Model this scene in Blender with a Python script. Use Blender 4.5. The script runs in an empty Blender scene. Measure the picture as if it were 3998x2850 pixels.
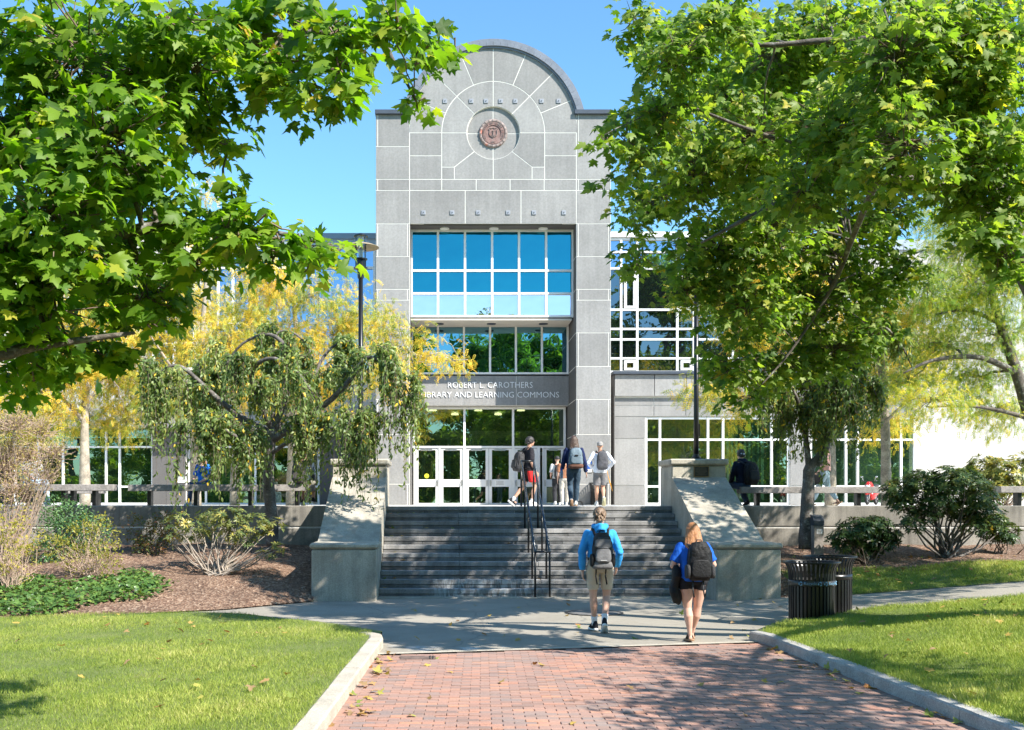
import bpy, bmesh, math, random
import numpy as np
from mathutils import Vector, Matrix, Quaternion

random.seed(7)
RNG = np.random.default_rng(11)
SC = bpy.context.scene
COL = SC.collection
R = math.radians

# ------------------------------------------------------------------ camera
FPX, VX, VY, EYE = 4245.0, 1720.0, 1962.0, 1.9      # focal length in px of the 3998 px wide photo, vanishing point, eye height
cam_d = bpy.data.cameras.new('camera')
cam = bpy.data.objects.new('camera', cam_d)
COL.objects.link(cam)
cam.location = (0, 0, EYE)
cam.rotation_euler = (R(90), 0, 0)
cam_d.sensor_width = 36
cam_d.lens = FPX / 3998 * 36
cam_d.shift_x = (1999 - VX) / 3998
cam_d.shift_y = (VY - 1425) / 3998
cam_d.clip_end = 3000
SC.camera = cam

# ------------------------------------------------------------------ sky and sun
SUN = Vector((1.27, -1.0, 1.48)).normalized()          # towards the sun
sun_el = math.asin(SUN.z)
sun_az = math.atan2(SUN.x, SUN.y)
W = bpy.data.worlds.new('World')
SC.world = W
W.use_nodes = True
wn = W.node_tree.nodes
wl = W.node_tree.links
sky = wn.new('ShaderNodeTexSky')
sky.sky_type = 'NISHITA'
sky.sun_disc = False
sky.sun_elevation = sun_el
sky.sun_rotation = sun_az
sky.air_density = 1.0
sky.dust_density = 0.25
sky.ozone_density = 2.2
tone = wn.new('ShaderNodeMix')                          # clear autumn air: a slightly more cyan sky
tone.data_type = 'RGBA'
tone.blend_type = 'MULTIPLY'
tone.inputs[0].default_value = 1
tone.inputs[7].default_value = (.64, .94, 1.05, 1)
wl.new(sky.outputs[0], tone.inputs[6])
wl.new(tone.outputs[2], wn['Background'].inputs[0])
wn['Background'].inputs[1].default_value = 0.12
sd = bpy.data.lights.new('sun', 'SUN')
sd.energy = 4.6
sd.angle = R(0.53)
sd.color = (1.0, 0.95, 0.87)
so = bpy.data.objects.new('sun', sd)
COL.objects.link(so)
so.rotation_euler = (-SUN).to_track_quat('-Z', 'Y').to_euler()
so.location = SUN * 60
SC.view_settings.view_transform = 'Standard'
SC.view_settings.look = 'None'
SC.view_settings.gamma = 1
SC.view_settings.exposure = 1.25
SC.render.engine = 'CYCLES'
SC.cycles.max_bounces = 6
SC.cycles.diffuse_bounces = 3
SC.cycles.glossy_bounces = 3
SC.cycles.transmission_bounces = 3
SC.cycles.transparent_max_bounces = 8
SC.cycles.caustics_reflective = False
SC.cycles.caustics_refractive = False
SC.cycles.sample_clamp_indirect = 6


def P(x, y, d):
    """photo pixel (3998 wide) at depth d -> world point"""
    return Vector(((x - VX) * d / FPX, d, EYE - (y - VY) * d / FPX))


# ------------------------------------------------------------------ materials
def newmat(name):
    m = bpy.data.materials.new(name)
    m.use_nodes = True
    nt = m.node_tree
    return m, nt, nt.nodes, nt.links, nt.nodes['Principled BSDF']


def noise_node(n, l, scale, detail=4, rough=.6, vec=None):
    t = n.new('ShaderNodeTexNoise')
    t.inputs['Scale'].default_value = scale
    t.inputs['Detail'].default_value = detail
    t.inputs['Roughness'].default_value = rough
    if vec is not None:
        l.new(vec, t.inputs['Vector'])
    return t


def ramp(n, l, fac, stops):
    r = n.new('ShaderNodeValToRGB')
    e = r.color_ramp.elements
    while len(e) < len(stops):
        e.new(.5)
    for i, (p, c) in enumerate(stops):
        e[i].position = p
        e[i].color = (*c, 1)
    l.new(fac, r.inputs[0])
    return r


def mixc(n, l, fac, a, b, mode='MIX'):
    m = n.new('ShaderNodeMix')
    m.data_type = 'RGBA'
    m.blend_type = mode
    for s, v in ((m.inputs[0], fac), (m.inputs[6], a), (m.inputs[7], b)):
        if hasattr(v, 'is_output'):
            l.new(v, s)
        elif isinstance(v, (tuple, list)):
            s.default_value = (*v, 1) if len(v) == 3 else v
        else:
            s.default_value = v
    return m.outputs[2]


def M(name, col, rough=.7, var=.15, scale=3., fine=None, fvar=.12, bump=0., bscale=60., metal=0., spec=.4, objvar=0., sheen=0.,
      stain=None, streak=0.):
    """plain weathered surface: broad and fine tone variation, light relief"""
    m, nt, n, l, b = newmat(name)
    geo = n.new('ShaderNodeNewGeometry')
    pos = geo.outputs['Position']
    c = tuple(col)
    t = noise_node(n, l, scale, 5, .6, pos)
    lo = tuple(max(0, v * (1 - var * 1.6)) for v in c)
    hi = tuple(min(1, v * (1 + var * 1.2)) for v in c)
    o = ramp(n, l, t.outputs[0], [(.3, lo), (.7, hi)]).outputs[0]
    if fine:
        t2 = noise_node(n, l, fine, 3, .7, pos)
        f = ramp(n, l, t2.outputs[0], [(.35, (1 - fvar,) * 3), (.65, (1 + fvar * .6,) * 3)]).outputs[0]
        o = mixc(n, l, 1.0, o, f, 'MULTIPLY')
    if objvar:
        oi = n.new('ShaderNodeObjectInfo')
        f = ramp(n, l, oi.outputs['Random'], [(0, (1 - objvar,) * 3), (1, (1 + objvar,) * 3)]).outputs[0]
        o = mixc(n, l, 1.0, o, f, 'MULTIPLY')
    if stain:
        t3 = noise_node(n, l, stain[0], 6, .65, pos)
        f = ramp(n, l, t3.outputs[0], [(stain[1], (0, 0, 0)), (stain[1] + .12, (1, 1, 1))]).outputs[0]
        o = mixc(n, l, f, o, stain[2])
    if streak:
        mp = n.new('ShaderNodeMapping')
        mp.inputs['Scale'].default_value = (2.6, 2.6, .16)
        l.new(pos, mp.inputs[0])
        t5 = noise_node(n, l, 1.6, 6, .7, mp.outputs[0])
        f = ramp(n, l, t5.outputs[0], [(.38, (1 - streak,) * 3), (.6, (1.04,) * 3)]).outputs[0]
        o = mixc(n, l, 1.0, o, f, 'MULTIPLY')
    l.new(o, b.inputs['Base Color'])
    b.inputs['Roughness'].default_value = rough
    b.inputs['Metallic'].default_value = metal
    b.inputs['Specular IOR Level'].default_value = spec
    if bump:
        t4 = noise_node(n, l, bscale, 5, .65, pos)
        bp = n.new('ShaderNodeBump')
        bp.inputs['Strength'].default_value = bump
        bp.inputs['Distance'].default_value = .02
        l.new(t4.outputs[0], bp.inputs['Height'])
        l.new(bp.outputs[0], b.inputs['Normal'])
    return m


def leafmat(name, cols, trans=.45, rough=.5, tcol=None, spec=.35):
    """leaf: colour by the per-leaf 'tint' value, light passes through"""
    m, nt, n, l, b = newmat(name)
    a = n.new('ShaderNodeAttribute')
    a.attribute_name = 'tint'
    k = len(cols)
    rp = ramp(n, l, a.outputs['Fac'], [(i / (k - 1), c) for i, c in enumerate(cols)])
    l.new(rp.outputs[0], b.inputs['Base Color'])
    b.inputs['Roughness'].default_value = rough
    b.inputs['Specular IOR Level'].default_value = spec
    tr = n.new('ShaderNodeBsdfTranslucent')
    tc = mixc(n, l, 1.0, rp.outputs[0], tcol or (2.0, 1.9, .55), 'MULTIPLY')
    l.new(tc, tr.inputs[0])
    mx = n.new('ShaderNodeMixShader')
    mx.inputs[0].default_value = trans
    l.new(b.outputs[0], mx.inputs[1])
    l.new(tr.outputs[0], mx.inputs[2])
    l.new(mx.outputs[0], n['Material Output'].inputs[0])
    return m


def glassmat(name, tint, base, refl=.5, wob=.02, see=0., see_col=(.5, .7, .6)):
    """coated window glass: tinted mirror over a dark body, optionally see-through"""
    m, nt, n, l, b = newmat(name)
    n.remove(b)
    geo = n.new('ShaderNodeNewGeometry')
    t = noise_node(n, l, .9, 2, .5, geo.outputs['Position'])
    bp = n.new('ShaderNodeBump')
    bp.inputs['Strength'].default_value = wob
    bp.inputs['Distance'].default_value = .3
    l.new(t.outputs[0], bp.inputs['Height'])
    g = n.new('ShaderNodeBsdfGlossy')
    g.inputs['Color'].default_value = (*tint, 1)
    g.inputs['Roughness'].default_value = .0
    l.new(bp.outputs[0], g.inputs['Normal'])
    d = n.new('ShaderNodeBsdfDiffuse')
    d.inputs['Color'].default_value = (*base, 1)
    body = d.outputs[0]
    if see:
        tp = n.new('ShaderNodeBsdfTransparent')
        tp.inputs[0].default_value = (*see_col, 1)
        mx0 = n.new('ShaderNodeMixShader')
        mx0.inputs[0].default_value = see
        l.new(body, mx0.inputs[1])
        l.new(tp.outputs[0], mx0.inputs[2])
        body = mx0.outputs[0]
    mx = n.new('ShaderNodeMixShader')
    mx.inputs[0].default_value = refl
    l.new(body, mx.inputs[1])
    l.new(g.outputs[0], mx.inputs[2])
    l.new(mx.outputs[0], n['Material Output'].inputs[0])
    return m


# ------------------------------------------------------------------ objects
def setp(o, label=None, cat=None, group=None, kind=None):
    if label:
        o['label'] = label
    if cat:
        o['category'] = cat
    if group:
        o['group'] = group
    if kind:
        o['kind'] = kind
    return o


def thing(name, label, cat, loc=(0, 0, 0), group=None, rz=0.):
    o = bpy.data.objects.new(name, None)
    COL.objects.link(o)
    o.location = loc
    o.rotation_euler[2] = rz
    o.empty_display_size = .1
    return setp(o, label, cat, group)


def hub(name, parent):
    """an Empty that is a part holding sub-parts"""
    o = bpy.data.objects.new(name, None)
    COL.objects.link(o)
    o.parent = parent
    return o


def wloc(o):
    v = Vector((0, 0, 0))
    while o is not None:
        v += o.location
        o = o.parent
    return v


def link(name, me, mat, parent=None, smooth=False):
    o = bpy.data.objects.new(name, me)
    COL.objects.link(o)
    if mat is not None and not me.materials:
        me.materials.append(mat)
    if smooth:
        me.polygons.foreach_set('use_smooth', np.ones(len(me.polygons), dtype=bool))
    if parent is not None:
        o.parent = parent
    return o


class MB:
    """collects simple shapes (world coordinates) into one mesh"""

    def __init__(s):
        s.v = []
        s.f = []

    def add(s, vs, fs):
        k = len(s.v)
        s.v.extend([tuple(v) for v in vs])
        s.f.extend([tuple(i + k for i in f) for f in fs])
        return s

    def box(s, x0, x1, y0, y1, z0, z1):
        return s.add([(x0, y0, z0), (x1, y0, z0), (x1, y1, z0), (x0, y1, z0), (x0, y0, z1), (x1, y0, z1), (x1, y1, z1), (x0, y1, z1)],
                     [(0, 3, 2, 1), (4, 5, 6, 7), (0, 1, 5, 4), (1, 2, 6, 5), (2, 3, 7, 6), (3, 0, 4, 7)])

    def bbox(s, x0, x1, y0, y1, z0, z1, b=.008):
        """box with chamfered edges"""
        cx, cy, cz = (x0 + x1) / 2, (y0 + y1) / 2, (z0 + z1) / 2
        hx, hy, hz = (x1 - x0) / 2, (y1 - y0) / 2, (z1 - z0) / 2
        vs = []
        idx = {}
        for sx in (-1, 1):
            for sy in (-1, 1):
                for sz in (-1, 1):
                    for ax in range(3):
                        p = [cx + sx * (hx - b), cy + sy * (hy - b), cz + sz * (hz - b)]
                        p[ax] += (sx, sy, sz)[ax] * b
                        idx[(sx, sy, sz, ax)] = len(vs)
                        vs.append(p)
        fs = []
        for ax in range(3):
            for sg in (-1, 1):
                o = [a for a in range(3) if a != ax]
                q = []
                for a, c in ((-1, -1), (1, -1), (1, 1), (-1, 1)):
                    k = [0, 0, 0]
                    k[ax] = sg
                    k[o[0]] = a
                    k[o[1]] = c
                    q.append(idx[(*k, ax)])
                flip = (sg > 0) == (ax == 1)
                fs.append(tuple(q[::-1]) if flip else tuple(q))
        for ax in range(3):          # edges running along ax
            o = [a for a in range(3) if a != ax]
            for a in (-1, 1):
                for c in (-1, 1):
                    q = []
                    for sg, fa in ((-1, o[0]), (1, o[0]), (1, o[1]), (-1, o[1])):
                        k = [0, 0, 0]
                        k[ax] = sg
                        k[o[0]] = a
                        k[o[1]] = c
                        q.append(idx[(*k, fa)])
                    fs.append(tuple(q))
        for sx in (-1, 1):
            for sy in (-1, 1):
                for sz in (-1, 1):
                    fs.append(tuple(idx[(sx, sy, sz, a)] for a in range(3)))
        return s.add(vs, fs)

    def prism(s, poly, y0, y1):
        """polygon in (x,z) extruded from y0 to y1"""
        n = len(poly)
        vs = [(x, y0, z) for x, z in poly] + [(x, y1, z) for x, z in poly]
        fs = [tuple(range(n))[::-1], tuple(range(n, 2 * n))]
        fs += [(i, (i + 1) % n, n + (i + 1) % n, n + i) for i in range(n)]
        return s.add(vs, fs)

    def prism_x(s, poly, x0, x1):
        """polygon in (y,z) extruded along x"""
        n = len(poly)
        vs = [(x0, y, z) for y, z in poly] + [(x1, y, z) for y, z in poly]
        fs = [tuple(range(n))[::-1], tuple(range(n, 2 * n))]
        fs += [(i, (i + 1) % n, n + (i + 1) % n, n + i) for i in range(n)]
        return s.add(vs, fs)

    def prism_z(s, poly, z0, z1):
        n = len(poly)
        vs = [(x, y, z0) for x, y in poly] + [(x, y, z1) for x, y in poly]
        fs = [tuple(range(n))[::-1], tuple(range(n, 2 * n))]
        fs += [(i, (i + 1) % n, n + (i + 1) % n, n + i) for i in range(n)]
        return s.add(vs, fs)

    def tube(s, pts, rad, sides=8, cap=True, sx=1., sy=1.):
        pts = [Vector(p) for p in pts]
        if not hasattr(rad, '__len__'):
            rad = [rad] * len(pts)
        vs = []
        up = Vector((0, 0, 1))
        prev = None
        for i, p in enumerate(pts):
            a = pts[max(0, i - 1)]
            c = pts[min(len(pts) - 1, i + 1)]
            t = (c - a)
            t = t.normalized() if t.length > 1e-9 else Vector((0, 0, 1))
            if prev is None:
                u = t.cross(Vector((0, 1, 0)) if abs(t.y) < .9 else Vector((1, 0, 0))).normalized()
            else:
                u = (prev - t * prev.dot(t))
                u = u.normalized() if u.length > 1e-6 else t.orthogonal().normalized()
            prev = u
            w = t.cross(u)
            for k in range(sides):
                ang = 2 * math.pi * k / sides
                vs.append(p + u * (math.cos(ang) * rad[i] * sx) + w * (math.sin(ang) * rad[i] * sy))
        fs = []
        for i in range(len(pts) - 1):
            for k in range(sides):
                a = i * sides + k
                b = i * sides + (k + 1) % sides
                fs.append((a, b, b + sides, a + sides))
        if cap:
            fs.append(tuple(range(sides))[::-1])
            e = (len(pts) - 1) * sides
            fs.append(tuple(range(e, e + sides)))
        return s.add(vs, fs)

    def lathe(s, prof, c=(0, 0, 0), sides=24, cap=True):
        """profile [(r,z)] turned about the vertical through c"""
        vs = []
        for r, z in prof:
            for k in range(sides):
                a = 2 * math.pi * k / sides
                vs.append((c[0] + r * math.cos(a), c[1] + r * math.sin(a), c[2] + z))
        fs = []
        for i in range(len(prof) - 1):
            for k in range(sides):
                a = i * sides + k
                b = i * sides + (k + 1) % sides
                fs.append((a, b, b + sides, a + sides))
        if cap:
            fs.append(tuple(range(sides))[::-1])
            e = (len(prof) - 1) * sides
            fs.append(tuple(range(e, e + sides)))
        return s.add(vs, fs)

    def ell(s, c, r, rot=None, seg=16, rings=10):
        vs = []
        c = Vector(c)
        for i in range(rings + 1):
            th = math.pi * i / rings
            for k in range(seg):
                a = 2 * math.pi * k / seg
                p = Vector((r[0] * math.sin(th) * math.cos(a), r[1] * math.sin(th) * math.sin(a), r[2] * math.cos(th)))
                if rot is not None:
                    p = rot @ p
                vs.append(c + p)
        fs = []
        for i in range(rings):
            for k in range(seg):
                a = i * seg + k
                b = i * seg + (k + 1) % seg
                fs.append((a, a + seg, b + seg, b))
        return s.add(vs, fs)

    def loft(s, rings, cap=True):
        """list of equal-length closed rings of points"""
        n = len(rings[0])
        vs = [p for r in rings for p in r]
        fs = []
        for i in range(len(rings) - 1):
            for k in range(n):
                a = i * n + k
                b = i * n + (k + 1) % n
                fs.append((a, b, b + n, a + n))
        if cap:
            fs.append(tuple(range(n))[::-1])
            e = (len(rings) - 1) * n
            fs.append(tuple(range(e, e + n)))
        return s.add(vs, fs)

    def mesh(s, name, off=Vector((0, 0, 0)), fix=True):
        me = bpy.data.meshes.new(name)
        o = Vector(off)
        me.from_pydata([Vector(v) - o for v in s.v], [], s.f)
        if fix:
            bm = bmesh.new()
            bm.from_mesh(me)
            bmesh.ops.recalc_face_normals(bm, faces=bm.faces)
            bm.to_mesh(me)
            bm.free()
        me.update()
        return me

    def build(s, name, mat, parent=None, smooth=False, local=False, fix=True):
        off = Vector((0, 0, 0)) if (parent is None or local) else wloc(parent)
        return link(name, s.mesh(name, off, fix), mat, parent, smooth)


def smoothstep(a, b, x):
    t = min(1., max(0., (x - a) / (b - a)))
    return t * t * (3 - 2 * t)


def copy_tree(o, parent=None):
    c = o.copy()
    COL.objects.link(c)
    c.parent = parent
    for ch in o.children:
        if ch.name in COL.objects:
            copy_tree(ch, c)
    return c
# ------------------------------------------------------------------ shared materials
MAT = {}
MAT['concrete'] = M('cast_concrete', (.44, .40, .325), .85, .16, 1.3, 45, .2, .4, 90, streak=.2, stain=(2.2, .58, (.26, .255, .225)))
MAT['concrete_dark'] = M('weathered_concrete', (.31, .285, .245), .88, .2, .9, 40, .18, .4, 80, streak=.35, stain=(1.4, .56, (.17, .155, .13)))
MAT['plaza'] = M('plaza_paving', (.62, .60, .56), .85, .1, .8, 30, .1, .2, 60)
MAT['kerb_pale'] = M('pale_kerb', (.46, .41, .33), .85, .12, 3, 50, .2, .5, 60)
MAT['granite_kerb'] = M('granite_kerb', (.42, .40, .37), .85, .15, 4, 70, .35, .6, 70)
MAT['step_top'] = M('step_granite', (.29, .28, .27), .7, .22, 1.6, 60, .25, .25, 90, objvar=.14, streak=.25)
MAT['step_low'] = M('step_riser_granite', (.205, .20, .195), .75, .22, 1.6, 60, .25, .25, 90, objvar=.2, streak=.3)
MAT['black_metal'] = M('black_painted_metal', (.007, .007, .0075), .32, .2, 6, None, 0, .05, 40, spec=.5)
MAT['white_frame'] = M('white_window_frame', (.78, .78, .76), .45, .04, 2)
MAT['stone'] = M('grey_cast_stone', (.275, .268, .258), .8, .09, .6, 14, .12, .12, 60, objvar=.12, streak=.08, stain=(5.0, .66, (.34, .335, .33)))
MAT['sealant'] = M('white_joint_sealant', (.80, .77, .70), .8, .05, 2)
MAT['shaded_stone'] = M('shaded_grey_stone', (.115, .108, .103), .75, .08, 1, 20, .12, .1, 60, objvar=.06)  # darker copy of the cast stone, shade put into the colour


def add_salt(m):
    """whitish lime stains that leached out of the lowest steps"""
    nt = m.node_tree
    n, l = nt.nodes, nt.links
    b = n['Principled BSDF']
    src = b.inputs['Base Color'].links[0].from_socket
    geo = n.new('ShaderNodeNewGeometry')
    sep = n.new('ShaderNodeSeparateXYZ')
    l.new(geo.outputs['Position'], sep.inputs[0])
    mp = n.new('ShaderNodeMapping')
    mp.inputs['Scale'].default_value = (9, 1, 2.2)
    l.new(geo.outputs['Position'], mp.inputs[0])
    f = ramp(n, l, noise_node(n, l, 1.2, 6, .7, mp.outputs[0]).outputs[0], [(.47, (0, 0, 0)), (.56, (1, 1, 1))]).outputs[0]
    fac = f
    for ax, a0, a1 in ((2, .36, .30), (0, -.35, .1), (0, 2.2, 1.7)):
        mr = n.new('ShaderNodeMapRange')
        mr.inputs[1].default_value = a0
        mr.inputs[2].default_value = a1
        l.new(sep.outputs[ax], mr.inputs[0])
        mm = n.new('ShaderNodeMath')
        mm.operation = 'MULTIPLY'
        l.new(fac, mm.inputs[0])
        l.new(mr.outputs[0], mm.inputs[1])
        fac = mm.outputs[0]
    l.new(mixc(n, l, fac, src, (.40, .41, .41)), b.inputs['Base Color'])


add_salt(MAT['step_top'])
add_salt(MAT['step_low'])


def mat_asphalt():
    m, nt, n, l, b = newmat('worn_asphalt')
    geo = n.new('ShaderNodeNewGeometry')
    pos = geo.outputs['Position']
    a = ramp(n, l, noise_node(n, l, .7, 6, .65, pos).outputs[0], [(.3, (.24, .215, .175)), (.7, (.35, .315, .26))])
    f = ramp(n, l, noise_node(n, l, 70, 3, .8, pos).outputs[0], [(.3, (.65, .65, .65)), (.7, (1.3, 1.3, 1.28))])
    c = mixc(n, l, 1., a.outputs[0], f.outputs[0], 'MULTIPLY')
    # pale spilled grit near the paving edge and a tar-sealed crack
    g = ramp(n, l, noise_node(n, l, 1.1, 7, .7, pos).outputs[0], [(.57, (0, 0, 0)), (.66, (1, 1, 1))])
    sep = n.new('ShaderNodeSeparateXYZ')
    l.new(pos, sep.inputs[0])
    mr = n.new('ShaderNodeMapRange')
    mr.inputs[1].default_value = 15.4
    mr.inputs[2].default_value = 14.2
    l.new(sep.outputs[1], mr.inputs[0])
    mm = n.new('ShaderNodeMath')
    mm.operation = 'MULTIPLY'
    l.new(g.outputs[0], mm.inputs[0])
    l.new(mr.outputs[0], mm.inputs[1])
    c = mixc(n, l, mm.outputs[0], c, (.46, .45, .42))
    vo = n.new('ShaderNodeTexVoronoi')
    vo.feature = 'DISTANCE_TO_EDGE'
    vo.inputs['Scale'].default_value = .55
    ns = noise_node(n, l, 1.6, 5, .6, pos)
    wv = mixc(n, l, .25, pos, ns.outputs[1])
    l.new(wv, vo.inputs['Vector'])
    cr = ramp(n, l, vo.outputs[0], [(.0, (.6, .6, .6)), (.006, (0, 0, 0))])
    c = mixc(n, l, cr.outputs[0], c, (.10, .10, .10))
    l.new(c, b.inputs['Base Color'])
    b.inputs['Roughness'].default_value = .9
    bp = n.new('ShaderNodeBump')
    bp.inputs['Strength'].default_value = .5
    bp.inputs['Distance'].default_value = .01
    l.new(noise_node(n, l, 130, 3, .7, pos).outputs[0], bp.inputs['Height'])
    l.new(bp.outputs[0], b.inputs['Normal'])
    return m


def mat_brick():
    m, nt, n, l, b = newmat('clay_paving_brick')
    geo = n.new('ShaderNodeNewGeometry')
    oi = n.new('ShaderNodeObjectInfo')
    ad = n.new('ShaderNodeMath')
    ad.operation = 'ADD'
    l.new(geo.outputs['Random Per Island'], ad.inputs[0])
    l.new(oi.outputs['Random'], ad.inputs[1])
    fr = n.new('ShaderNodeMath')
    fr.operation = 'FRACT'
    l.new(ad.outputs[0], fr.inputs[0])
    c = ramp(n, l, fr.outputs[0], [(0, (.22, .15, .125)), (.2, (.36, .20, .15)), (.4, (.27, .185, .155)), (.6, (.42, .21, .145)),
                                   (.8, (.24, .18, .16)), (1, (.47, .23, .145))]).outputs[0]
    f = ramp(n, l, noise_node(n, l, 55, 4, .7, geo.outputs['Position']).outputs[0], [(.3, (.75, .75, .75)), (.7, (1.2, 1.2, 1.2))])
    c = mixc(n, l, 1., c, f.outputs[0], 'MULTIPLY')
    g = ramp(n, l, noise_node(n, l, .6, 5, .6, geo.outputs['Position']).outputs[0], [(.45, (0, 0, 0)), (.8, (.4, .4, .4))])
    c = mixc(n, l, g.outputs[0], c, (.34, .27, .23))
    l.new(c, b.inputs['Base Color'])
    b.inputs['Roughness'].default_value = .82
    return m


def mat_lawn_soil():
    m, nt, n, l, b = newmat('lawn_soil')
    geo = n.new('ShaderNodeNewGeometry')
    a = ramp(n, l, noise_node(n, l, 1.2, 6, .65, geo.outputs['Position']).outputs[0],
             [(.3, (.10, .13, .03)), (.55, (.15, .18, .045)), (.75, (.24, .22, .085))])
    f = ramp(n, l, noise_node(n, l, 60, 3, .7, geo.outputs['Position']).outputs[0], [(.3, (.6, .6, .6)), (.7, (1.3, 1.3, 1.3))])
    l.new(mixc(n, l, 1., a.outputs[0], f.outputs[0], 'MULTIPLY'), b.inputs['Base Color'])
    b.inputs['Roughness'].default_value = .95
    return m


def mat_mulch():
    m, nt, n, l, b = newmat('bark_mulch')
    geo = n.new('ShaderNodeNewGeometry')
    vo = n.new('ShaderNodeTexVoronoi')
    vo.inputs['Scale'].default_value = 26
    l.new(geo.outputs['Position'], vo.inputs['Vector'])
    a = ramp(n, l, vo.outputs['Color'], [(.1, (.085, .045, .028)), (.5, (.18, .108, .07)), (.8, (.29, .20, .14)), (.95, (.42, .33, .25))])
    f = ramp(n, l, noise_node(n, l, .9, 5, .6, geo.outputs['Position']).outputs[0], [(.3, (.7, .68, .66)), (.7, (1.2, 1.15, 1.1))])
    l.new(mixc(n, l, 1., a.outputs[0], f.outputs[0], 'MULTIPLY'), b.inputs['Base Color'])
    b.inputs['Roughness'].default_value = .95
    bp = n.new('ShaderNodeBump')
    bp.inputs['Strength'].default_value = .9
    bp.inputs['Distance'].default_value = .03
    l.new(vo.outputs['Distance'], bp.inputs['Height'])
    l.new(bp.outputs[0], b.inputs['Normal'])
    return m


MAT['asphalt'] = mat_asphalt()
MAT['brick'] = mat_brick()
MAT['lawn'] = mat_lawn_soil()
MAT['mulch'] = mat_mulch()


# ------------------------------------------------------------------ terrain
def lerp_pts(pts, x):
    if x <= pts[0][0]:
        return pts[0][1]
    for (a, b), (c, d) in zip(pts, pts[1:]):
        if x <= c:
            return b + (d - b) * (x - a) / (c - a)
    return pts[-1][1]


def g_rise(X):
    t = X - 5.8
    return .08 * (t + math.sqrt(t * t + .35)) / 2 - .004


BED_L = [(-16, 15.6), (-10, 16.8), (-7.1, 17.6), (-4.84, 18.6), (-3.8, 19.2), (-2.47, 20.8)]
LAWN_L = [(-16, 14.2), (-10, 15.6), (-6.89, 16.55), (-4.16, 17.2), (-3.14, 17.15), (-1.9, 16.2), (-.98, 15.05)]
LAWN_R = [(4.4, 14.95), (4.8, 15.6), (5.2, 16.3), (6.0, 16.7), (7, 17.), (9.1, 17.1), (16, 17.4)]
WALL_Y = 25.0
PLAZA_Z = 1.815


def bump(X, Y):
    return .03 * math.sin(X * 1.7 + Y * .9) + .02 * math.sin(X * 3.1 - Y * 2.3 + 1)


def h_bed_l(X, Y):
    e = lerp_pts(BED_L, X)
    t = min(1, max(0, (Y - e) / (WALL_Y - e)))
    return .02 + .93 * t ** .85 + bump(X, Y) * min(1, t * 6)


def h_bed_r(X, Y):
    t = min(1, max(0, (Y - 20.5) / 4.5))
    g = g_rise(X)
    return g + .01 + (.92 - g) * t + bump(X, Y) * min(1, t * 6) * .6


def h_lawn_l(X, Y):
    return .11 + .05 * smoothstep(-1.2, -4, X) + .5 * bump(X, Y) * smoothstep(-1.3, -2.2, X)


def h_lawn_r(X, Y):
    return .115 + .085 * max(0, X - 5.3) ** 1.05 * .95 + .5 * bump(X, Y) * smoothstep(4.8, 6, X)


def sheet(name, fx0, fx1, y0f, y1f, nx, ny, hf, mat, kind='structure', skirt=0., xs=None):
    """draped grid between x limits and y(x) limits"""
    vs, fs = [], []
    for i in range(nx + 1):
        X = fx0 + (fx1 - fx0) * i / nx
        a, b_ = y0f(X), y1f(X)
        for j in range(ny + 1):
            Y = a + (b_ - a) * j / ny
            X2 = X + (xs(Y) * (1 - abs(X - (fx1 if fx1 < 0 else fx0)) / (fx1 - fx0)) if xs else 0)
            vs.append((X2, Y, hf(X2, Y)))
    for i in range(nx):
        for j in range(ny):
            k = i * (ny + 1) + j
            fs.append((k, k + ny + 1, k + ny + 2, k + 1))
    if skirt:
        edge = [(i * (ny + 1) + ny) for i in range(nx + 1)]
        for e in edge:
            x, y, z = vs[e]
            vs.append((x, y + .02, z - skirt))
        b0 = len(vs) - len(edge)
        for i in range(len(edge) - 1):
            fs.append((edge[i], edge[i + 1], b0 + i + 1, b0 + i))
    mb = MB()
    mb.add(vs, fs)
    o = mb.build(name, mat, smooth=True, fix=False)
    return setp(o, kind=kind)


mb = MB()
mb.add([(-600, -600, -.12), (600, -600, -.12), (600, 900, -.12), (-600, 900, -.12)], [(0, 1, 2, 3)])
setp(mb.build('ground', MAT['lawn']), kind='structure')

# asphalt cross path
brick_far = lambda X: 13.62 + .235 * max(0, X + .9)
o = sheet('asphalt_path', -16, 16, lambda X: brick_far(min(4.6, max(-.95, X))), lambda X: 21.95, 64, 14, lambda X, Y: g_rise(X) if X > 0 else g_rise(0), MAT['asphalt'])
# concrete edging strip between brick and asphalt
mb = MB()
pts = [(-1.0 + .3 * i) for i in range(19)]
for a, c in zip(pts, pts[1:]):
    ya, yc = brick_far(a), brick_far(c)
    mb.add([(a, ya - .10, .009), (c, yc - .10, .009), (c, yc + .03, .009), (a, ya + .03, .009)], [(0, 1, 2, 3)])
setp(mb.build('edging_strip', MAT['kerb_pale']), kind='structure')

# mulch beds
sheet('mulch_bed_left', -16, -2.44, lambda X: lerp_pts(BED_L, X), lambda X: WALL_Y + .1, 50, 24, h_bed_l, MAT['mulch'])
sheet('mulch_bed_right', 6.5, 16, lambda X: 22.4 - .03 * X, lambda X: WALL_Y + .1, 36, 14, lambda X, Y: h_bed_r(X, Y) + .004, MAT['mulch'])
sheet('grass_verge', 6.95, 16, lambda X: 20.5, lambda X: 22.5, 36, 10, h_bed_r, MAT['lawn'])
mb = MB()
mb.add([(6.5, 20.9, .02), (6.97, 20.45, .05), (6.97, 22.5, .52), (6.5, 22.5, .46)], [(0, 1, 2, 3)])
setp(mb.build('mulch_apron', MAT['mulch']), kind='structure')

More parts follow.
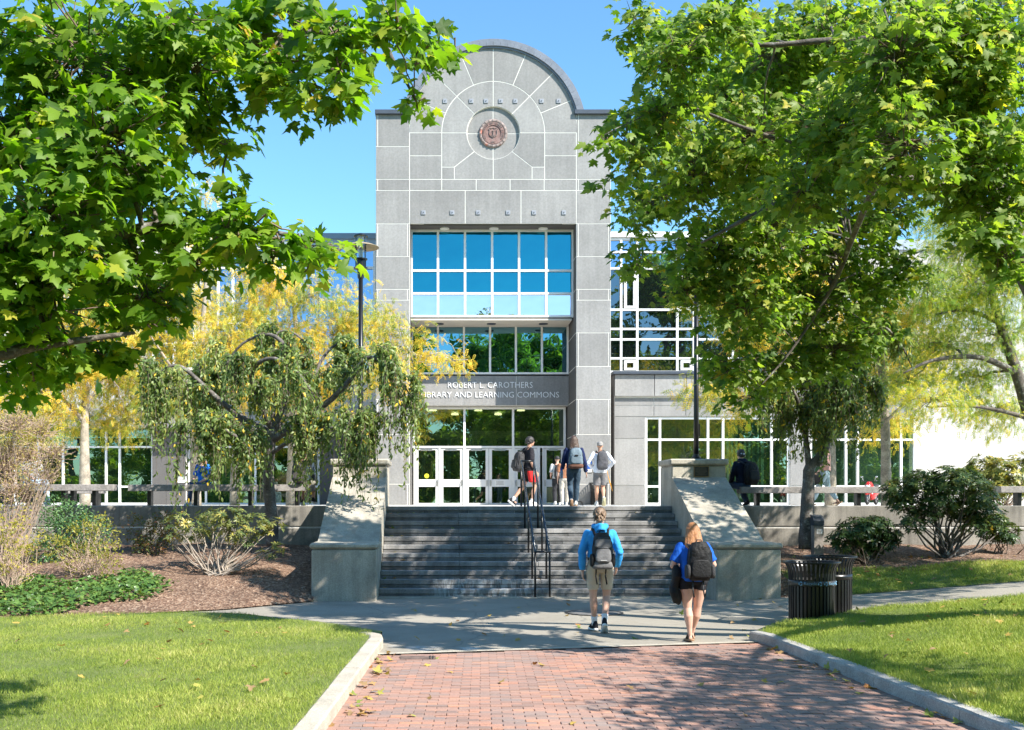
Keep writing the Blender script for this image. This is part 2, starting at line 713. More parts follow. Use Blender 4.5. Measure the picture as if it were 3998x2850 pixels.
# lawns
sheet('lawn_left', -16, -1.05, lambda X: 4.0, lambda X: lerp_pts(LAWN_L, X), 40, 40, h_lawn_l, MAT['lawn'], skirt=.16, xs=lambda Y: .039 * (Y - 9.08))
sheet('lawn_right', 4.58, 16, lambda X: 4.0, lambda X: lerp_pts(LAWN_R, X), 40, 40, h_lawn_r, MAT['lawn'], skirt=.3, xs=lambda Y: -.024 * (Y - 9.08))

# brick walk: bedding sheet, then single bricks
walk = setp(bpy.data.objects.new('brick_walk', None), kind='structure')
COL.objects.link(walk)
mb = MB()
mb.add([(-1.25, 3, -.012), (4.75, 3, -.012), (4.75, 15.2, -.012), (-1.25, 15.2, -.012)], [(0, 1, 2, 3)])
mb.build('bedding', M('joint_sand', (.17, .13, .105), .95, .2, 8, 60, .2), walk)
bl, bw = .200, .098
brick_me = []
for k in range(3):
    t = MB()
    t.bbox(-bl / 2 + .003, bl / 2 - .003, -bw / 2 + .003, bw / 2 - .003, -.05, 0, .004)
    brick_me.append(t.mesh('brick'))
    brick_me[-1].materials.append(MAT['brick'])
rest = MB()
n_b = 0
row = 0
Y = 4.0
rr = random.Random(5)
left_edge = lambda Y: -.955 + .039 * (Y - 9.08)
right_edge = lambda Y: 4.5 - .024 * (Y - 9.08)
while Y < 15.0:
    X = left_edge(Y) - .02 + (row % 2) * bl / 2
    while X < right_edge(Y) + .06:
        if Y < brick_far(X) - .13:
            px = VX + X * FPX / Y
            z = rr.uniform(-.005, .002) - (.006 if rr.random() < .04 else 0)
            if Y > 9.0 and n_b < 300 and -100 < px < 4100:
                o = bpy.data.objects.new('brick', brick_me[n_b % 3])
                COL.objects.link(o)
                o.parent = walk
                o.location = (X, Y, z)
                o.rotation_euler = (rr.gauss(0, .006), rr.gauss(0, .006), rr.gauss(0, .006))
                n_b += 1
            else:
                rest.box(X - bl / 2 + .003, X + bl / 2 - .003, Y - bw / 2 + .003, Y + bw / 2 - .003, -.03, z)
        X += bl
    Y += bw
    row += 1
setp(rest.build('brickwork', MAT['brick'], walk, fix=False), kind='stuff')


# kerbs
def kerb(name, label, pts, width, top, mat, side, piece, group=None):
    """kerb stones along a polyline of the path-side face; side=-1: body lies to the left"""
    k = thing(name, label, 'kerb', (pts[0][0], pts[0][1], 0), group)
    path = [Vector((p[0], p[1], 0)) for p in pts]
    d = [0]
    for a, b in zip(path, path[1:]):
        d.append(d[-1] + (b - a).length)

    def at(s):
        s = max(0, min(d[-1], s))
        for i in range(len(path) - 1):
            if s <= d[i + 1]:
                return path[i].lerp(path[i + 1], (s - d[i]) / (d[i + 1] - d[i]))
        return path[-1]
    s0 = 0
    rk = random.Random(3)
    while s0 < d[-1] - .05:
        L = piece * rk.uniform(.9, 1.15)
        s1 = min(d[-1], s0 + L)
        m = MB()
        rings = []
        nseg = max(1, int((s1 - s0) / .3))
        for i in range(nseg + 1):
            s = s0 + .004 + (s1 - s0 - .008) * i / nseg
            a = at(s)
            t = (at(s + .05) - at(s - .05)).normalized()
            nrm = Vector((-t.y, t.x, 0)) * side
            w = width + rk.uniform(-.004, .004)
            tp = top + rk.uniform(-.003, .003)
            sec = [(0.0, -.08), (0.004, tp - .02), (.02, tp), (w - .02, tp + .004), (w, tp - .012), (w, -.08)]
            rings.append([a + nrm * (-u) * (1 if side < 0 else 1) + Vector((0, 0, z)) for u, z in sec])
        m.loft(rings)
        m.build('kerb_stone', mat, k)
        s0 = s1
    return k


lk = [(left_edge(y) - .0, y) for y in (4., 7., 9., 11., 13., 14.3)] + [(-.77, 14.62), (-.84, 14.84), (-.98, 14.98)]
kerb('pale_kerb', 'pale concrete kerb between the brick walk and the sunny lawn', lk, .19, .125, MAT['kerb_pale'], -1, 2.4)
rk_ = [(right_edge(y), y) for y in (4., 7., 9., 11., 13., 14.4)] + [(4.33, 14.75), (4.24, 14.95)]
kerb('granite_kerb', 'rough grey granite kerb along the lawn below the litter bins', rk_, .17, .125, MAT['granite_kerb'], 1, 1.75)

# drain grate and manhole
c = P(1640, 2568, 13.3)
dg = thing('drain_grate', 'rusty brown rectangular drain cover set into the bricks by the pale kerb', 'drain', (c.x, c.y, .0))
m = MB()
m.box(c.x - .24, c.x + .19, c.y - .15, c.y + .12, -.02, .008)
m.build('cover', M('rusty_iron', (.16, .11, .09), .8, .3, 9, 60, .3), dg)
m = MB()
for i in range(2):
    m.box(c.x + .115 + i * .035, c.x + .13 + i * .035, c.y - .14, c.y + .11, .008, .013)
m.build('slot', MAT['black_metal'], dg)
c = P(2320, 2393, 18.7)
mh = thing('manhole_cover', 'round worn iron manhole cover in the asphalt before the stairs', 'manhole', (c.x, c.y, .012))
m = MB()
m.lathe([(.0, .014), (.40, .014), (.41, .006), (.45, .006), (.45, -.01)], (c.x, c.y, 0), 40, cap=False)
m.build('lid', M('worn_iron', (.17, .16, .15), .7, .2, 6, 40, .25), mh)
m = MB()
m.lathe([(.452, .01), (.50, .012), (.50, -.01)], (c.x, c.y, 0), 40, cap=False)
m.build('rim', MAT['black_metal'], mh)

# ------------------------------------------------------------------ plaza and stairs
mb = MB()
mb.box(-40, 50, 25.02, 75, -.5, PLAZA_Z - .006)
setp(mb.build('plaza', MAT['plaza']), kind='structure')

SX0, SX1, SY0, TR, RI = -1.24, 5.32, 21.8, .32, .165
stairs = thing('granite_stairs', 'broad flight of dark grey granite steps up to the library plaza', 'stairs', (2.04, 21.8, 0))
rs = random.Random(2)
for i in range(11):
    y = SY0 + i * TR
    z1 = PLAZA_Z - (10 - i) * RI
    z0 = z1 - RI
    zs = z0 + .066
    cuts = [SX0 + (SX1 - SX0) * k / 4 for k in range(5)]
    for a, b in zip(cuts, cuts[1:]):
        m = MB()
        j = rs.uniform(-.004, .004)
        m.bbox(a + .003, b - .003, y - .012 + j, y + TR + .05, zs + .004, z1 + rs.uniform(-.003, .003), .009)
        m.build('tread_slab', MAT['step_top'], stairs)
    off = (-.4 + .02 * i if i % 2 else -.4) - SX0
    cuts = [SX0, SX0 + off]
    while cuts[-1] < SX1 - 1.25:
        cuts.append(cuts[-1] + .97 + .008 * i)
    cuts.append(SX1)
    for a, b in zip(cuts, cuts[1:]):
        m = MB()
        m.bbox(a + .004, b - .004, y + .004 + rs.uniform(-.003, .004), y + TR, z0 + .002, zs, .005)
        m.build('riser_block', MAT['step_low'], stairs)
m = MB()
for i in range(11):
    y = SY0 + i * TR
    m.box(SX0 + .01, SX1 - .01, y + .05, y + TR + .02, -.05, PLAZA_Z - (10 - i) * RI - .03)
m.build('core', MAT['concrete_dark'], stairs)
for a, b in ((SX0, -.3), (-.3, 1.2), (1.2, 2.7), (2.7, 4.1), (4.1, SX1)):
    m = MB()
    m.bbox(a + .003, b - .003, SY0 - .2, SY0 + .1, -.05, .018, .005)
    m.build('base_slab', MAT['concrete'], stairs)


# cheek walls with lamp pedestals
def cheek(x0, x1, label):
    t = thing('stair_cheek_wall', label, 'wall', ((x0 + x1) / 2, 20.95, 0), 'concrete cheek walls beside the stairs')
    ov = .035
    m = MB()
    m.bbox(x0, x1, 20.95, 22.2, -.1, .985, .02)
    m.build('front_block', MAT['concrete'], t)
    m = MB()
    m.bbox(x0 - ov, x1 + ov, 20.92, 22.1, 1.012, 1.115, .03)
    m.build('front_cap', MAT['concrete'], t)
    m = MB()
    m.box(x0 + .02, x1 - .02, 20.98, 22.1, .98, 1.02)
    m.build('shadow_joint', MAT['concrete_dark'], t)
    m = MB()
    m.prism_x([(21.75, 0.0), (21.75, 1.10), (22.02, 1.11), (25.02, 2.49), (25.02, 0)], x0 + .003, x1 - .003)
    m.build('sloping_panel', MAT['concrete'], t)
    m = MB()
    m.bbox(x0, x1, 25.0, 26.3, 1.2, 2.74, .02)
    m.build('pedestal', MAT['concrete'], t)
    m = MB()
    m.box(x0 + .02, x1 - .02, 25.02, 26.28, 2.735, 2.77)
    m.build('shadow_joint', MAT['concrete_dark'], t)
    m = MB()
    m.bbox(x0 - .055, x1 + .055, 24.945, 26.355, 2.766, 2.905, .03)
    m.build('cap', MAT['concrete'], t)
    return t


cheek(-2.49, SX0, 'concrete cheek wall and pedestal between the stairs and the weeping cherry')
cw = cheek(SX1, 6.56, 'concrete cheek wall and pedestal with a bronze plaque beside the stairs')
pl = thing('bronze_plaque', 'small dark bronze plaque fixed to the concrete lamp pedestal', 'plaque', (6.0, 24.99, 2.5))
c0, c1 = P(2708, 1820, 25), P(2767, 1862, 25)
m = MB()
m.box(c0.x, c1.x, 24.972, 24.998, c1.z, c0.z)
m.build('border', M('bronze', (.30, .21, .11), .45, .2, 20, metal=.7), pl)
m = MB()
m.box(c0.x + .015, c1.x - .015, 24.966, 24.99, c1.z + .015, c0.z - .015)
m.build('plate', M('dark_bronze', (.03, .026, .022), .5, .2, 20), pl)
m = MB()
for i, w in enumerate((.2, .24, .24, .26, .2, .16, .22)):
    zz = c0.z - .035 - i * .027
    m.box(6.0 - w / 2 - .01, 6.0 + w / 2 - .01, 24.963, 24.97, zz - .008, zz)
m.build('raised_text', M('bronze_text', (.16, .13, .09), .5, .1, 20), pl)


# retaining walls
def rwall(name, x0, x1, label, seed):
    t = thing(name, label, 'wall', ((x0 + x1) / 2, WALL_Y, 0), 'retaining walls of the plaza')
    m = MB()
    m.box(x0, x1, 25.06, 25.6, -.2, PLAZA_Z - .03)
    m.build('core', MAT['concrete_dark'], t)
    x = x0
    r_ = random.Random(seed)
    while x < x1 - .05:
        w = min(4.9 + r_.uniform(-.3, .3), x1 - x)
        m = MB()
        m.bbox(x + .004, x + w - .004, 25.0, 25.55, 1.35, PLAZA_Z + .012, .015)
        m.build('upper_course', MAT['concrete_dark'], t)
        m = MB()
        m.bbox(x + .004, x + w - .004, 25.012, 25.5, -.2, 1.315, .012)
        m.build('lower_course', MAT['concrete_dark'], t)
        x += w
    return t


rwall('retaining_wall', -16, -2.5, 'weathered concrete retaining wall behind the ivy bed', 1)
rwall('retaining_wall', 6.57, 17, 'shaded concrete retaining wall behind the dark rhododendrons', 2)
# ------------------------------------------------------------------ library
LIB = thing('library_building', 'grey stone library with a round-arched entrance tower and glazed wings', 'building', (1.9, 39.2, PLAZA_Z))
TF = 39.2
ZS = .4925 / 108.3            # metres per pixel of the zoomed elevation


def ux(z):
    return (1400 + z * .4925 - VX) / 108.3


def uz1(z):
    return EYE + (VY - (100 + z * .4926)) / 108.3


def uz2(z):
    return EYE + (VY - (850 + z * .4926)) / 108.3


def inset(poly, g):
    n = len(poly)
    area = sum(poly[i][0] * poly[(i + 1) % n][1] - poly[(i + 1) % n][0] * poly[i][1] for i in range(n))
    if area < 0:
        poly = poly[::-1]
    out = []
    for i in range(n):
        p0, p1, p2 = Vector(poly[i - 1]), Vector(poly[i]), Vector(poly[(i + 1) % n])
        d1 = (p1 - p0).normalized()
        d2 = (p2 - p1).normalized()
        n1 = Vector((-d1.y, d1.x))
        n2 = Vector((-d2.y, d2.x))
        b = n1 + n2
        k = max(.4, b.dot(n1) / max(1e-6, b.length))
        b = b.normalized() * (g / k)
        out.append((p1.x + b.x, p1.y + b.y))
    return out


def panel(poly, y=TF, g=.0125, mat='stone', name='stone_panel', t=.013):
    m = MB()
    m.prism(inset(poly, g), y, y + t)
    return m.build(name, MAT[mat], LIB)


def rect(x0, x1, z0, z1):
    return [(x0, z0), (x1, z0), (x1, z1), (x0, z1)]


CX, CZ = ux(1068), uz1(848)
XL0, XL1, XR0, XR1 = -2.336, -1.113, 4.90, 6.14
PZ = PLAZA_Z - .002
# column rows (photo rows)
rows = [440, 571, 699.5, 743, 873, 1001, 1129, 1171, 1299, 1430, 1559, 1696, 1890]
zr = [EYE + (VY - r) / 108.3 for r in rows] + [PZ]
STRIP = .075
for (a, b) in ((XL0, XL1), (XR0, XR1)):
    for i in range(len(zr) - 1):
        if i in (1, 3, 5, 7, 9, 11):
            panel(rect(a, b, zr[i + 1], zr[i]))
        else:
            lo, hi = (a, b)
            panel(rect(lo, lo + STRIP, zr[i + 1], zr[i]), name='corner_strip')
            if i > 3:
                panel(rect(hi - STRIP, hi, zr[i + 1], zr[i]), name='corner_strip')
                panel(rect(lo + STRIP, hi - STRIP, zr[i + 1], zr[i]))
            else:
                panel(rect(lo + STRIP, hi, zr[i + 1], zr[i]))
# centre field
zb0, zb1, zb2 = zr[2], zr[3], zr[4]
xs = [ux(v) for v in (404, 660, 933, 1202, 1472, 1735)]
xs[0], xs[-1] = XL1, XR0
for a, b in zip(xs, xs[1:]):
    panel(rect(a, b, zb1, zb0))
xs3 = [XL1, ux(846), ux(1288), XR0]
for a, b in zip(xs3, xs3[1:]):
    panel(rect(a, b, zb2, zb1))
r1, r2, r3 = 209 * ZS, 408 * ZS, 667 * ZS


def arc(r, a0, a1, n=14):
    return [(CX + r * math.cos(R(a0 + (a1 - a0) * i / n)), CZ + r * math.sin(R(a0 + (a1 - a0) * i / n))) for i in range(n + 1)]


for k in range(8):
    a0, a1 = k * 22.5, (k + 1) * 22.5
    panel(arc(r3, a0, a1) + arc(r2, a1, a0))
for k in range(4):
    panel(arc(r2, k * 45, k * 45 + 45) + arc(r1, k * 45 + 45, k * 45))
zq = uz1(1120)
zm = uz1(1030)
for sgn in (-1, 1):
    def mx(poly):
        return [(CX + sgn * (x - CX), z) for x, z in poly]
    xa, xb, xq = CX + r3, CX + r2, CX + 308 * ZS
    xa = (XR0 if sgn > 0 else 2 * CX - XL1)
    panel(mx(rect(xb, xa, zm, CZ)))
    panel(mx(rect(xb, xa, zb0, zm)))
    panel(mx([(xb, CZ), (xb, zq), (xq, zq)] + arc(r1, -45, 0)))
    panel(mx(rect(xq, xb, zb0, zq)))
    panel(mx([(xq, zq), (xq, zb0), (CX, zb0)] + arc(r1, -90, -45)))
# recessed roundel in four quarters
for k in range(4):
    panel([(CX, CZ)] + arc(r1 - .004, k * 90, k * 90 + 90, 20), y=TF + .10, name='roundel_panel')
# sealant plates behind the joints (with a round hole) and the solid tower
m = MB()
n = 48
ring = []
for i in range(n):
    a = 2 * math.pi * i / n
    ca, sa = math.cos(a), math.sin(a)
    inner = (CX + (r1 + .004) * ca, CZ + (r1 + .004) * sa)
    if sa >= 0:
        outer = (CX + r3 * ca, CZ + r3 * sa)
    else:
        k = min((r3 / abs(ca)) if abs(ca) > 1e-6 else 1e9, ((CZ - zb2) / -sa))
        outer = (CX + k * ca, CZ + k * sa)
    ring.append((inner, outer))
vs = []
for (p, q) in ring:
    for y in (TF + .006, TF + .11):
        vs += [(p[0], y, p[1]), (q[0], y, q[1])]
fs = []
for i in range(n):
    a, b = 4 * i, 4 * ((i + 1) % n)
    fs += [(a, a + 1, b + 1, b), (a, b, b + 2, a + 2)]
m.add(vs, fs)
m.box(XL1 + .002, XL1 + .5, TF + .0065, TF + .1, zb2 + .002, zb2 + .9)
m.box(XR0 - .5, XR0 - .002, TF + .0065, TF + .1, zb2 + .002, zb2 + .9)
m.box(XL0 + .003, XL1, TF + .0075, TF + .1, PZ, zr[0])
m.box(XR0, XR1 - .003, TF + .0075, TF + .1, PZ, zr[0])
m.build('joint_backing', MAT['sealant'], LIB, fix=False)
m = MB()
m.prism(arc(r1, 0, 360, 48)[:-1], TF + .106, TF + .2)
m.build('roundel_backing', MAT['sealant'], LIB)
# tower body
m = MB()
m.box(XL0 + .004, XL1 - .003, TF + .02, 46.0, PZ, zr[0] - .02)
m.box(XR0 + .003, XR1 - .004, TF + .02, 46.0, PZ, zr[0] - .02)
m.box(XL1 - .003, XR0 + .003, TF + .14, 46.0, zb2 + .004, CZ)
m.prism(arc(r3 - .01, 0, 180, 32), TF + .14, 46.0)
m.box(XL1 - .01, XR0 + .01, 43.5, 46.0, 6.35, zb2)
m.build('tower_body', MAT['stone'], LIB)

# arch coping
cop = M('lead_grey_coping', (.19, .205, .235), .5, .12, 2, 20, .08, metal=.3)


def archring(ra, rb, y0, y1, a0, a1, n=60):
    m = MB()
    rings = []
    for i in range(n + 1):
        a = R(a0 + (a1 - a0) * i / n)
        c, s_ = math.cos(a), math.sin(a)
        rings.append([(CX + r * c, y, CZ + r * s_) for r, y in ((ra, y0), (rb, y0), (rb, y1), (ra, y1))])
    m.loft(rings)
    return m


aS = math.degrees(math.asin((uz1(690) - CZ) / 3.2))
archring(3.035, 3.10, TF - .05, TF + .4, aS, 180 - aS).build('arch_moulding', cop, LIB)
for k in range(34):
    a0 = aS + (180 - 2 * aS) * k / 34
    archring(3.10, 3.25, TF - .11, 41., a0 + .05, a0 + (180 - 2 * aS) / 34 - .05, 3).build('coping_segment', cop, LIB)
archring(3.24, 3.36, TF - .07, 46., aS - 1, 181 - aS).build('arch_coping', cop, LIB)
dk = M('dark_blue_coping', (.055, .068, .09), .5, .1, 3)
for a, b in ((ux(131), ux(420)), (ux(1710), ux(2007))):
    m = MB()
    m.bbox(a, b, TF - .12, 46.1, uz1(706), uz1(672), .01)
    m.build('shoulder_coping', dk, LIB)

# square anchor plates
plate_m = M('anchor_plate', (.30, .31, .335), .5, .08, 5, metal=.2)
for (zx, zy) in [(v, 598) for v in (553, 685, 893, 1010, 1126, 1243, 1450, 1585)] + [(v, 1482) for v in (514, 742, 948, 1185, 1390, 1627)]:
    x, z = ux(zx), uz1(zy)
    m = MB()
    m.bbox(x - .078, x + .078, TF - .03, TF + .01, z - .078, z + .078, .008)
    pl_ = m.build('anchor_plate', plate_m, LIB)
    m = MB()
    m.lathe([(.018, 0), (.018, .02)], (0, 0, 0), 8)
    m.v = [(x + a, TF - .03 - c, z + b) for a, b, c in m.v]
    m.build('bolt', dk, pl_)


# text helper
def text_mesh(s, height, width=None, ext=.01):
    cu = bpy.data.curves.new('lettering', 'FONT')
    cu.body = s
    cu.extrude = ext
    cu.resolution_u = 2
    cu.offset = -.012
    to = bpy.data.objects.new('lettering', cu)
    COL.objects.link(to)
    bpy.context.view_layer.update()
    dg_ = bpy.context.evaluated_depsgraph_get()
    me = bpy.data.meshes.new_from_object(to.evaluated_get(dg_))
    bpy.data.objects.remove(to)
    v = np.zeros(len(me.vertices) * 3)
    me.vertices.foreach_get('co', v)
    v = v.reshape(-1, 3)
    v[:, 0] -= v[:, 0].min()
    v[:, 1] -= v[:, 1].min()
    kx = ky = height / v[:, 1].max()
    if width:
        kx = width / v[:, 0].max()
    v[:, 0] *= kx
    v[:, 1] *= ky
    me.vertices.foreach_set('co', v.ravel())
    return me, v[:, 0].max()


def wall_text(name, s, x, y, z, height, mat, parent, width=None, ext=.01):
    """lettering on a wall that faces -y; x,z = lower left corner"""
    me, w = text_mesh(s, height, width, ext)
    me.materials.clear()
    o = link(name, me, mat, parent)
    o.rotation_euler = (R(90), 0, 0)
    o.location = Vector((x, y, z)) - wloc(parent)
    return o


# seal
red = M('red_patina', (.25, .15, .13), .6, .2, 6, 30, .2, .3, 40, stain=(3.2, .55, (.20, .18, .17)))
red2 = M('weathered_rim', (.27, .21, .19), .6, .25, 4, 30, .2, .3, 40, stain=(2.6, .57, (.50, .15, .09)))
seal = hub('seal', LIB)
rm = 113 * ZS
m = MB()


def ydisc(m, prof, n=48):
    """profile (r, depth towards the viewer) about the roundel axis"""
    k = MB()
    k.lathe(prof, (0, 0, 0), n, cap=False)
    m.add([(CX + a, TF + .1 - c, CZ + b) for a, b, c in k.v], k.f)


ydisc(m, [(rm, 0), (rm, .04), (rm * .9, .07), (rm * .80, .06), (rm * .78, .035), (0, .035)])
for i in range(20):
    a = 2 * math.pi * i / 20
    m.ell((CX + rm * .9 * math.cos(a), TF + .032, CZ + rm * .9 * math.sin(a)), (.045, .008, .045), None, 8, 5)
m.build('rim', red2, seal, smooth=True)
m = MB()
ydisc(m, [(rm * .78, .045), (rm * .78, .075), (rm * .56, .075), (rm * .55, .05), (0, .05)])
m.build('inner_disc', red, seal)
m = MB()
# shield outline, anchor
sh = [(-.16, .13), (-.12, .10), (-.13, -.02), (-.11, -.10), (0, -.16), (.11, -.10), (.13, -.02), (.12, .10), (.16, .13)]
m.tube([(CX + a * 1.05, TF + .03, CZ + b * 1.05 + .01) for a, b in sh], .014, 6)
m.tube([(CX + a, TF + .03, CZ + .19 + b) for a, b in ((-.13, 0), (-.06, -.02), (0, .015), (.06, -.02), (.13, 0))], .012, 6)
m.tube([(CX, TF + .03, CZ + .10), (CX, TF + .03, CZ - .09)], .012, 6)
m.tube([(CX - .05, TF + .03, CZ + .075), (CX + .05, TF + .03, CZ + .075)], .01, 6)
m.tube([(CX - .07, TF + .03, CZ - .05), (CX - .04, TF + .03, CZ - .085), (CX, TF + .03, CZ - .1), (CX + .04, TF + .03, CZ - .085), (CX + .07, TF + .03, CZ - .05)], .01, 6)
m.build('shield_and_anchor', red2, seal)
lt = MB()
word = 'UNIVERSITY OF RHODE ISLAND'
rl = rm * .63
for i, ch in enumerate(word):
    if ch == ' ':
        continue
    a = R(215 - 250 * i / (len(word) - 1))
    me, w = text_mesh(ch, .062, None, .008)
    vv = [v.co.copy() for v in me.vertices]
    q = Matrix.Rotation(a - math.pi / 2, 2)
    pts = []
    for v in vv:
        p = q @ Vector((v.x - w / 2, v.y))
        pts.append((CX + rl * math.cos(a) + p.x, TF + .1 - .082 - v.z, CZ + rl * math.sin(a) + p.y))
    lt.add(pts, [tuple(f.vertices) for f in me.polygons])
me, w = text_mesh('1892', .062, None, .008)
lt.add([(CX + v.co.x - w / 2, TF + .018 - v.co.z, CZ - rm * .71 + v.co.y) for v in me.vertices], [tuple(f.vertices) for f in me.polygons])
lt.build('seal_lettering', red2, seal, fix=False)

# ------------------------------------------------------------------ portal windows
MAT['glass_blue'] = glassmat('blue_mirror_glass', (.035, .29, .36), (.004, .04, .07), .80, .03)
MAT['glass_pale'] = glassmat('pale_mirror_glass', (.92, .80, .90), (.05, .08, .1), .80, .03)
MAT['glass_dark'] = glassmat('dark_mirror_glass', (.22, .50, .62), (.008, .014, .016), .62, .02)
MAT['glass_wing'] = glassmat('grey_blue_glass', (.42, .58, .78), (.03, .045, .07), .62, .02)
MAT['glass_grey'] = glassmat('dark_grey_glass', (.24, .28, .31), (.01, .013, .016), .62, .03)
MAT['glass_clear'] = glassmat('greenish_clear_glass', (.50, .64, .52), (.01, .02, .016), .42, .012, .8, (.30, .44, .37))
MAT['soffit'] = M('cream_soffit', (.62, .57, .49), .8, .05, 2)


def window(name, xs, zs, y, fr, glass, depth=.10, pane_mat=None, frame_mat='white_frame', label=None):
    """window bank: bars at xs (vertical) and zs (horizontal), one pane per cell"""
    w = hub(name, LIB)
    for x in xs:
        m = MB()
        m.bbox(x - fr / 2, x + fr / 2, y - depth / 2, y + depth / 2, zs[0] - fr / 2, zs[-1] + fr / 2, .006)
        m.build('mullion', MAT[frame_mat], w)
    for z in zs:
        for a, b in zip(xs, xs[1:]):
            m = MB()
            m.box(a + fr / 2 - .004, b - fr / 2 + .004, y - depth / 2 + .006, y + depth / 2 - .006, z - fr * .45, z + fr * .45)
            m.build('transom', MAT[frame_mat], w)
    rw = random.Random(name + str(y))
    for i, (a, b) in enumerate(zip(xs, xs[1:])):
        for j, (c, d) in enumerate(zip(zs, zs[1:])):
            mt = pane_mat(i, j) if pane_mat else glass
            if mt is None:
                continue
            m = MB()
            k1, k2 = rw.gauss(0, .003), rw.gauss(0, .003)
            hx, hz = (b - a) / 2, (d - c) / 2
            m.add([(a, y + .02 - k1 * hx - k2 * hz, c), (b, y + .02 + k1 * hx - k2 * hz, c), (b, y + .02 + k1 * hx + k2 * hz, d), (a, y + .02 - k1 * hx + k2 * hz, d)], [(0, 1, 2, 3)])
            m.build('pane', MAT[mt], w, fix=False)
    return w


s40 = FPX / 40.
X40 = lambda z: (1400 + z * .4925 - VX) / s40
Z40 = lambda z: EYE + (VY - (850 + z * .4926)) / s40
window('window_bank', [X40(v) for v in (419, 629, 843, 1058, 1271, 1486, 1697)], [Z40(v) for v in (782, 602, 421, 104)], 40.0, .085, 'glass_blue', .14,
       lambda i, j: 'glass_pale' if j == 0 else 'glass_blue')
s415 = FPX / 41.5
X415 = lambda z: (1400 + z * .4925 - VX) / s415
Z415 = lambda z: EYE + (VY - (850 + z * .4926)) / s415
window('window_bank', [X415(v) for v in (422, 629, 835, 1042, 1247, 1453, 1658)], [Z415(v) for v in (1234, 842)], 41.5, .08, 'glass_dark', .14)
# portal soffit (dark) with three lights, box soffit (cream)
m = MB()
m.box(XL1, XR0, TF + .14, 40.2, zb2 - .03, zb2 + .004)
sf = m.build('portal_soffit', MAT['shaded_stone'], LIB)
zsof = Z40(782) - .09
m = MB()
m.box(XL1 + .01, XR0 - .08, 39.95, 41.7, zsof - .06, zsof)
sf2 = m.build('box_soffit', MAT['soffit'], LIB)
m = MB()
m.box(XL1 + .02, XR0 - .02, 40.1, 43.4, zsof + .001, zb2)
m.build('box_body', MAT['shaded_stone'], LIB)
for sf_, yy, zz, xx in ((sf, 39.75, zb2 - .03, (.15, 1.95, 3.75)), (sf2, 40.7, zsof - .06, (-.05, 1.9, 3.85))):
    for x in xx:
        m = MB()
        m.lathe([(.17, .0), (.17, -.03), (.13, -.03), (.12, -.012), (0, -.012)], (x, yy, zz), 20, cap=False)
        m.build('downlight', MAT['white_frame'] if sf_ is sf else dk, sf_)
# jamb joint lines on the visible portal side and portal side cladding
m = MB()
m.box(XR0 - .02, XR0 + .002, TF + .05, 43.4, PZ, zb2)
jb = m.build('portal_jamb', MAT['shaded_stone'], LIB)
for r in (1001, 1129, 1299, 1430, 1559, 1696):
    z = EYE + (VY - r) / 108.3
    m = MB()
    m.box(XR0 - .024, XR0 - .019, TF + .06, 42.6, z - .01, z + .01)
    m.build('joint', MAT['sealant'], jb)
m = MB()
m.box(XL1 - .002, XL1 + .02, TF + .05, 43.4, PZ, zb2)
m.build('portal_jamb', MAT['shaded_stone'], LIB)

# sign band with the library name
zs1, zs0 = Z415(1243) , Z415(1490)
for a, b in ((410, 833), (833, 1249), (1249, 1664)):
    panel(rect(X415(a), X415(b), zs0, zs1 - .05), y=41.42, mat='stone', name='sign_panel', t=.06, g=.008)
m = MB()
m.box(X415(408), X415(1666), 41.435, 42.0, zs0 + .002, zs1 - .06)
sb = m.build('sign_band', MAT['sealant'], LIB)
letter = M('white_lettering', (.85, .85, .85), .5, .02, 2)
for s_, a, b, c, d in (('ROBERT L. CAROTHERS', 708, 1378, 1350, 1304), ('LIBRARY AND LEARNING COMMONS', 497, 1587, 1427, 1382)):
    x0, x1 = X415(a), X415(b)
    wall_text('lettering', s_, x0, 41.405, Z415(c), Z415(d) - Z415(c), letter, LIB, x1 - x0, .012)

# ------------------------------------------------------------------ entrance doors
DY = 41.9
sD = FPX / DY
XD = lambda z: (1400 + z * .461 - VX) / sD
ZD = lambda z: EYE + (VY - (1550 + z * .461)) / sD
door_t = ZD(436)
win = window('transom_window', [XD(v) for v in (466, 896, 1308, 1744)], [ZD(424), ZD(96)], DY, .085, 'glass_clear', .14)
door_m = M('white_door_paint', (.74, .74, .73), .4, .04, 2)
chrome = M('brushed_steel', (.55, .55, .55), .3, .05, 8, metal=.9)
notice_m = M('paper_notice', (.80, .79, .76), .7, .03, 5)
print_m = M('faded_print', (.35, .33, .32), .8, .1, 5)


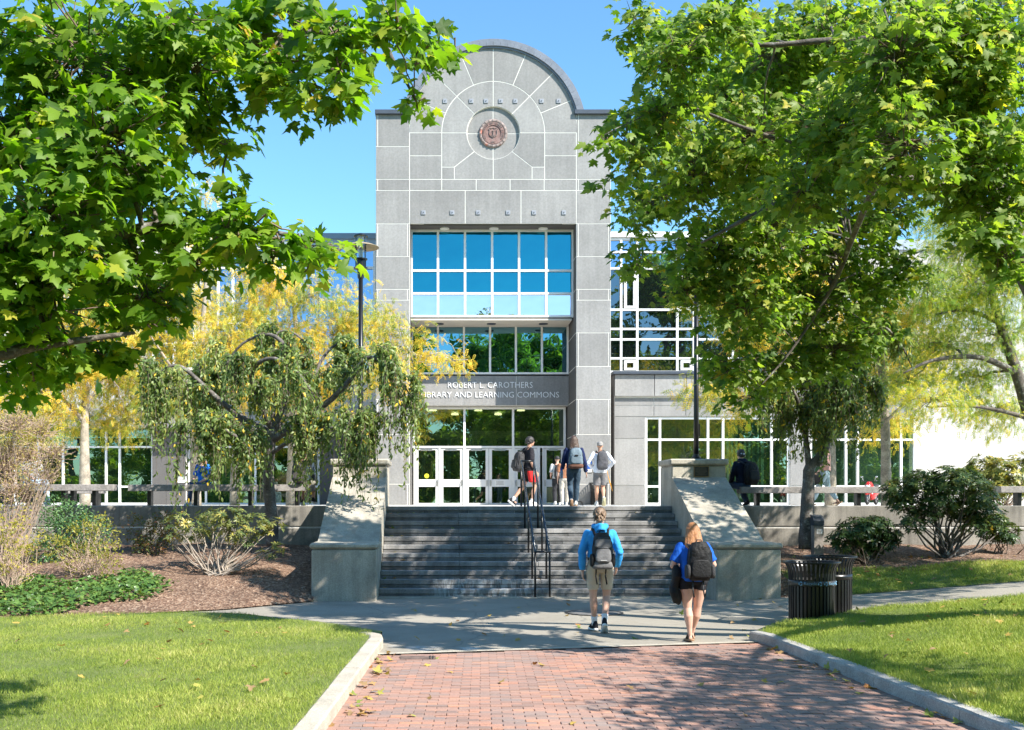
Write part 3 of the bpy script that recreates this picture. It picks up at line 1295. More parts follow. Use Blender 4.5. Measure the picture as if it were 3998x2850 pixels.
def door(za, zb_, handle, swing=0., notice=False):
    x0, x1 = XD(za), XD(zb_)
    z0, z1 = PZ + .01, door_t
    zg = [ZD(898), ZD(760), ZD(698), ZD(450)]
    st = .115
    m = MB()
    for a, b, c, d in ((x0, x0 + st, z0, z1), (x1 - st, x1, z0, z1), (x0 + st, x1 - st, z0, zg[0]), (x0 + st, x1 - st, zg[1], zg[2]), (x0 + st, x1 - st, zg[3], z1)):
        m.box(a, b, DY - .025 - (0.002 if b - a > .2 else 0), DY + .025, c, d)
    dr = m.build('door', door_m, LIB)
    for c, d in ((zg[0], zg[1]), (zg[2], zg[3])):
        m = MB()
        m.add([(x0 + st, DY, c), (x1 - st, DY, c), (x1 - st, DY, d), (x0 + st, DY, d)], [(0, 1, 2, 3)])
        m.build('pane', MAT['glass_clear'], dr, fix=False)
    hx = x1 - .06 if handle > 0 else x0 + .06
    zh = (zg[1] + zg[2]) / 2
    m = MB()
    m.bbox(hx - .03, hx + .03, DY - .04, DY - .02, zh - .12, zh + .12, .004)
    m.tube([(hx, DY - .03, zh + .1), (hx, DY - .09, zh + .08), (hx, DY - .09, zh - .06), (hx, DY - .03, zh - .08)], .014, 8)
    m.build('handle', chrome, dr)
    m = MB()
    m.box(x0 + .2, x1 - .25, DY - .06, DY - .024, z1 - .09, z1 - .035)
    m.build('door_closer', chrome, dr)
    if notice:
        m = MB()
        cx = (x0 + x1) / 2
        m.box(cx - .21, cx + .17, DY - .031, DY - .0275, zh - .10, zh + .1)
        nt_ = m.build('paper_notice', notice_m, dr)
        m = MB()
        for i in range(5):
            m.box(cx - .18 + .02 * (i % 2), cx + .14 - .03 * (i % 2), DY - .0335, DY - .031, zh + .065 - i * .034, zh + .078 - i * .034)
        m.build('print_line', print_m, nt_)
    return dr


d1 = door(482, 678, 1)
door(692, 886, 1)
door(908, 1101, 1, notice=True)
door(1104, 1298, -1, notice=True)
door(1322, 1512, -1)
door(1566, 1738, -1)
for a, b in ((466, 482), (678, 692), (886, 908), (1298, 1322), (1512, 1536), (1556, 1566), (1738, 1752)):
    m = MB()
    m.box(XD(a) + .002, XD(b) - .002, DY - .06, DY + .06, PZ, door_t + .03)
    m.build('door_frame', MAT['white_frame'], LIB)
# stickers
m = MB()
k = MB()
k.lathe([(.0, 0), (.09, 0)], (0, 0, 0), 24, cap=False)
c = (XD(577), ZD(668))
m.add([(c[0] + a, DY - .006, c[1] + b) for a, b, _ in k.v], k.f)
m.build('round_sticker', M('yellow_sticker', (.75, .72, .04), .6, .05, 9), d1, fix=False)
# side lining between door frame and jamb, floor mat
m = MB()
m.box(XD(1752), XR0 - .02, DY + .03, DY + .2, PZ, ZD(96) + .1)
m.box(XL1 + .02, XD(462), DY + .03, DY + .2, PZ, ZD(96) + .1)
m.build('door_side_panel', MAT['shaded_stone'], LIB)

# vestibule behind the doors
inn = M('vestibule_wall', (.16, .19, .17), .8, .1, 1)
teal = M('teal_inner_frame', (.30, .48, .46), .6, .05, 2)
warm = bpy.data.materials.new('lit_ceiling_lamp')
warm.use_nodes = True
wb = warm.node_tree.nodes['Principled BSDF']
wb.inputs['Emission Color'].default_value = (1, .78, .42, 1)
wb.inputs['Emission Strength'].default_value = 3.0
ves = hub('vestibule', LIB)
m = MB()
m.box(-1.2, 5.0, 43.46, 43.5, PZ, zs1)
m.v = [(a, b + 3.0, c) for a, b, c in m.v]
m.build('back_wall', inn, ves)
m = MB()
m.box(-1.2, 5.0, 42.0, 46.5, PZ + .01, PZ + .03)
m.build('floor', M('vestibule_floor', (.16, .15, .13), .5, .1, 2), ves)
m = MB()
m.box(-1.2, 5.0, 42.1, 46.5, ZD(92) + .12, ZD(92) + .2)
m.build('ceiling', M('vestibule_ceiling', (.5, .52, .48), .8, .05, 2), ves)
m = MB()
m.box(-1.0, 4.8, 44.4, 44.7, ZD(330), ZD(250))
m.build('header_beam', M('pale_header', (.55, .60, .52), .7, .05, 2), ves)
bmb = MB()
bmb.box(.9, 3.2, 43.9, 44.0, ZD(400), ZD(322))
bmb.build('sign_beam', M('sign_beam', (.36, .42, .36), .7, .05, 2), ves)
wall_text('lettering', 'F P E I O N', 1.35, 43.885, ZD(378), .16, MAT['black_metal'], ves, 1.5, .004)
for x in (-.7, .35, 1.4, 2.45, 3.5, 4.4):
    m = MB()
    m.box(x - .07, x + .07, 44.45, 44.55, PZ, ZD(330))
    m.build('inner_post', teal, ves)
m = MB()
m.box(-1.1, 4.9, 44.44, 44.56, ZD(470), ZD(440))
m.build('inner_rail', teal, ves)
for (x, y) in ((-.3, 43.3), (1.5, 43.3), (3.2, 43.3), (.6, 45.3), (2.4, 45.3)):
    m = MB()
    m.lathe([(.02, .1), (.14, .08), (.16, 0), (0, 0)], (x, y, ZD(92) - .0), 12, cap=False)
    m.build('ceiling_lamp', warm, ves)
# the tower body must not fill the vestibule: see tower_body limits (portal back wall starts at 43.5 above the sign only)
# ------------------------------------------------------------------ wings
cream = M('cream_painted_brick', (.54, .51, .46), .85, .08, .5, 20, .08, .15, 30, streak=.1)
_n, _l = cream.node_tree.nodes, cream.node_tree.links
_bk = _n.new('ShaderNodeTexBrick')
_bk.inputs['Scale'].default_value = 1.0
_bk.inputs['Brick Width'].default_value = .4
_bk.inputs['Row Height'].default_value = .2
_bk.inputs['Mortar Size'].default_value = .008
_bk.inputs['Color1'].default_value = (1, 1, 1, 1)
_bk.inputs['Color2'].default_value = (.93, .93, .93, 1)
_bk.inputs['Mortar'].default_value = (.72, .72, .72, 1)
_g = _n.new('ShaderNodeNewGeometry')
_s = _n.new('ShaderNodeSeparateXYZ')
_c = _n.new('ShaderNodeCombineXYZ')
_l.new(_g.outputs['Position'], _s.inputs[0])
_l.new(_s.outputs[0], _c.inputs[0])
_l.new(_s.outputs[2], _c.inputs[1])
_l.new(_c.outputs[0], _bk.inputs['Vector'])
_b = _n['Principled BSDF']
_l.new(mixc(_n, _l, 1., _b.inputs['Base Color'].links[0].from_socket, _bk.outputs[0], 'MULTIPLY'), _b.inputs['Base Color'])
spand = M('blue_grey_fascia', (.33, .38, .44), .5, .06, 1, metal=.2)


def pxw(d):
    s = FPX / d
    return (lambda x: (x - VX) / s), (lambda y: EYE + (VY - y) / s)


# left wing, upper floors
LY = 44.4
fx, fz = pxw(LY)
m = MB()
m.box(-24, XL0, LY + .12, LY + 8, 5.06, 12.85)
m.build('wing_body', cream, LIB)
window('window_bank', [fx(v) for v in (852, 910, 1069, 1126, 1240, 1350, 1462)], [fz(v) for v in (1440, 1350, 1262, 1046, 968)], LY, .10, 'glass_wing', .16)
m = MB()
m.bbox(fx(845), XL0, LY - .12, LY + .3, fz(962), fz(936), .01)
m.build('fascia', spand, LIB)
m = MB()
m.bbox(fx(845), XL0, LY - .2, LY + .3, fz(936), fz(914), .01)
m.build('roof_edge', M('roof_edge_blue', (.20, .27, .34), .5, .05, 1), LIB)
m = MB()
m.box(fx(1062), fx(1078), LY - .12, LY - .05, fz(1440), fz(968))
m.build('white_pier', MAT['white_frame'], LIB)
window('window_bank', [fx(v) for v in (250, 330, 410, 490)], [fz(v) for v in (1440, 1340, 1240)], LY, .10, 'glass_wing', .16)
window('window_bank', [fx(v) for v in (600, 680, 760)], [fz(v) for v in (1440, 1340, 1240)], LY, .10, 'glass_wing', .16)
m = MB()
m.bbox(-24, fx(845), LY - .02, LY + .15, fz(1000), fz(930), .01)
m.build('parapet', cream, LIB)
# overhang and ground floor of the left wing
GY = 45.4
gx, gz = pxw(GY)
m = MB()
m.box(-24, XL0, LY + .02, GY + .3, 5.0, 5.07)
m.build('overhang_soffit', MAT['soffit'], LIB)
m = MB()
m.box(-24, XL0, LY - .04, LY + .1, 5.0, 5.75)
m.build('floor_band', MAT['stone'], LIB)
zs_g = [PZ + .04, gz(1900), gz(1745), gz(1668)]
window('window_bank', [gx(v) for v in (60, 150, 247, 415, 468, 596)], zs_g, GY, .085, 'glass_clear', .12)
window('window_bank', [gx(v) for v in (738, 805, 998, 1244)], zs_g, GY, .085, 'glass_clear', .12)
for a, b, c, d in ((600, 655, 1975, 1738), (655, 731, 1975, 1738), (600, 731, 1738, 1590)):
    panel(rect(gx(a), gx(b), max(gz(c), PZ), min(gz(d), 5.0)), y=GY - .25, mat='shaded_stone', name='pier_panel', t=.05, g=.006)
m = MB()
m.box(gx(600), gx(731), GY - .22, GY + .3, PZ, 5.0)
m.build('pier', MAT['sealant'], LIB)
for a, b, c, d in ((1252, 1480, 1975, 1740), (1252, 1480, 1740, 1620)):
    panel(rect(gx(a), XL0 + .4, max(gz(c), PZ), min(gz(d), 5.0)), y=GY - .25, mat='shaded_stone', name='pier_panel', t=.05, g=.006)
m = MB()
m.box(gx(1252), XL0 + .4, GY - .22, GY + .3, PZ, 5.0)
m.build('pier', MAT['sealant'], LIB)
c0, c1 = P(688, 1861, GY - .26), P(729, 1885, GY - .26)
m = MB()
m.box(c0.x, c1.x, GY - .28, GY - .251, c1.z, c0.z)
wp = m.build('wall_plaque', M('white_plaque', (.62, .62, .60), .6, .05, 4), LIB)
m = MB()
m.box(c0.x + .13, c1.x - .12, GY - .284, GY - .28, c1.z + .11, c0.z - .1)
m.build('print_line', print_m, wp)
# interior of the left ground floor
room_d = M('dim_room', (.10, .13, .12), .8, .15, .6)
blind = M('pale_green_blind', (.42, .56, .42), .8, .06, 3)
li = hub('reading_room', LIB)
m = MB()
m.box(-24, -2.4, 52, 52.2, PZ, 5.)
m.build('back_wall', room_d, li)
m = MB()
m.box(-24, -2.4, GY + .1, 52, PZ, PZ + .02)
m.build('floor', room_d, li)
for v in (812, 860, 905, 950):
    m = MB()
    m.box(gx(v), gx(v + 40), GY + .35, GY + .4, PZ, 4.8)
    m.build('blind', blind, li)
m = MB()
m.box(gx(830), gx(1240), GY + 1.2, GY + 1.8, PZ + .68, PZ + .76)
m.build('table', M('blond_wood', (.50, .42, .26), .5, .1, 3), li)

# right wing: curtain wall above, stone-clad block below
RY = 43.0
fx, fz = pxw(RY)
m = MB()
m.box(XR1 - .1, 13.2, RY + .15, RY + 8, PZ, 12.35)
m.build('wing_body', cream, LIB)
vx_ = [2372, 2424, 2487, 2643, 2707, 2860, 2925, 2990]
window('window_bank', [fx(v) for v in vx_], [fz(v) for v in (1452, 1400, 1326, 1285, 1210, 1049, 985, 935)], RY, .088, 'glass_dark', .16,
       lambda i, j: 'glass_wing' if j >= 5 else 'glass_grey')
for v in (2444, 2664):
    for c, d in ((1204, 1058), (1446, 1408)):
        fr_ = MB()
        a, b = fx(v - 8), fx(v + 38)
        z0, z1 = fz(c), fz(d)
        for q in ((a, a + .1, z0, z1), (b - .1, b, z0, z1), (a + .1, b - .1, z0, z0 + .09), (a + .1, b - .1, z1 - .09, z1)):
            fr_.box(q[0], q[1], RY - .09, RY + .015, q[2], q[3])
        fr_.build('casement', MAT['white_frame'], LIB)
m = MB()
m.bbox(XR1 - .1, fx(3000), RY - .15, RY + .3, fz(935) + .06, fz(908), .01)
m.build('fascia', MAT['white_frame'], LIB)
m = MB()
m.box(13.2, 32, RY - 1.2, RY + 8, PZ, fz(1015) + .2)
m.build('cream_wing', cream, LIB)
m = MB()
m.bbox(13.15, 32, RY - 1.28, RY - .9, fz(1015) + .1, fz(1015) + .5, .02)
m.build('parapet', spand, LIB)
m = MB()
for i in range(26):
    m.box(14 + i * .7, 14.6 + i * .7, RY - 1.23, RY - 1.195, 8.6, 10.4)
m.build('metal_panels', M('silver_panels', (.5, .52, .54), .4, .06, 1, metal=.3), LIB)

BY = 41.5
bx, bz = pxw(BY)
B0, B1 = 2398, 3578
zc = [bz(v) for v in (1462, 1548)]
cuts = [2398, 2553, 2677, 2807, 2935, 3062, 3190, 3318, 3446, 3578]
for a, b in zip(cuts, cuts[1:]):
    panel(rect(bx(a), bx(b), bz(1548), bz(1463)), y=BY - .12, name='stone_panel', t=.1)
    panel(rect(bx(a), bx(b), bz(1583), bz(1553)), y=BY + .02, name='stone_panel', t=.05)
    panel(rect(bx(a), bx(b), bz(1626), bz(1583)), y=BY, name='stone_panel', t=.05)
for a, b, lo, hi in ((2398, 2520, 1712, 1626), (2398, 2520, 1895, 1712), (2398, 2520, 1975, 1895), (3084, 3164, 1740, 1626), (3084, 3164, 1895, 1740), (3084, 3164, 1975, 1895)):
    panel(rect(bx(a), bx(b) , max(bz(lo), PZ), bz(hi)), y=BY, name='stone_panel', t=.05)
m = MB()
m.box(bx(B0) + .004, bx(B1), BY + .04, BY + 1.2, bz(1626), bz(1463))
m.box(bx(B0) + .004, bx(2520), BY + .03, BY + 1.2, PZ, bz(1626))
m.box(bx(3084), bx(3164), BY + .03, BY + 1., PZ, bz(1626))
m.build('block_backing', MAT['sealant'], LIB)
m = MB()
m.bbox(bx(B0) - .08, bx(B1), BY - .25, RY + .1, bz(1463), bz(1451), .01)
m.build('block_coping', dk, LIB)
m = MB()
m.box(bx(B0) - .02, bx(B0) + .003, BY - .1, RY, PZ, bz(1463))
m.build('block_side', MAT['shaded_stone'], LIB)
m = MB()
m.box(XR1 - .05, bx(B0) - .03, RY - .2, RY - .1, PZ, bz(1463))
m.build('slot_wall', MAT['black_metal'], LIB)  # black colour stands in for the shade inside the slot
zg = [PZ + .04, bz(1899), bz(1716), bz(1632)]
window('window_bank', [bx(v) for v in (2524, 2578, 2766, 2825, 3015, 3080)], zg, BY + .12, .085, 'glass_clear', .12)
window('window_bank', [bx(v) for v in (3168, 3306, 3352, 3522, 3574)], zg, BY + .12, .085, 'glass_clear', .12)
ri = hub('reading_room', LIB)
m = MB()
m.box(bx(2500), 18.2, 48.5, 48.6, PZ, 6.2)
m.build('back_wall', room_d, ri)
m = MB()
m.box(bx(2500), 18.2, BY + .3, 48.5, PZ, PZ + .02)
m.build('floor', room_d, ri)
m = MB()
m.box(bx(2500), 18.2, BY + .3, 48.5, bz(1626) + .12, bz(1626) + .2)
m.build('ceiling', M('room_ceiling', (.35, .38, .34), .8, .1, .6), ri)
for a, b in ((2850, 2990), (3365, 3515)):
    v = a
    while v < b:
        m = MB()
        x = bx(v)
        m.add([(x, BY + .5, PZ), (x + .13, BY + .56, PZ), (x + .13, BY + .56, bz(1640)), (x, BY + .5, bz(1640))], [(0, 1, 2, 3)])
        m.build('blind_slat', blind, ri, fix=False)
        v += 17
for (x, y, dd) in ((2600, 1795, 44), (2665, 1778, 44.5), (2705, 1758, 45), (2655, 1822, 43.5), (2730, 1800, 44), (2790, 1790, 44), (2880, 1770, 45), (2940, 1800, 44), (3260, 1780, 44)):
    c = P(x, y, dd)
    m = MB()
    m.lathe([(.02, .07), (.16, .03), (.17, 0), (0, .0)], c, 12, cap=False)
    m.build('pendant_lamp', warm, ri)
setp(LIB)
# ------------------------------------------------------------------ foliage engine
DS = 3998 / 2278.            # the layout sketches below were read off a 2278 px wide view


def PD(x, y, d):
    return P(x * DS, y * DS, d)


def unit(a):
    return a / np.maximum(1e-9, np.linalg.norm(a, axis=1, keepdims=True))


def poly_fan(outline, c):
    v = [c] + outline
    n = len(outline)
    return np.array(v, float), np.array([(0, i + 1, (i + 1) % n + 1) for i in range(n)], int)


def maple_template(fold=.22, droop=.22, lite=False, twist=0., skew=0.):
    if lite:
        half = [(.28, -.06), (.45, -.02), (.32, .13), (.62, .48), (.22, .45), (.22, .70)]
    else:
        half = [(.2, -.07), (.45, -.06), (.37, .06), (.34, .13), (.52, .2), (.50, .30), (.64, .50), (.42, .46), (.22, .45), (.29, .66), (.14, .73)]
    out = [(0, 0)] + half + [(0, 1.02)] + [(-x, y) for x, y in half[::-1]]
    v, f = poly_fan([(x, y, 0) for x, y in out], (0, .28, 0))
    v[:, 2] = -fold * np.abs(v[:, 0]) - droop * v[:, 1] ** 2 + .10 * np.sin(v[:, 0] * 9) * v[:, 1] + twist * v[:, 0] * v[:, 1]
    v[:, 0] += skew * v[:, 1] ** 2
    return v, f


def oval_template(w=.32, fold=.15, droop=.25):
    out = [(0, 0, 0), (w * .42, .28, 0), (w * .5, .5, 0), (w * .32, .8, 0), (0, 1, 0), (-w * .32, .8, 0), (-w * .5, .5, 0), (-w * .42, .28, 0)]
    v = np.array(out, float)
    f = np.array([(0, 1, 7), (1, 2, 7), (2, 6, 7), (2, 3, 6), (3, 5, 6), (3, 4, 5)], int)
    v[:, 2] = fold * np.abs(v[:, 0]) - droop * v[:, 1] ** 2
    return v, f


def pinnate_template(pairs=5, droop=.45):
    vs, fs = [], []
    for i in range(pairs):
        y = .15 + .8 * i / (pairs - 1)
        ln = .30 * (1 - .45 * abs(i / (pairs - 1) - .4))
        for s in (-1, 1):
            k = len(vs)
            yy = y + .02 * s
            vs += [(0, yy, 0), (s * ln * .5, yy + .10, -.03), (s * ln, yy + .07, -.09), (s * ln * .5, yy - .04, -.03)]
            fs += [(k, k + 1, k + 3), (k + 1, k + 2, k + 3)]
    v = np.array(vs, float)
    v[:, 2] -= droop * v[:, 1] ** 2
    return v, np.array(fs, int)


def blade_template():
    v = np.array([(-.035, 0, 0), (.035, 0, 0), (.02, .55, .0), (0, 1, -.12)], float)
    return v, np.array([(0, 1, 2), (0, 2, 3)], int)


def leaves_mix(name, tmpls, c, tip, nrm, size, tint, mat, off=(0, 0, 0)):
    """several leaf shapes mixed in one mesh"""
    vs, fs, ts, k0 = [], [], [], 0
    for j, (tv, tf) in enumerate(tmpls):
        s = slice(j, None, len(tmpls))
        F = frames(tip[s], nrm[s])
        v = np.einsum('kj,njc->nkc', tv, F) * size[s][:, None, None] + c[s][:, None, :] - np.asarray(off)
        n, k = v.shape[:2]
        vs.append(v.reshape(-1, 3))
        fs.append((tf[None] + (np.arange(n) * k)[:, None, None]).reshape(-1, 3) + k0)
        ts.append(np.repeat(tint[s], k))
        k0 += n * k
    return big_mesh(name, np.concatenate(vs), np.concatenate(fs), np.concatenate(ts), mat)


def big_mesh(name, v, f, tint, mat):
    """numpy triangles -> mesh with a per-vertex tint"""
    me = bpy.data.meshes.new(name)
    nf = len(f)
    me.vertices.add(len(v))
    me.vertices.foreach_set('co', v.astype(np.float32).ravel())
    me.loops.add(nf * 3)
    me.loops.foreach_set('vertex_index', f.astype(np.int32).ravel())
    me.polygons.add(nf)
    me.polygons.foreach_set('loop_start', np.arange(0, nf * 3, 3, dtype=np.int32))
    me.polygons.foreach_set('loop_total', np.full(nf, 3, dtype=np.int32))
    a = me.attributes.new('tint', 'FLOAT', 'POINT')
    a.data.foreach_set('value', tint.astype(np.float32))
    me.update(calc_edges=True)
    me.validate()
    me.materials.append(mat)
    return me


def frames(tip, nrm):
    y = unit(tip)
    x = unit(np.cross(y, nrm))
    z = np.cross(x, y)
    return np.stack([x, y, z], axis=1)            # rows are the axes


def leaves(name, tmpl, c, tip, nrm, size, tint, mat, off=(0, 0, 0)):
    tv, tf = tmpl
    F = frames(tip, nrm)
    v = np.einsum('kj,njc->nkc', tv, F) * size[:, None, None] + c[:, None, :] - np.asarray(off)
    n, k = len(c), len(tv)
    f = (tf[None] + (np.arange(n) * k)[:, None, None]).reshape(-1, 3)
    return big_mesh(name, v.reshape(-1, 3), f, np.repeat(tint, k), mat)


def in_ell(n, rng, shell=.45):
    d = unit(rng.normal(size=(n, 3)))
    r = shell + (1 - shell) * rng.random((n, 1)) ** .7
    return d * r


def curve(a, b, sag=0., n=5, wob=0., rng=random):
    a, b = Vector(a), Vector(b)
    L = (b - a).length
    pts = []
    for i in range(n + 1):
        t = i / n
        p = a.lerp(b, t)
        p.z += sag * 4 * t * (1 - t)
        if 0 < i < n:
            p += Vector((rng.uniform(-1, 1), rng.uniform(-1, 1), rng.uniform(-1, 1))) * wob * L
        pts.append(p)
    return pts


def taper(r0, r1, n):
    return [r0 + (r1 - r0) * i / n for i in range(n + 1)]


def nearest_on(limbs, p):
    best = None
    p = Vector(p)
    for pts, rad in limbs:
        for q0, q1, r0, r1 in zip(pts, pts[1:], rad, rad[1:]):
            for j in (0, 2, 4):
                q = Vector(q0).lerp(Vector(q1), j / 4)
                d = (q - p).length
                if best is None or d < best[0]:
                    best = (d, q, r0 + (r1 - r0) * j / 4)
    return best


def flow(pts, rad, n=4):
    """smooth a limb's polyline"""
    pts = [Vector(p) for p in pts]
    P_, R_ = [], []
    for i in range(len(pts) - 1):
        a, b, c, d = pts[max(0, i - 1)], pts[i], pts[i + 1], pts[min(len(pts) - 1, i + 2)]
        for j in range(n):
            t = j / n
            q = .5 * ((2 * b) + (c - a) * t + (2 * a - 5 * b + 4 * c - d) * t * t + (3 * b - a - 3 * c + d) * t ** 3)
            P_.append(q)
            R_.append((rad[i] + (rad[i + 1] - rad[i]) * t) * random.uniform(.93, 1.07))
    return P_ + [pts[-1]], R_ + [rad[-1]]


bark_maple = M('maple_bark', (.14, .12, .10), .9, .3, 7, 40, .3, .8, 35, stain=(9, .56, (.30, .31, .28)))
bark_pale = M('pale_locust_bark', (.38, .33, .26), .9, .25, 6, 35, .3, .7, 30, stain=(8, .58, (.20, .17, .14)))
bark_cherry = M('cherry_bark', (.15, .13, .115), .85, .3, 5, 40, .3, .6, 30, stain=(6, .56, (.36, .36, .33)))
twig_m = M('twig', (.17, .125, .095), .9, .2, 9)
twig_tan = M('tan_twig', (.46, .34, .26), .9, .2, 9)
LM = {}
LM['maple'] = leafmat('maple_leaf', [(.05, .115, .013), (.095, .19, .018), (.15, .265, .025), (.23, .34, .035), (.40, .40, .05), (.5, .32, .05)], .52, tcol=(1.7, 1.9, .45))
LM['maple2'] = leafmat('maple_leaf_dull', [(.06, .12, .022), (.115, .195, .032), (.18, .265, .05), (.27, .34, .08), (.43, .42, .065), (.50, .32, .05)], .5, tcol=(1.7, 1.9, .5))
LM['locust'] = leafmat('honeylocust_leaf', [(.15, .24, .04), (.30, .37, .06), (.53, .50, .07), (.78, .59, .075), (.82, .52, .06)], .45, tcol=(1.25, 1.15, .5))
LM['locust_green'] = leafmat('green_honeylocust_leaf', [(.09, .18, .035), (.17, .27, .05), (.27, .34, .06), (.48, .45, .06), (.65, .5, .07)], .45)
LM['cherry'] = leafmat('cherry_leaf', [(.06, .105, .035), (.125, .19, .055), (.22, .29, .09), (.36, .41, .15), (.72, .48, .05)], .36, .45)
LM['rhodo'] = leafmat('rhododendron_leaf', [(.025, .055, .018), (.045, .085, .025), (.08, .12, .035), (.19, .21, .06), (.42, .25, .05)], .2, .35)
LM['rhodo_lit'] = leafmat('sunlit_yellowing_rhododendron_leaf', [(.06, .10, .035), (.11, .15, .05), (.20, .21, .06), (.40, .34, .07), (.50, .22, .06)], .2, .4)  # lit copy of the leaf above: yellower, with sunlight put into the colour
LM['holly'] = leafmat('holly_leaf', [(.03, .08, .03), (.06, .14, .05), (.12, .22, .08), (.20, .30, .12)], .2, .35)
LM['forsythia'] = leafmat('forsythia_leaf', [(.16, .18, .03), (.28, .27, .05), (.42, .36, .07), (.50, .38, .10)], .4)
LM['sparse'] = leafmat('sparse_leaf', [(.30, .30, .09), (.42, .36, .13), (.46, .33, .16)], .4)
LM['redgreen'] = leafmat('reddish_leaf', [(.06, .10, .025), (.10, .13, .03), (.20, .11, .04), (.26, .09, .04)], .3)
LM['ivy'] = leafmat('ivy_leaf', [(.035, .085, .02), (.07, .145, .03), (.12, .21, .045), (.30, .34, .07)], .2, .4)
LM['grass'] = leafmat('grass_blade', [(.15, .23, .035), (.26, .34, .055), (.38, .44, .09), (.50, .50, .16), (.62, .56, .28)], .35, .7, (1.4, 1.35, .6))


def tint_rand(rng, n, mean=.4, sd=.2, clumpv=None):
    t = rng.normal(mean, sd, n)
    if clumpv is not None:
        t = t + clumpv
    return np.clip(t, 0, 1)


def maple(name, label, base, limbs, clumps, leaf, dens, mat, lmat, seed, n_single, tm=(.38, .16), group=None, lite=False, spray_r=.38, up=.0, maxbr=6.):
    """broad maple: limbs, secondary branches to each clump, twig sprays and single leaves"""
    rng = np.random.default_rng(seed)
    rd = random.Random(seed)
    limbs = [flow(*l_) for l_ in limbs]
    t = thing(name, label, 'tree', base, group)
    off = np.array(base)
    for i, (pts, rad) in enumerate(limbs):
        m = MB()
        m.tube(pts, rad, 10)
        m.build('trunk' if i == 0 else 'limb', mat, t, smooth=True)
    br = MB()
    tw = MB()
    C, T, N, S, TI = [], [], [], [], []
    for (c, r, k) in clumps:
        c = np.array(c)
        r = np.array(r)
        dd, q, rq = nearest_on(limbs, c)
        L = max(.05, min(.035, rq * .5))
        bp = curve(q, c, .05 * dd, 6, .022, rd)
        if .15 < dd < maxbr:
            br.tube(bp, taper(min(.03, rq * .5), .006, 6), 6)
        area = math.pi * (r[0] * r[2]) * 1.0
        ns = max(3, int(area * dens * k))
        sp = in_ell(ns, rng, .25) * r
        for s in sp:
            s_c = c + s
            # twig from the clump's core out to the spray
            o_ = c + s * .15 + rng.normal(size=3) * .04
            tw.tube(curve(o_, s_c, -.02, 2, .06, rd), [.007, .005, .003], 4, cap=False)
            nl = rng.integers(6, 10)
            out = s / (np.linalg.norm(s) + 1e-6)
            out = out * np.array([1, 1, .25]) + rng.normal(size=3) * .15
            out = out / np.linalg.norm(out)
            az = rng.random(nl) * 2 * math.pi
            rad = spray_r * np.sqrt(rng.random(nl)) * rng.uniform(.6, 1.2)
            e1 = np.cross(out, [0, 0, 1.0])
            e1 /= np.linalg.norm(e1)
            pos = s_c + np.outer(np.cos(az) * rad, e1) + np.outer(np.sin(az) * rad, out * np.array([1, 1, .6])) + np.stack(
                [np.zeros(nl), np.zeros(nl), rng.normal(0, .05, nl) - .35 * rad], 1)
            tip = np.outer(np.cos(az), e1) + np.outer(np.sin(az), out) + out * .5
            tip = unit(tip) + np.stack([np.zeros(nl), np.zeros(nl), -rng.uniform(.1, .95, nl)], 1) + rng.normal(0, .18, (nl, 3))
            nr = np.tile(np.array([SUN.x * .35, SUN.y * .35 - .15, .85 + up]), (nl, 1)) + rng.normal(0, .38, (nl, 3))
            C.append(pos)
            T.append(tip)
            N.append(nr)
            S.append(leaf * rng.uniform(.5, 1.25, nl))
            TI.append(tint_rand(rng, nl, tm[0] + rng.normal(0, .10), tm[1]))
    C, T, N, S, TI = map(np.concatenate, (C, T, N, S, TI))
    if br.v:
        br.build('branches', mat, t, smooth=True)['kind'] = 'stuff'
    tw.build('twigs', twig_m, t, fix=False)['kind'] = 'stuff'
    tm_ = maple_template(lite=lite)
    # the leaves that show largest become single parts
    px = VX + C[:, 0] * FPX / np.maximum(.5, C[:, 1])
    py = VY - (C[:, 2] - EYE) * FPX / np.maximum(.5, C[:, 1])
    vis = (px > 20) & (px < 3980) & (py > 20) & (C[:, 1] > 1)
    score = np.where(vis, S / C[:, 1], 0)
    order = np.argsort(-score)
    single = order[:n_single]
    rest = order[n_single:]
    var = []
    for k in range(10):
        tv, tf = maple_template(rd.uniform(-.2, .5), rd.uniform(-.1, .55), lite, rd.uniform(-.3, .3), rd.uniform(-.15, .15))
        me = big_mesh('leaf', tv, tf, np.full(len(tv), float(np.clip(rng.normal(*tm), 0, 1))), lmat)
        var.append(me)
    F = frames(T[single], N[single])
    for j, i in enumerate(single):
        o = bpy.data.objects.new('leaf', var[j % 10])
        COL.objects.link(o)
        o.parent = t
        mm_ = Matrix([list(F[j][:, r]) for r in range(3)]) if False else Matrix((F[j][0], F[j][1], F[j][2])).transposed()
        o.matrix_local = Matrix.Translation(Vector(C[i] - off)) @ mm_.to_4x4() @ Matrix.Scale(float(S[i]), 4)
    mixd = [maple_template(f_, d_, lite, tw_, sk_) for f_, d_, tw_, sk_ in ((.2, .2, 0, 0), (-.15, .35, .3, .12), (.5, .05, -.3, -.1), (.35, .55, .15, .06), (.05, -.15, -.15, -.15))]
    me = leaves_mix('crown', mixd, C[rest], T[rest], N[rest], S[rest], TI[rest], lmat, off)
    setp(link('crown', me, lmat, t), kind='stuff')
    return t


def clump_px(lst, dfun, rng, kz=1.):
    out = []
    for e in lst:
        x, y, rx, ry = e[:4]
        k = e[4] if len(e) > 4 else 1.
        d = e[5] if len(e) > 5 else dfun(x, y)
        c = PD(x, y, d)
        s = d * DS / FPX
        out.append((c, (rx * s, kz * (rx + ry) / 2 * s, ry * s), k))
    return out


rg = random.Random(4)
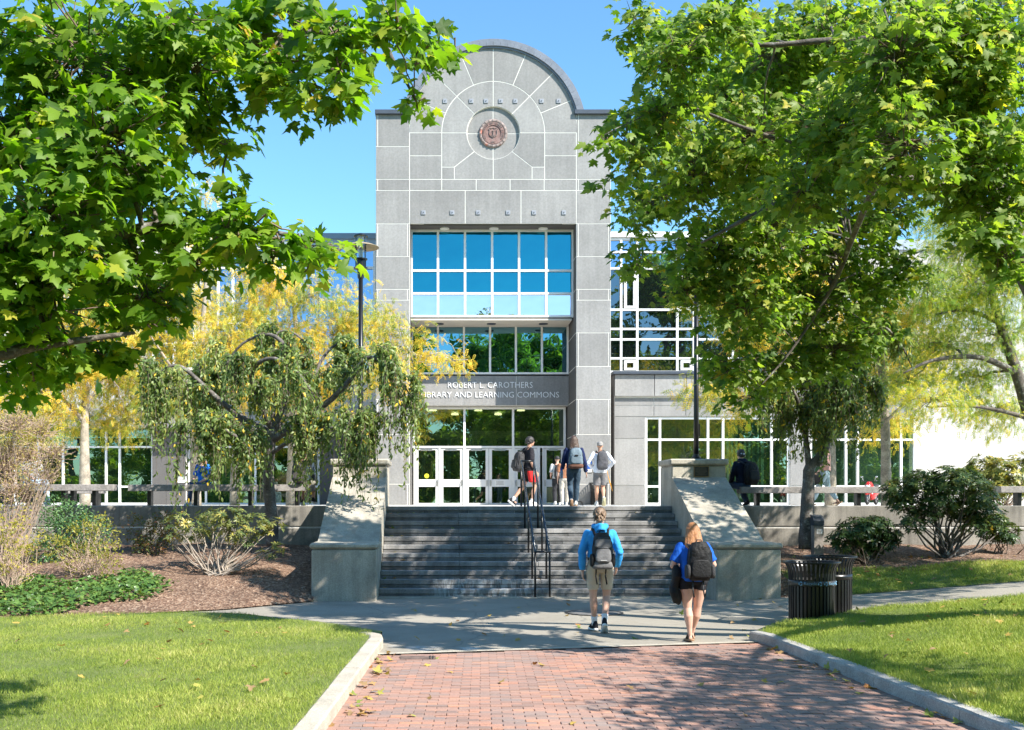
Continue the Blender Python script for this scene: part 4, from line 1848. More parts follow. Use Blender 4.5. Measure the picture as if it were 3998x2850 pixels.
# ------------------------------------------------------------------ near maple on the left
lm_cl = [(180, 120, 230, 170), (60, 300, 150, 170), (250, 300, 190, 150), (120, 480, 200, 150), (330, 430, 130, 90), (420, 150, 130, 110),
         (380, 40, 150, 70), (560, 70, 120, 80), (640, 130, 90, 85), (590, 190, 45, 45), (740, 60, 100, 70), (760, 150, 75, 75), (690, 200, 45, 55),
         (870, 60, 85, 60), (930, 110, 60, 50), (985, 105, 35, 28), (640, 20, 150, 40), (926, 224, 22, 18, 3.),
         (500, 330, 36, 20), (430, 300, 70, 45), (470, 260, 60, 45),
         (80, 660, 170, 120), (270, 600, 160, 90), (420, 520, 130, 60), (520, 510, 90, 50), (600, 520, 80, 42), (680, 535, 70, 36), (745, 550, 40, 20),
         (515, 425, 38, 28), (330, 660, 100, 60), (150, 760, 140, 70), (40, 830, 90, 60), (235, 775, 60, 36), (350, 735, 22, 34), (600, 580, 60, 26),
         (700, 585, 40, 14), (20, 560, 90, 120), (440, 585, 110, 40)]
lm_cl = clump_px(lm_cl, lambda x, y: 6.8 + .5 * math.sin(x * .013 + y * .007), rg, 1.3)
lm_cl += [((-4.9 - i * .8, 5.5 + (i % 3) * 1.3, 5 + (i % 2) * 1.5), (1.2, 1.2, .9), .5) for i in range(4)]
b0 = (-6.4, 6.6, .1)
TL = Vector(b0)
limbs = [([TL, TL + Vector((.05, 0, 1.2)), TL + Vector((.2, .1, 2.6)), TL + Vector((.5, .1, 4.2)), TL + Vector((.6, .3, 6.5))], [.34, .27, .24, .2, .1]),
         ([TL + Vector((.3, .1, 3)), PD(-150, 640, 6.6), PD(120, 560, 6.8), PD(380, 500, 6.9), PD(600, 515, 7.0), PD(740, 548, 7.0)], [.11, .07, .05, .032, .018, .006]),
         ([TL + Vector((.5, .1, 4.2)), PD(-100, 300, 6.6), PD(200, 200, 6.9), PD(450, 120, 7.0), PD(700, 70, 7.2), PD(880, 75, 7.4), PD(985, 100, 7.5)], [.12, .08, .06, .045, .028, .014, .005]),
         ([PD(850, 75, 7.4), PD(872, 130, 7.4), PD(900, 175, 7.3), PD(925, 225, 7.2)], [.02, .015, .011, .007]),
         ([TL + Vector((.2, .1, 2.6)), PD(-150, 800, 6.4), PD(80, 770, 6.5), PD(300, 740, 6.6)], [.08, .05, .03, .01])]
maple('maple_tree', 'near maple whose big sunlit leaves hang across the sky above the lawn', b0, limbs, lm_cl, .104, 112, bark_maple, LM['maple'], 21, 300, spray_r=.13, maxbr=.8)

# ------------------------------------------------------------------ big maple on the right
rm_cl = [(1420, 50, 60, 50), (1500, 120, 90, 80), (1600, 50, 110, 70), (1480, 250, 100, 80), (1400, 330, 65, 75, .9), (1450, 440, 90, 85), (1550, 370, 120, 100),
         (1690, 300, 130, 110), (1720, 120, 130, 100), (1850, 70, 140, 90), (2000, 120, 150, 120), (2180, 120, 130, 140), (1850, 290, 140, 120),
         (2020, 320, 150, 120), (2190, 370, 120, 130), (1590, 550, 130, 90), (1530, 640, 75, 55), (1720, 510, 130, 100), (1860, 510, 120, 100),
         (1975, 470, 90, 80), (1670, 670, 120, 90), (1800, 670, 120, 90), (1920, 630, 100, 80), (2010, 590, 60, 50), (1630, 810, 75, 60), (1735, 810, 95, 65),
         (1850, 780, 95, 65), (1945, 730, 55, 55), (1425, 570, 55, 45, .8), (1345, 300, 26, 16, .7), (1350, 400, 14, 12, .6), (2230, 500, 60, 60), (1790, 420, 120, 80),
         (1660, 890, 50, 22, .8), (2150, 180, 110, 90, 1, 11.4), (2220, 330, 90, 90, 1, 11.4), (2080, 60, 110, 70, 1, 11.4), (2200, 460, 80, 60, .8, 11.6), (2240, 560, 60, 66, 1, 11.1), (2180, 520, 70, 46, 1, 11.1), (2262, 450, 46, 66, 1, 11.1)]
rm_cl = clump_px(rm_cl, lambda x, y: ((13.4 + 1.2 * math.sin(x * .011 + y * .009)) if x < 1930 else 11.3 + .4 * math.sin(x * .03)) if y < 430 else (16.2 + .8 * math.sin(x * .011 + y * .009)), rg, 1.3)
rm_cl += clump_px([(1500, 110, 80, 70), (1600, 50, 90, 60), (1480, 240, 80, 70), (1570, 360, 90, 80), (1690, 300, 110, 90), (1720, 120, 110, 90), (1850, 80, 110, 80), (1850, 290, 110, 100), (1990, 160, 110, 90), (1620, 200, 90, 80), (1720, 440, 100, 80)],
                  lambda x, y: 16.8 + .8 * math.sin(x * .02), rg, 1.2)
rm_cl += clump_px([(1900, 200, 100, 80), (2000, 250, 100, 80), (1950, 340, 90, 70), (1850, 300, 90, 70), (2060, 180, 90, 80), (1600, 190, 80, 70), (1680, 280, 90, 70), (1750, 190, 90, 80), (1570, 330, 70, 60), (1660, 400, 80, 60), (1800, 420, 90, 60)],
                  lambda x, y: 19.6 + .6 * math.sin(x * .02), rg, 1.)
for (x, y, z, r) in ((10.5, 15.5, 6.6, 2.0), (8.2, 15.5, 8.2, 2.0), (9.8, 17.5, 7.6, 1.9), 
                     (9.8, 7.0, 6.6, 1.7), (7.4, 7.3, 5.2, 1.3), (8.7, 8.8, 6.1, 1.4), (6.6, 6.4, 4.9, 1.0), (8.2, 5.4, 5.6, 1.3), (13.2, 17.2, 6.4, 1.8), (15, 18.5, 7.2, 1.8), (13.8, 15, 7.5, 1.7), (16.2, 16.4, 8, 1.8), (12.6, 15.5, 8.6, 2.), (11.5, 18.5, 6.6, 1.8), (8.0, 17.2, 9.6, 1.8), (12.5, 20., 8., 1.9)):
    rm_cl.append(((x, y, z), (r, r, r * .62), .34))  # out-of-view crown clumps, added for the shade they cast
b1 = (10.2, 13.2, .35)
TR_ = Vector(b1)
limbs = [([TR_, TR_ + Vector((0, 0, 1.5)), TR_ + Vector((-.15, 0, 3)), TR_ + Vector((-.5, .1, 5)), TR_ + Vector((-.9, .2, 8)), TR_ + Vector((-1.1, .3, 10.5))], [.42, .34, .3, .25, .14, .05]),
         ([TR_ + Vector((-.2, 0, 3)), PD(2420, 760, 13), PD(2278, 590, 12.8), PD(2215, 400, 12.6), PD(2140, 200, 12.4), PD(2040, 20, 12.2), PD(1900, -60, 12)], [.2, .17, .14, .115, .1, .07, .03]),
         ([TR_ + Vector((-.2, 0, 3)), PD(2400, 700, 13.4), PD(2210, 500, 13.4), PD(2120, 420, 13.3), PD(1950, 400, 13.2), PD(1760, 440, 13.1), PD(1560, 540, 13)], [.16, .12, .09, .075, .055, .035, .014]),
         ([PD(2180, 300, 12.6), PD(2060, 240, 12.6), PD(1950, 300, 12.6), PD(1830, 330, 12.7), PD(1700, 300, 12.8), PD(1520, 230, 13)], [.08, .06, .05, .04, .026, .01]),
         ([PD(2140, 200, 12.4), PD(1980, 100, 12.6), PD(1850, 90, 12.8), PD(1680, 100, 13), PD(1500, 70, 13.2)], [.07, .05, .04, .025, .01]),
         ([PD(1950, 400, 13.2), PD(1900, 520, 15), PD(1850, 640, 16), PD(1760, 780, 16.2), PD(1690, 860, 16.2)], [.05, .04, .03, .018, .008]),
         ([TR_ + Vector((-.3, 0, 4)), Vector((9.6, 10.5, 6.0)), Vector((9.2, 8, 6.6))], [.16, .09, .03]),
         ([TR_ + Vector((-.3, 0, 4)), Vector((10.2, 16, 6.4)), Vector((11, 19, 7.2))], [.16, .09, .03])]
maple('maple_tree', 'large maple with a dense green crown hanging before the glazed wing', b1, limbs, rm_cl, .112, 84, bark_maple, LM['maple2'], 33, 300, spray_r=.2, tm=(.40, .17))


# ------------------------------------------------------------------ honeylocusts
def locust(name, label, base, trunk, clumps, lmat, seed, dens=92, tm=(.52, .25), leaf=.18, group='honeylocust trees on the plaza', bark=None):
    rng = np.random.default_rng(seed)
    rd = random.Random(seed)
    bark = bark or bark_pale
    t = thing(name, label, 'tree', base, group)
    off = np.array(base)
    m = MB()
    m.tube(*trunk[0], 9)
    m.build('trunk', bark, t, smooth=True)
    for tr in trunk[1:]:
        m = MB()
        m.tube(*tr, 7)
        m.build('limb', bark, t, smooth=True)
    br = MB()
    C, T, N, S, TI = [], [], [], [], []
    for (c, r, k) in clumps:
        c, r = np.array(c), np.array(r)
        dd, q, rq = nearest_on(trunk, c)
        br.tube(curve(q, c, .08 * dd, 6, .05, rd), taper(min(.045, rq * .7), .010, 6), 5)
        ns = max(4, int(math.pi * r[0] * r[2] * dens * k))
        cv = rng.normal(0, .10)
        sp = in_ell(ns, rng, .1) * r
        for s in sp[: ns // 3]:
            br.tube(curve(c + s * .1, c + s, .03, 3, .08, rd), [.009, .007, .005, .003], 4, cap=False)
        # fronds along short twigs
        for s in sp:
            nl = int(rng.integers(4, 8))
            d = s / (np.linalg.norm(s) + 1e-6) + rng.normal(0, .4, 3)
            d /= np.linalg.norm(d)
            u = np.linspace(0, .45, nl)[:, None]
            pos = c + s + d * u + rng.normal(0, .05, (nl, 3))
            tip = d * .5 + rng.normal(0, .6, (nl, 3)) + np.array([0, 0, -.45])
            C.append(pos)
            T.append(tip)
            N.append(np.tile([.2, -.25, .8], (nl, 1)) + rng.normal(0, .4, (nl, 3)))
            S.append(leaf * rng.uniform(.7, 1.3, nl))
            TI.append(tint_rand(rng, nl, tm[0] + cv + rng.normal(0, .1), tm[1]))
    C, T, N, S, TI = map(np.concatenate, (C, T, N, S, TI))
    br.build('branches', bark, t, smooth=True)['kind'] = 'stuff'
    setp(link('crown', leaves('crown', pinnate_template(), C, T, N, S, TI, lmat, off), lmat, t), kind='stuff')
    return t


def trunk_px(pts, r0, r1):
    n = len(pts) - 1
    return flow([PD(*p) for p in pts], taper(r0, r1, n))


dl = lambda x, y: 31.5 + 2.2 * math.sin(x * .017 + y * .011)
def D2(lst, f=dl, kz=1.2):
    return clump_px(lst, f, rg, kz)
locust('honeylocust_tree', 'slim golden honeylocust nearest the bare twiggy bush', (*PD(189, 1125, 30)[:2], PLAZA_Z),
       [trunk_px([(189, 1128, 30), (188, 1000, 30), (190, 900, 30.2), (200, 780, 30.5)], .16, .07), trunk_px([(190, 940, 30.1), (110, 860, 30), (50, 850, 30)], .06, .02), trunk_px([(190, 900, 30.2), (270, 800, 31)], .06, .02)],
       D2([(220, 720, 95, 55), (140, 800, 105, 55), (80, 880, 100, 50), (250, 850, 100, 50), (60, 930, 80, 45), (200, 930, 85, 36), (120, 720, 90, 60), (300, 660, 80, 50), (180, 640, 80, 50, .7), (280, 940, 50, 30)]), LM['locust'], 1)
locust('honeylocust_tree', 'golden honeylocust rising behind the dark pier of the library', (*PD(436, 1125, 32)[:2], PLAZA_Z),
       [trunk_px([(436, 1127, 32), (434, 1000, 32), (440, 860, 32), (450, 740, 32), (460, 600, 32)], .17, .05), trunk_px([(440, 900, 32), (370, 800, 32), (330, 740, 32)], .06, .02), trunk_px([(445, 820, 32), (560, 720, 32)], .06, .02)],
       D2([(420, 680, 90, 60), (330, 760, 100, 55), (500, 760, 100, 55), (400, 880, 90, 50), (460, 440, 16, 26, .8), (440, 580, 40, 36, .5), (540, 850, 80, 45), (560, 670, 60, 36, .6), (330, 860, 70, 50)]), LM['locust'], 2)
locust('honeylocust_tree', 'spreading golden honeylocust reaching across the tower column beside the lamp', (*PD(647, 1125, 33)[:2], PLAZA_Z),
       [trunk_px([(647, 1127, 33), (650, 1000, 33), (655, 880, 33), (660, 760, 33), (650, 640, 33)], .16, .05), trunk_px([(655, 880, 33), (760, 790, 33), (860, 770, 33), (960, 800, 32.5), (1040, 800, 32)], .075, .015), trunk_px([(655, 820, 33), (580, 740, 33)], .05, .02)],
       D2([(600, 620, 66, 42, .8), (680, 660, 80, 40, .9), (790, 700, 60, 36), (850, 740, 50, 36), (640, 760, 100, 45), (745, 740, 60, 40), (830, 810, 50, 36), (950, 790, 55, 22), (1010, 805, 36, 16), (945, 755, 26, 16), (890, 850, 40, 26), (580, 600, 50, 30), (720, 850, 70, 45), (620, 880, 60, 40), (870, 690, 22, 14, .7), (800, 640, 20, 14, .6)]), LM['locust'], 3)
locust('honeylocust_tree', 'bare-trunked honeylocust behind the weeping cherry trunk', (*PD(545, 1125, 34.5)[:2], PLAZA_Z),
       [trunk_px([(520, 1127, 34.5), (525, 1000, 34.5), (545, 880, 34.5), (560, 760, 34.5)], .14, .05)],
       D2([(520, 820, 70, 40), (600, 800, 60, 40), (560, 700, 60, 36)], lambda x, y: 34.5), LM['locust'], 4)
# right of the stairs
dr_ = lambda x, y: 30.5 + 1.6 * math.sin(x * .02 + y * .013)
locust('honeylocust_tree', 'yellow honeylocust trunk behind the walking woman in jeans', (*PD(1846, 1127, 28.5)[:2], PLAZA_Z),
       [trunk_px([(1848, 1129, 28.5), (1846, 1000, 28.5), (1838, 880, 28.7), (1800, 760, 29), (1760, 660, 29.3)], .17, .06), trunk_px([(1838, 900, 28.7), (1700, 890, 29.5), (1580, 890, 30)], .06, .015)],
       D2([(1570, 870, 55, 26), (1630, 860, 50, 34), (1600, 640, 100, 70), (1700, 720, 110, 70), (1790, 620, 100, 70), (1700, 600, 90, 60), (1650, 920, 40, 22, .7), (1880, 900, 60, 36, .8)], dr_), LM['locust'], 5)
locust('honeylocust_tree', 'slender honeylocust with lime yellow leaves in front of the cream wall', (*PD(1971, 1127, 29)[:2], PLAZA_Z),
       [trunk_px([(1971, 1129, 29), (1970, 1000, 29), (1966, 880, 29.2), (1950, 760, 29.4), (1930, 640, 29.6)], .15, .05), trunk_px([(1968, 940, 29), (2060, 850, 29)], .05, .015)],
       D2([(1950, 720, 90, 70), (1860, 760, 90, 60), (2000, 820, 75, 45), (1930, 860, 70, 40), (2030, 700, 80, 55), (1960, 960, 50, 24, .8), (1990, 930, 40, 24), (2060, 780, 60, 40)], dr_), LM['locust'], 6, tm=(.5, .24))
locust('honeylocust_tree', 'tall feathery green honeylocust leaning in beside the cream wall', (*PD(2330, 1127, 27)[:2], PLAZA_Z),
       [trunk_px([(2330, 1129, 27), (2300, 960, 27), (2262, 830, 27), (2225, 720, 27), (2190, 600, 27), (2160, 500, 27)], .2, .05), trunk_px([(2262, 830, 27), (2180, 795, 26.6), (2080, 800, 26.4), (2010, 830, 26.2)], .09, .02), trunk_px([(2290, 930, 27), (2180, 905, 26.6), (2060, 905, 26.2)], .07, .015), trunk_px([(2225, 720, 27), (2150, 690, 27), (2080, 700, 27)], .06, .02)],
       D2([(2150, 550, 85, 70), (2210, 640, 95, 70), (2130, 670, 75, 55), (2230, 750, 70, 50), (2100, 770, 80, 45), (2180, 840, 80, 45), (2080, 890, 80, 36), (2210, 910, 70, 40), (2120, 480, 65, 45), (2250, 560, 60, 60), (2060, 640, 50, 50), (2020, 850, 50, 26)], lambda x, y: 27 + 1.3 * math.sin(x * .03 + y * .02)), LM['locust_green'], 7, tm=(.40, .2), leaf=.15, dens=130, bark=bark_maple)


# ------------------------------------------------------------------ weeping cherries
def weeping(name, label, base, limbs, seed, n_str, leaf=.095, drop=(.5, 1.6), zmin=1.6, extra=0):
    rng = np.random.default_rng(seed)
    rd = random.Random(seed)
    t = thing(name, label, 'tree', base, 'weeping cherry trees before the retaining wall')
    off = np.array(base)
    for i, (pts, rad) in enumerate(limbs):
        m = MB()
        m.tube(pts, rad, 9)
        m.build('trunk' if i == 0 else 'limb', bark_cherry, t, smooth=True)
    tw = MB()
    C, T, N, S, TI = [], [], [], [], []
    hang = [l for l in limbs[1:]]
    nodes = []
    for k in range(n_str // 14):
        pts, rad = hang[rd.randrange(len(hang))]
        u = (1 - .78 * rd.random() ** 1.2) * (len(pts) - 1)
        i = min(len(pts) - 2, int(u))
        p = Vector(pts[i]).lerp(Vector(pts[i + 1]), u - i) + Vector((rd.gauss(0, .16), rd.gauss(0, .16), rd.gauss(.05, .12)))
        nodes.append((p, Vector((rd.gauss(0, 1), rd.gauss(0, 1), .25)).normalized(), rd.uniform(.45, 1.2), rd.gauss(-.04, .15)))
    for k in range(n_str):
        p, d, kL, tn = nodes[rd.randrange(len(nodes))]
        p = p + Vector((rd.gauss(0, .07), rd.gauss(0, .07), rd.gauss(0, .04)))
        d = (d + Vector((rd.gauss(0, .5), rd.gauss(0, .5), 0))).normalized()
        L = (drop[0] + (drop[1] - drop[0]) * rd.random() ** 1.5) * kL
        reach = rd.uniform(.05, .42)
        sp = []
        hump = rd.uniform(-.05, .2)
        n = 9
        for j in range(n + 1):
            v = j / n
            q = p + d * (reach * (1 - math.exp(-2.6 * v))) + Vector((0, 0, hump * math.sin(v * 3.1) - L * v ** 1.35))
            q += Vector((rd.gauss(0, .012), rd.gauss(0, .012), 0))
            if q.z < zmin:
                break
            sp.append(q)
        if len(sp) < 3:
            continue
        tw.tube(sp, taper(.007, .0025, len(sp) - 1), 4, cap=False)
        A = np.array([list(q) for q in sp])
        nl = int(len(sp) * 3.6)
        uu = np.sort(rng.random(nl)) * (len(sp) - 1.001)
        ii = uu.astype(int)
        fr = (uu - ii)[:, None]
        pos = A[ii] * (1 - fr) + A[ii + 1] * fr + rng.normal(0, .03, (nl, 3))
        dirn = unit(A[ii + 1] - A[ii])
        C.append(pos)
        T.append(dirn * .55 + rng.normal(0, .55, (nl, 3)) + np.array([0, 0, -.45]))
        N.append(rng.normal(0, .5, (nl, 3)) + np.array([.45, -.5, .35]))
        S.append(leaf * rng.uniform(.6, 1.2, nl))
        TI.append(np.where(rng.random(nl) < .025, 1., tint_rand(rng, nl, .42 + tn + rng.normal(0, .08), .2) * .82))
    C, T, N, S, TI = map(np.concatenate, (C, T, N, S, TI))
    tw.build('twigs', twig_m, t, fix=False)['kind'] = 'stuff'
    setp(link('crown', leaves('crown', oval_template(.36), C, T, N, S, TI, LM['cherry'], off), LM['cherry'], t), kind='stuff')
    return t


def arch(pts, r0, r1):
    return flow([PD(*p) for p in pts], taper(r0, r1, len(pts) - 1))


d = 23.8
wc = [arch([(606, 1215, d), (604, 1150, d), (598, 1080, d), (600, 1010, d), (606, 950, d)], .15, .10),
      arch([(606, 950, d), (580, 880, d - .3), (560, 820, d - .6), (572, 785, d - .9), (610, 772, d - 1.1), (660, 800, d - 1.2), (700, 860, d - 1.2)], .08, .015),
      arch([(606, 950, d), (640, 850, d), (640, 760, d + .1), (600, 720, d + .2), (540, 740, d + .3), (500, 790, d + .4)], .08, .015),
      arch([(604, 980, d), (700, 900, d - .4), (770, 830, d - .8), (810, 775, d - 1), (840, 775, d - 1.1), (880, 805, d - 1.2), (910, 850, d - 1.2)], .08, .014),
      arch([(600, 1000, d), (520, 900, d - .2), (450, 830, d - .4), (400, 790, d - .5), (360, 800, d - .6), (340, 850, d - .6)], .075, .014),
      arch([(606, 960, d), (500, 880, d + .6), (440, 800, d + .9), (470, 775, d + 1), (520, 800, d + 1)], .06, .014),
      arch([(604, 960, d), (680, 850, d + .6), (720, 770, d + .9), (760, 740, d + 1), (800, 770, d + 1)], .06, .014),
      arch([(602, 1010, d), (680, 960, d - .9), (760, 940, d - 1.3), (820, 930, d - 1.4)], .05, .012),
      arch([(602, 1030, d), (540, 980, d - .9), (470, 930, d - 1.3), (430, 930, d - 1.4)], .05, .012),
      arch([(606, 940, d), (610, 820, d + .4), (610, 730, d + .5), (640, 712, d + .5), (680, 740, d + .5), (700, 790, d + .5)], .05, .012)]
wc = [wc[0]] + [([p_ - Vector((0, 0, .24 * min(1, max(0, (p_.z - 3.2) / 1.2)))) for p_ in a_], b_) for a_, b_ in wc[1:]]
weeping('weeping_cherry_tree', 'weeping cherry with dark drooping leaves before the bench by the stairs', (*PD(606, 1215, d)[:2], .85), wc, 5, 1150, .108, (.4, 1.9))
d = 23.6
wr = [arch([(1793, 1222, d), (1795, 1150, d), (1798, 1080, d), (1802, 1040, d), (1830, 1010, d), (1850, 930, d), (1870, 860, d)], .17, .07),
      arch([(1800, 1045, d), (1790, 960, d), (1770, 880, d - .3), (1740, 850, d - .5), (1700, 880, d - .6)], .07, .014),
      arch([(1850, 930, d), (1810, 840, d + .3), (1780, 830, d + .4), (1750, 870, d + .5)], .05, .012),
      arch([(1860, 900, d), (1880, 830, d - .3), (1920, 830, d - .5), (1950, 880, d - .6)], .05, .012),
      arch([(1850, 930, d), (1830, 870, d - .7), (1850, 850, d - 1), (1890, 890, d - 1.1)], .05, .012),
      arch([(1870, 860, d), (1900, 760, d), (1950, 720, d), (2000, 760, d + .2), (2030, 820, d + .2)], .05, .012),
      arch([(1870, 860, d), (1880, 780, d + .4), (1840, 760, d + .5), (1800, 820, d + .5)], .05, .012)]
weeping('weeping_cherry_tree', 'weeping cherry with grey lichened trunk beside the wooden marker post', (*PD(1793, 1222, d)[:2], .8), wr, 9, 760, .105, drop=(.5, 1.6), zmin=2.2)


# ------------------------------------------------------------------ shrubs
def shrub(name, label, base, clumps, stems, lmat, kind, seed, dens, leaf, tm=(.4, .2), stem_m=None, stem_r=.012, group='shrubs in the mulch beds', cat='shrub'):
    """stems fan out from the base to each clump; foliage as rosettes, small leaves or sparse twigs"""
    rng = np.random.default_rng(seed)
    rd = random.Random(seed)
    t = thing(name, label, cat, base, group)
    off = np.array(base)
    sm = stem_m or twig_m
    B = Vector(base)
    st = MB()
    C, T, N, S, TI = [], [], [], [], []
    for (c, r, k) in clumps:
        c, r = np.array(c), np.array(r)
        for j in range(stems):
            e = Vector(c + (in_ell(1, rng, .2)[0] * r) * np.array([.8, .8, .6]))
            b_ = B + Vector((rd.gauss(0, .11), rd.gauss(0, .09), 0))
            mid = b_.lerp(e, .45) + Vector((rd.gauss(0, .11), rd.gauss(0, .11), -.06))
            pts = [b_, b_.lerp(mid, .55) + Vector((rd.gauss(0, .02), rd.gauss(0, .02), 0)), mid, mid.lerp(e, .55) + Vector((rd.gauss(0, .03), rd.gauss(0, .03), .03)), e]
            st.tube(pts, taper(stem_r * rd.uniform(.8, 1.6), stem_r * .3, 4), 5, cap=False)
        ns = max(4, int(4 * math.pi * (r[0] * r[2]) * dens * k))
        sp = in_ell(ns, rng, .55 if kind != 'twiggy' else .1) * r
        for s in sp:
            p = c + s
            out = s / (np.linalg.norm(s) + 1e-6)
            if kind == 'rosette':
                nl = 8
                ax = out * .7 + np.array([0, 0, .8]) + rng.normal(0, .25, 3)
                ax /= np.linalg.norm(ax)
                e1 = np.cross(ax, [.3, .9, .2])
                e1 /= np.linalg.norm(e1)
                e2 = np.cross(ax, e1)
                az = np.linspace(0, 2 * math.pi, nl, endpoint=False) + rng.random()
                tip = np.outer(np.cos(az), e1) + np.outer(np.sin(az), e2) + ax * rng.uniform(-.1, .6)
                nr = np.tile(ax, (nl, 1)) + rng.normal(0, .15, (nl, 3))
                pos = np.tile(p, (nl, 1)) + tip * .012
            elif kind == 'twiggy':
                nl = int(rng.integers(1, 4))
                q = Vector(p) + Vector((rd.gauss(0, .14), rd.gauss(0, .14), rd.uniform(.0, .22)))
                a_ = Vector(c + s * .45)
                st.tube(curve(a_, q, .0, 3, .1, rd), [.006, .005, .004, .0025], 4, cap=False)
                pos = np.array(q) + rng.normal(0, .06, (nl, 3))
                tip = rng.normal(0, 1, (nl, 3))
                nr = rng.normal(0, .6, (nl, 3)) + np.array([.2, -.3, .7])
            else:
                nl = 5
                pos = p + rng.normal(0, .045, (nl, 3))
                tip = out + rng.normal(0, .6, (nl, 3))
                nr = out * .5 + np.array([.1, -.1, .6]) + rng.normal(0, .4, (nl, 3))
            C.append(pos)
            T.append(tip)
            N.append(nr)
            S.append(leaf * rng.uniform(.65, 1.2, nl))
            TI.append(tint_rand(rng, nl, tm[0] + rng.normal(0, .12), tm[1] * .6))
    C, T, N, S, TI = map(np.concatenate, (C, T, N, S, TI))
    st.build('stems', sm, t, fix=False, smooth=True)['kind'] = 'stuff'
    tmpl = oval_template(.34 if kind == 'rosette' else .5)
    setp(link('foliage', leaves('foliage', tmpl, C, T, N, S, TI, lmat, off), lmat, t), kind='stuff')
    return t


def SH(lst, d, kz=1.0):
    return clump_px(lst, lambda x, y: d + .35 * math.sin(x * .05 + y * .03), rg, kz)


def ground_l(x, y, d):
    p = PD(x, y, d)
    return (p.x, p.y, h_bed_l(p.x, p.y) - .02)


def ground_r(x, y, d):
    p = PD(x, y, d)
    return (p.x, p.y, h_bed_r(p.x, p.y) - .02)


stem_pale = M('pale_shrub_stem', (.33, .28, .23), .9, .25, 9)
shrub('rhododendron_shrub', 'open rhododendron with many bare forking stems before the cherry trunk', ground_l(483, 1278, 21.6),
      SH([(400, 1160, 42, 22), (440, 1185, 40, 22), (505, 1150, 55, 24), (560, 1165, 50, 26), (605, 1170, 32, 24), (470, 1150, 35, 18), (540, 1200, 46, 16), (385, 1195, 24, 14), (620, 1215, 20, 14), (590, 1235, 26, 12), (515, 1180, 45, 22)], 21.8, 1.1),
      4, LM['rhodo_lit'], 'rosette', 3, 30, .10, (.36, .2), stem_pale, .016)
shrub('reddish_shrub', 'low reddish green shrub against the retaining wall behind ivy', ground_l(335, 1235, 23.6), SH([(310, 1180, 34, 36), (345, 1195, 40, 40), (365, 1165, 36, 30), (330, 1220, 36, 22)], 23.6), 5, LM['redgreen'], 'fine', 4, 60, .06, (.45, .3))
shrub('holly_bush', 'dense bright green bush with small glossy leaves below the bench', ground_l(165, 1245, 22.6), SH([(150, 1150, 62, 34), (130, 1185, 50, 40), (190, 1185, 55, 46), (110, 1230, 46, 34), (160, 1235, 60, 36), (120, 1125, 46, 22)], 22.8), 4, LM['holly'], 'fine', 5, 75, .06, (.45, .25))
shrub('forsythia_bush', 'yellow green bush with arching stems rising from the ivy', ground_l(200, 1300, 20.6), SH([(175, 1200, 55, 36), (225, 1195, 40, 46), (190, 1245, 60, 36), (130, 1220, 36, 36), (240, 1240, 30, 36), (200, 1165, 40, 22)], 20.6), 14, LM['forsythia'], 'fine', 6, 36, .055, (.3, .25), twig_tan, .006)
shrub('forsythia_bush', 'pale yellow bush with upright tan stems cut by the picture edge', ground_l(20, 1330, 19.6), SH([(15, 1160, 50, 46), (55, 1195, 36, 50), (5, 1230, 46, 50), (50, 1255, 40, 40), (-40, 1200, 46, 70)], 19.6), 16, LM['forsythia'], 'fine', 7, 34, .055, (.5, .25), twig_tan, .006)
shrub('twiggy_bush', 'nearly bare tan twiggy bush beside the seated person in pale jeans', ground_l(10, 1240, 22.2), SH([(30, 950, 66, 56), (60, 1020, 60, 56), (0, 1040, 70, 70), (90, 960, 46, 46), (40, 1100, 60, 40), (-60, 1000, 60, 80), (120, 1010, 36, 40), (105, 1065, 40, 30)], 22.4, 1.2), 16, LM['sparse'], 'twiggy', 8, 70, .055, (.4, .3), twig_tan, .007)
shrub('dark_rhododendron_shrub', 'dense dark green rhododendron mound by the wooden marker post', ground_r(1925, 1215, 22.9),
      SH([(1905, 1175, 42, 24), (1945, 1170, 42, 24), (1880, 1200, 42, 22), (1935, 1205, 56, 26), (1975, 1190, 28, 28), (1915, 1228, 50, 12)], 22.9), 5, LM['rhodo'], 'rosette', 9, 66, .12, (.26, .2))
shrub('rhododendron_shrub', 'large rhododendron on crooked bare stems before the cream wall', ground_r(2105, 1212, 23.2),
      SH([(2030, 1165, 30, 18, .7), (2170, 1170, 34, 18, .7), (2000, 1090, 42, 30), (2055, 1075, 46, 34), (2110, 1070, 46, 36), (2150, 1080, 46, 34), (2180, 1105, 40, 36), (2020, 1125, 44, 24), (2085, 1120, 46, 28), (2140, 1130, 46, 28), (2195, 1150, 40, 28), (2060, 1150, 30, 14), (2210, 1180, 24, 14), (2140, 1060, 40, 22)], 23.2, 1.1), 2, LM['rhodo'], 'rosette', 10, 66, .11, (.36, .24), bark_cherry, .026)
shrub('low_rhododendron_shrub', 'small dark rhododendron at the foot of the retaining wall below the bright bench', ground_r(2225, 1205, 23.6), SH([(2215, 1165, 30, 26), (2240, 1185, 30, 24), (2200, 1190, 26, 18)], 23.5), 4, LM['rhodo'], 'rosette', 11, 70, .11, (.3, .2))
p = PD(2230, 1125, 27)
shrub('plaza_shrub', 'yellow green leafy shrub on the plaza in front of the cream wall', (p.x, p.y, PLAZA_Z), SH([(2190, 1040, 46, 26), (2235, 1050, 50, 30), (2265, 1080, 44, 30), (2220, 1085, 46, 26), (2270, 1030, 36, 22), (2200, 1070, 36, 22)], 27.), 4, LM['rhodo_lit'], 'rosette', 12, 30, .14, (.42, .22))

# ------------------------------------------------------------------ ivy, grass, litter
rng = np.random.default_rng(77)


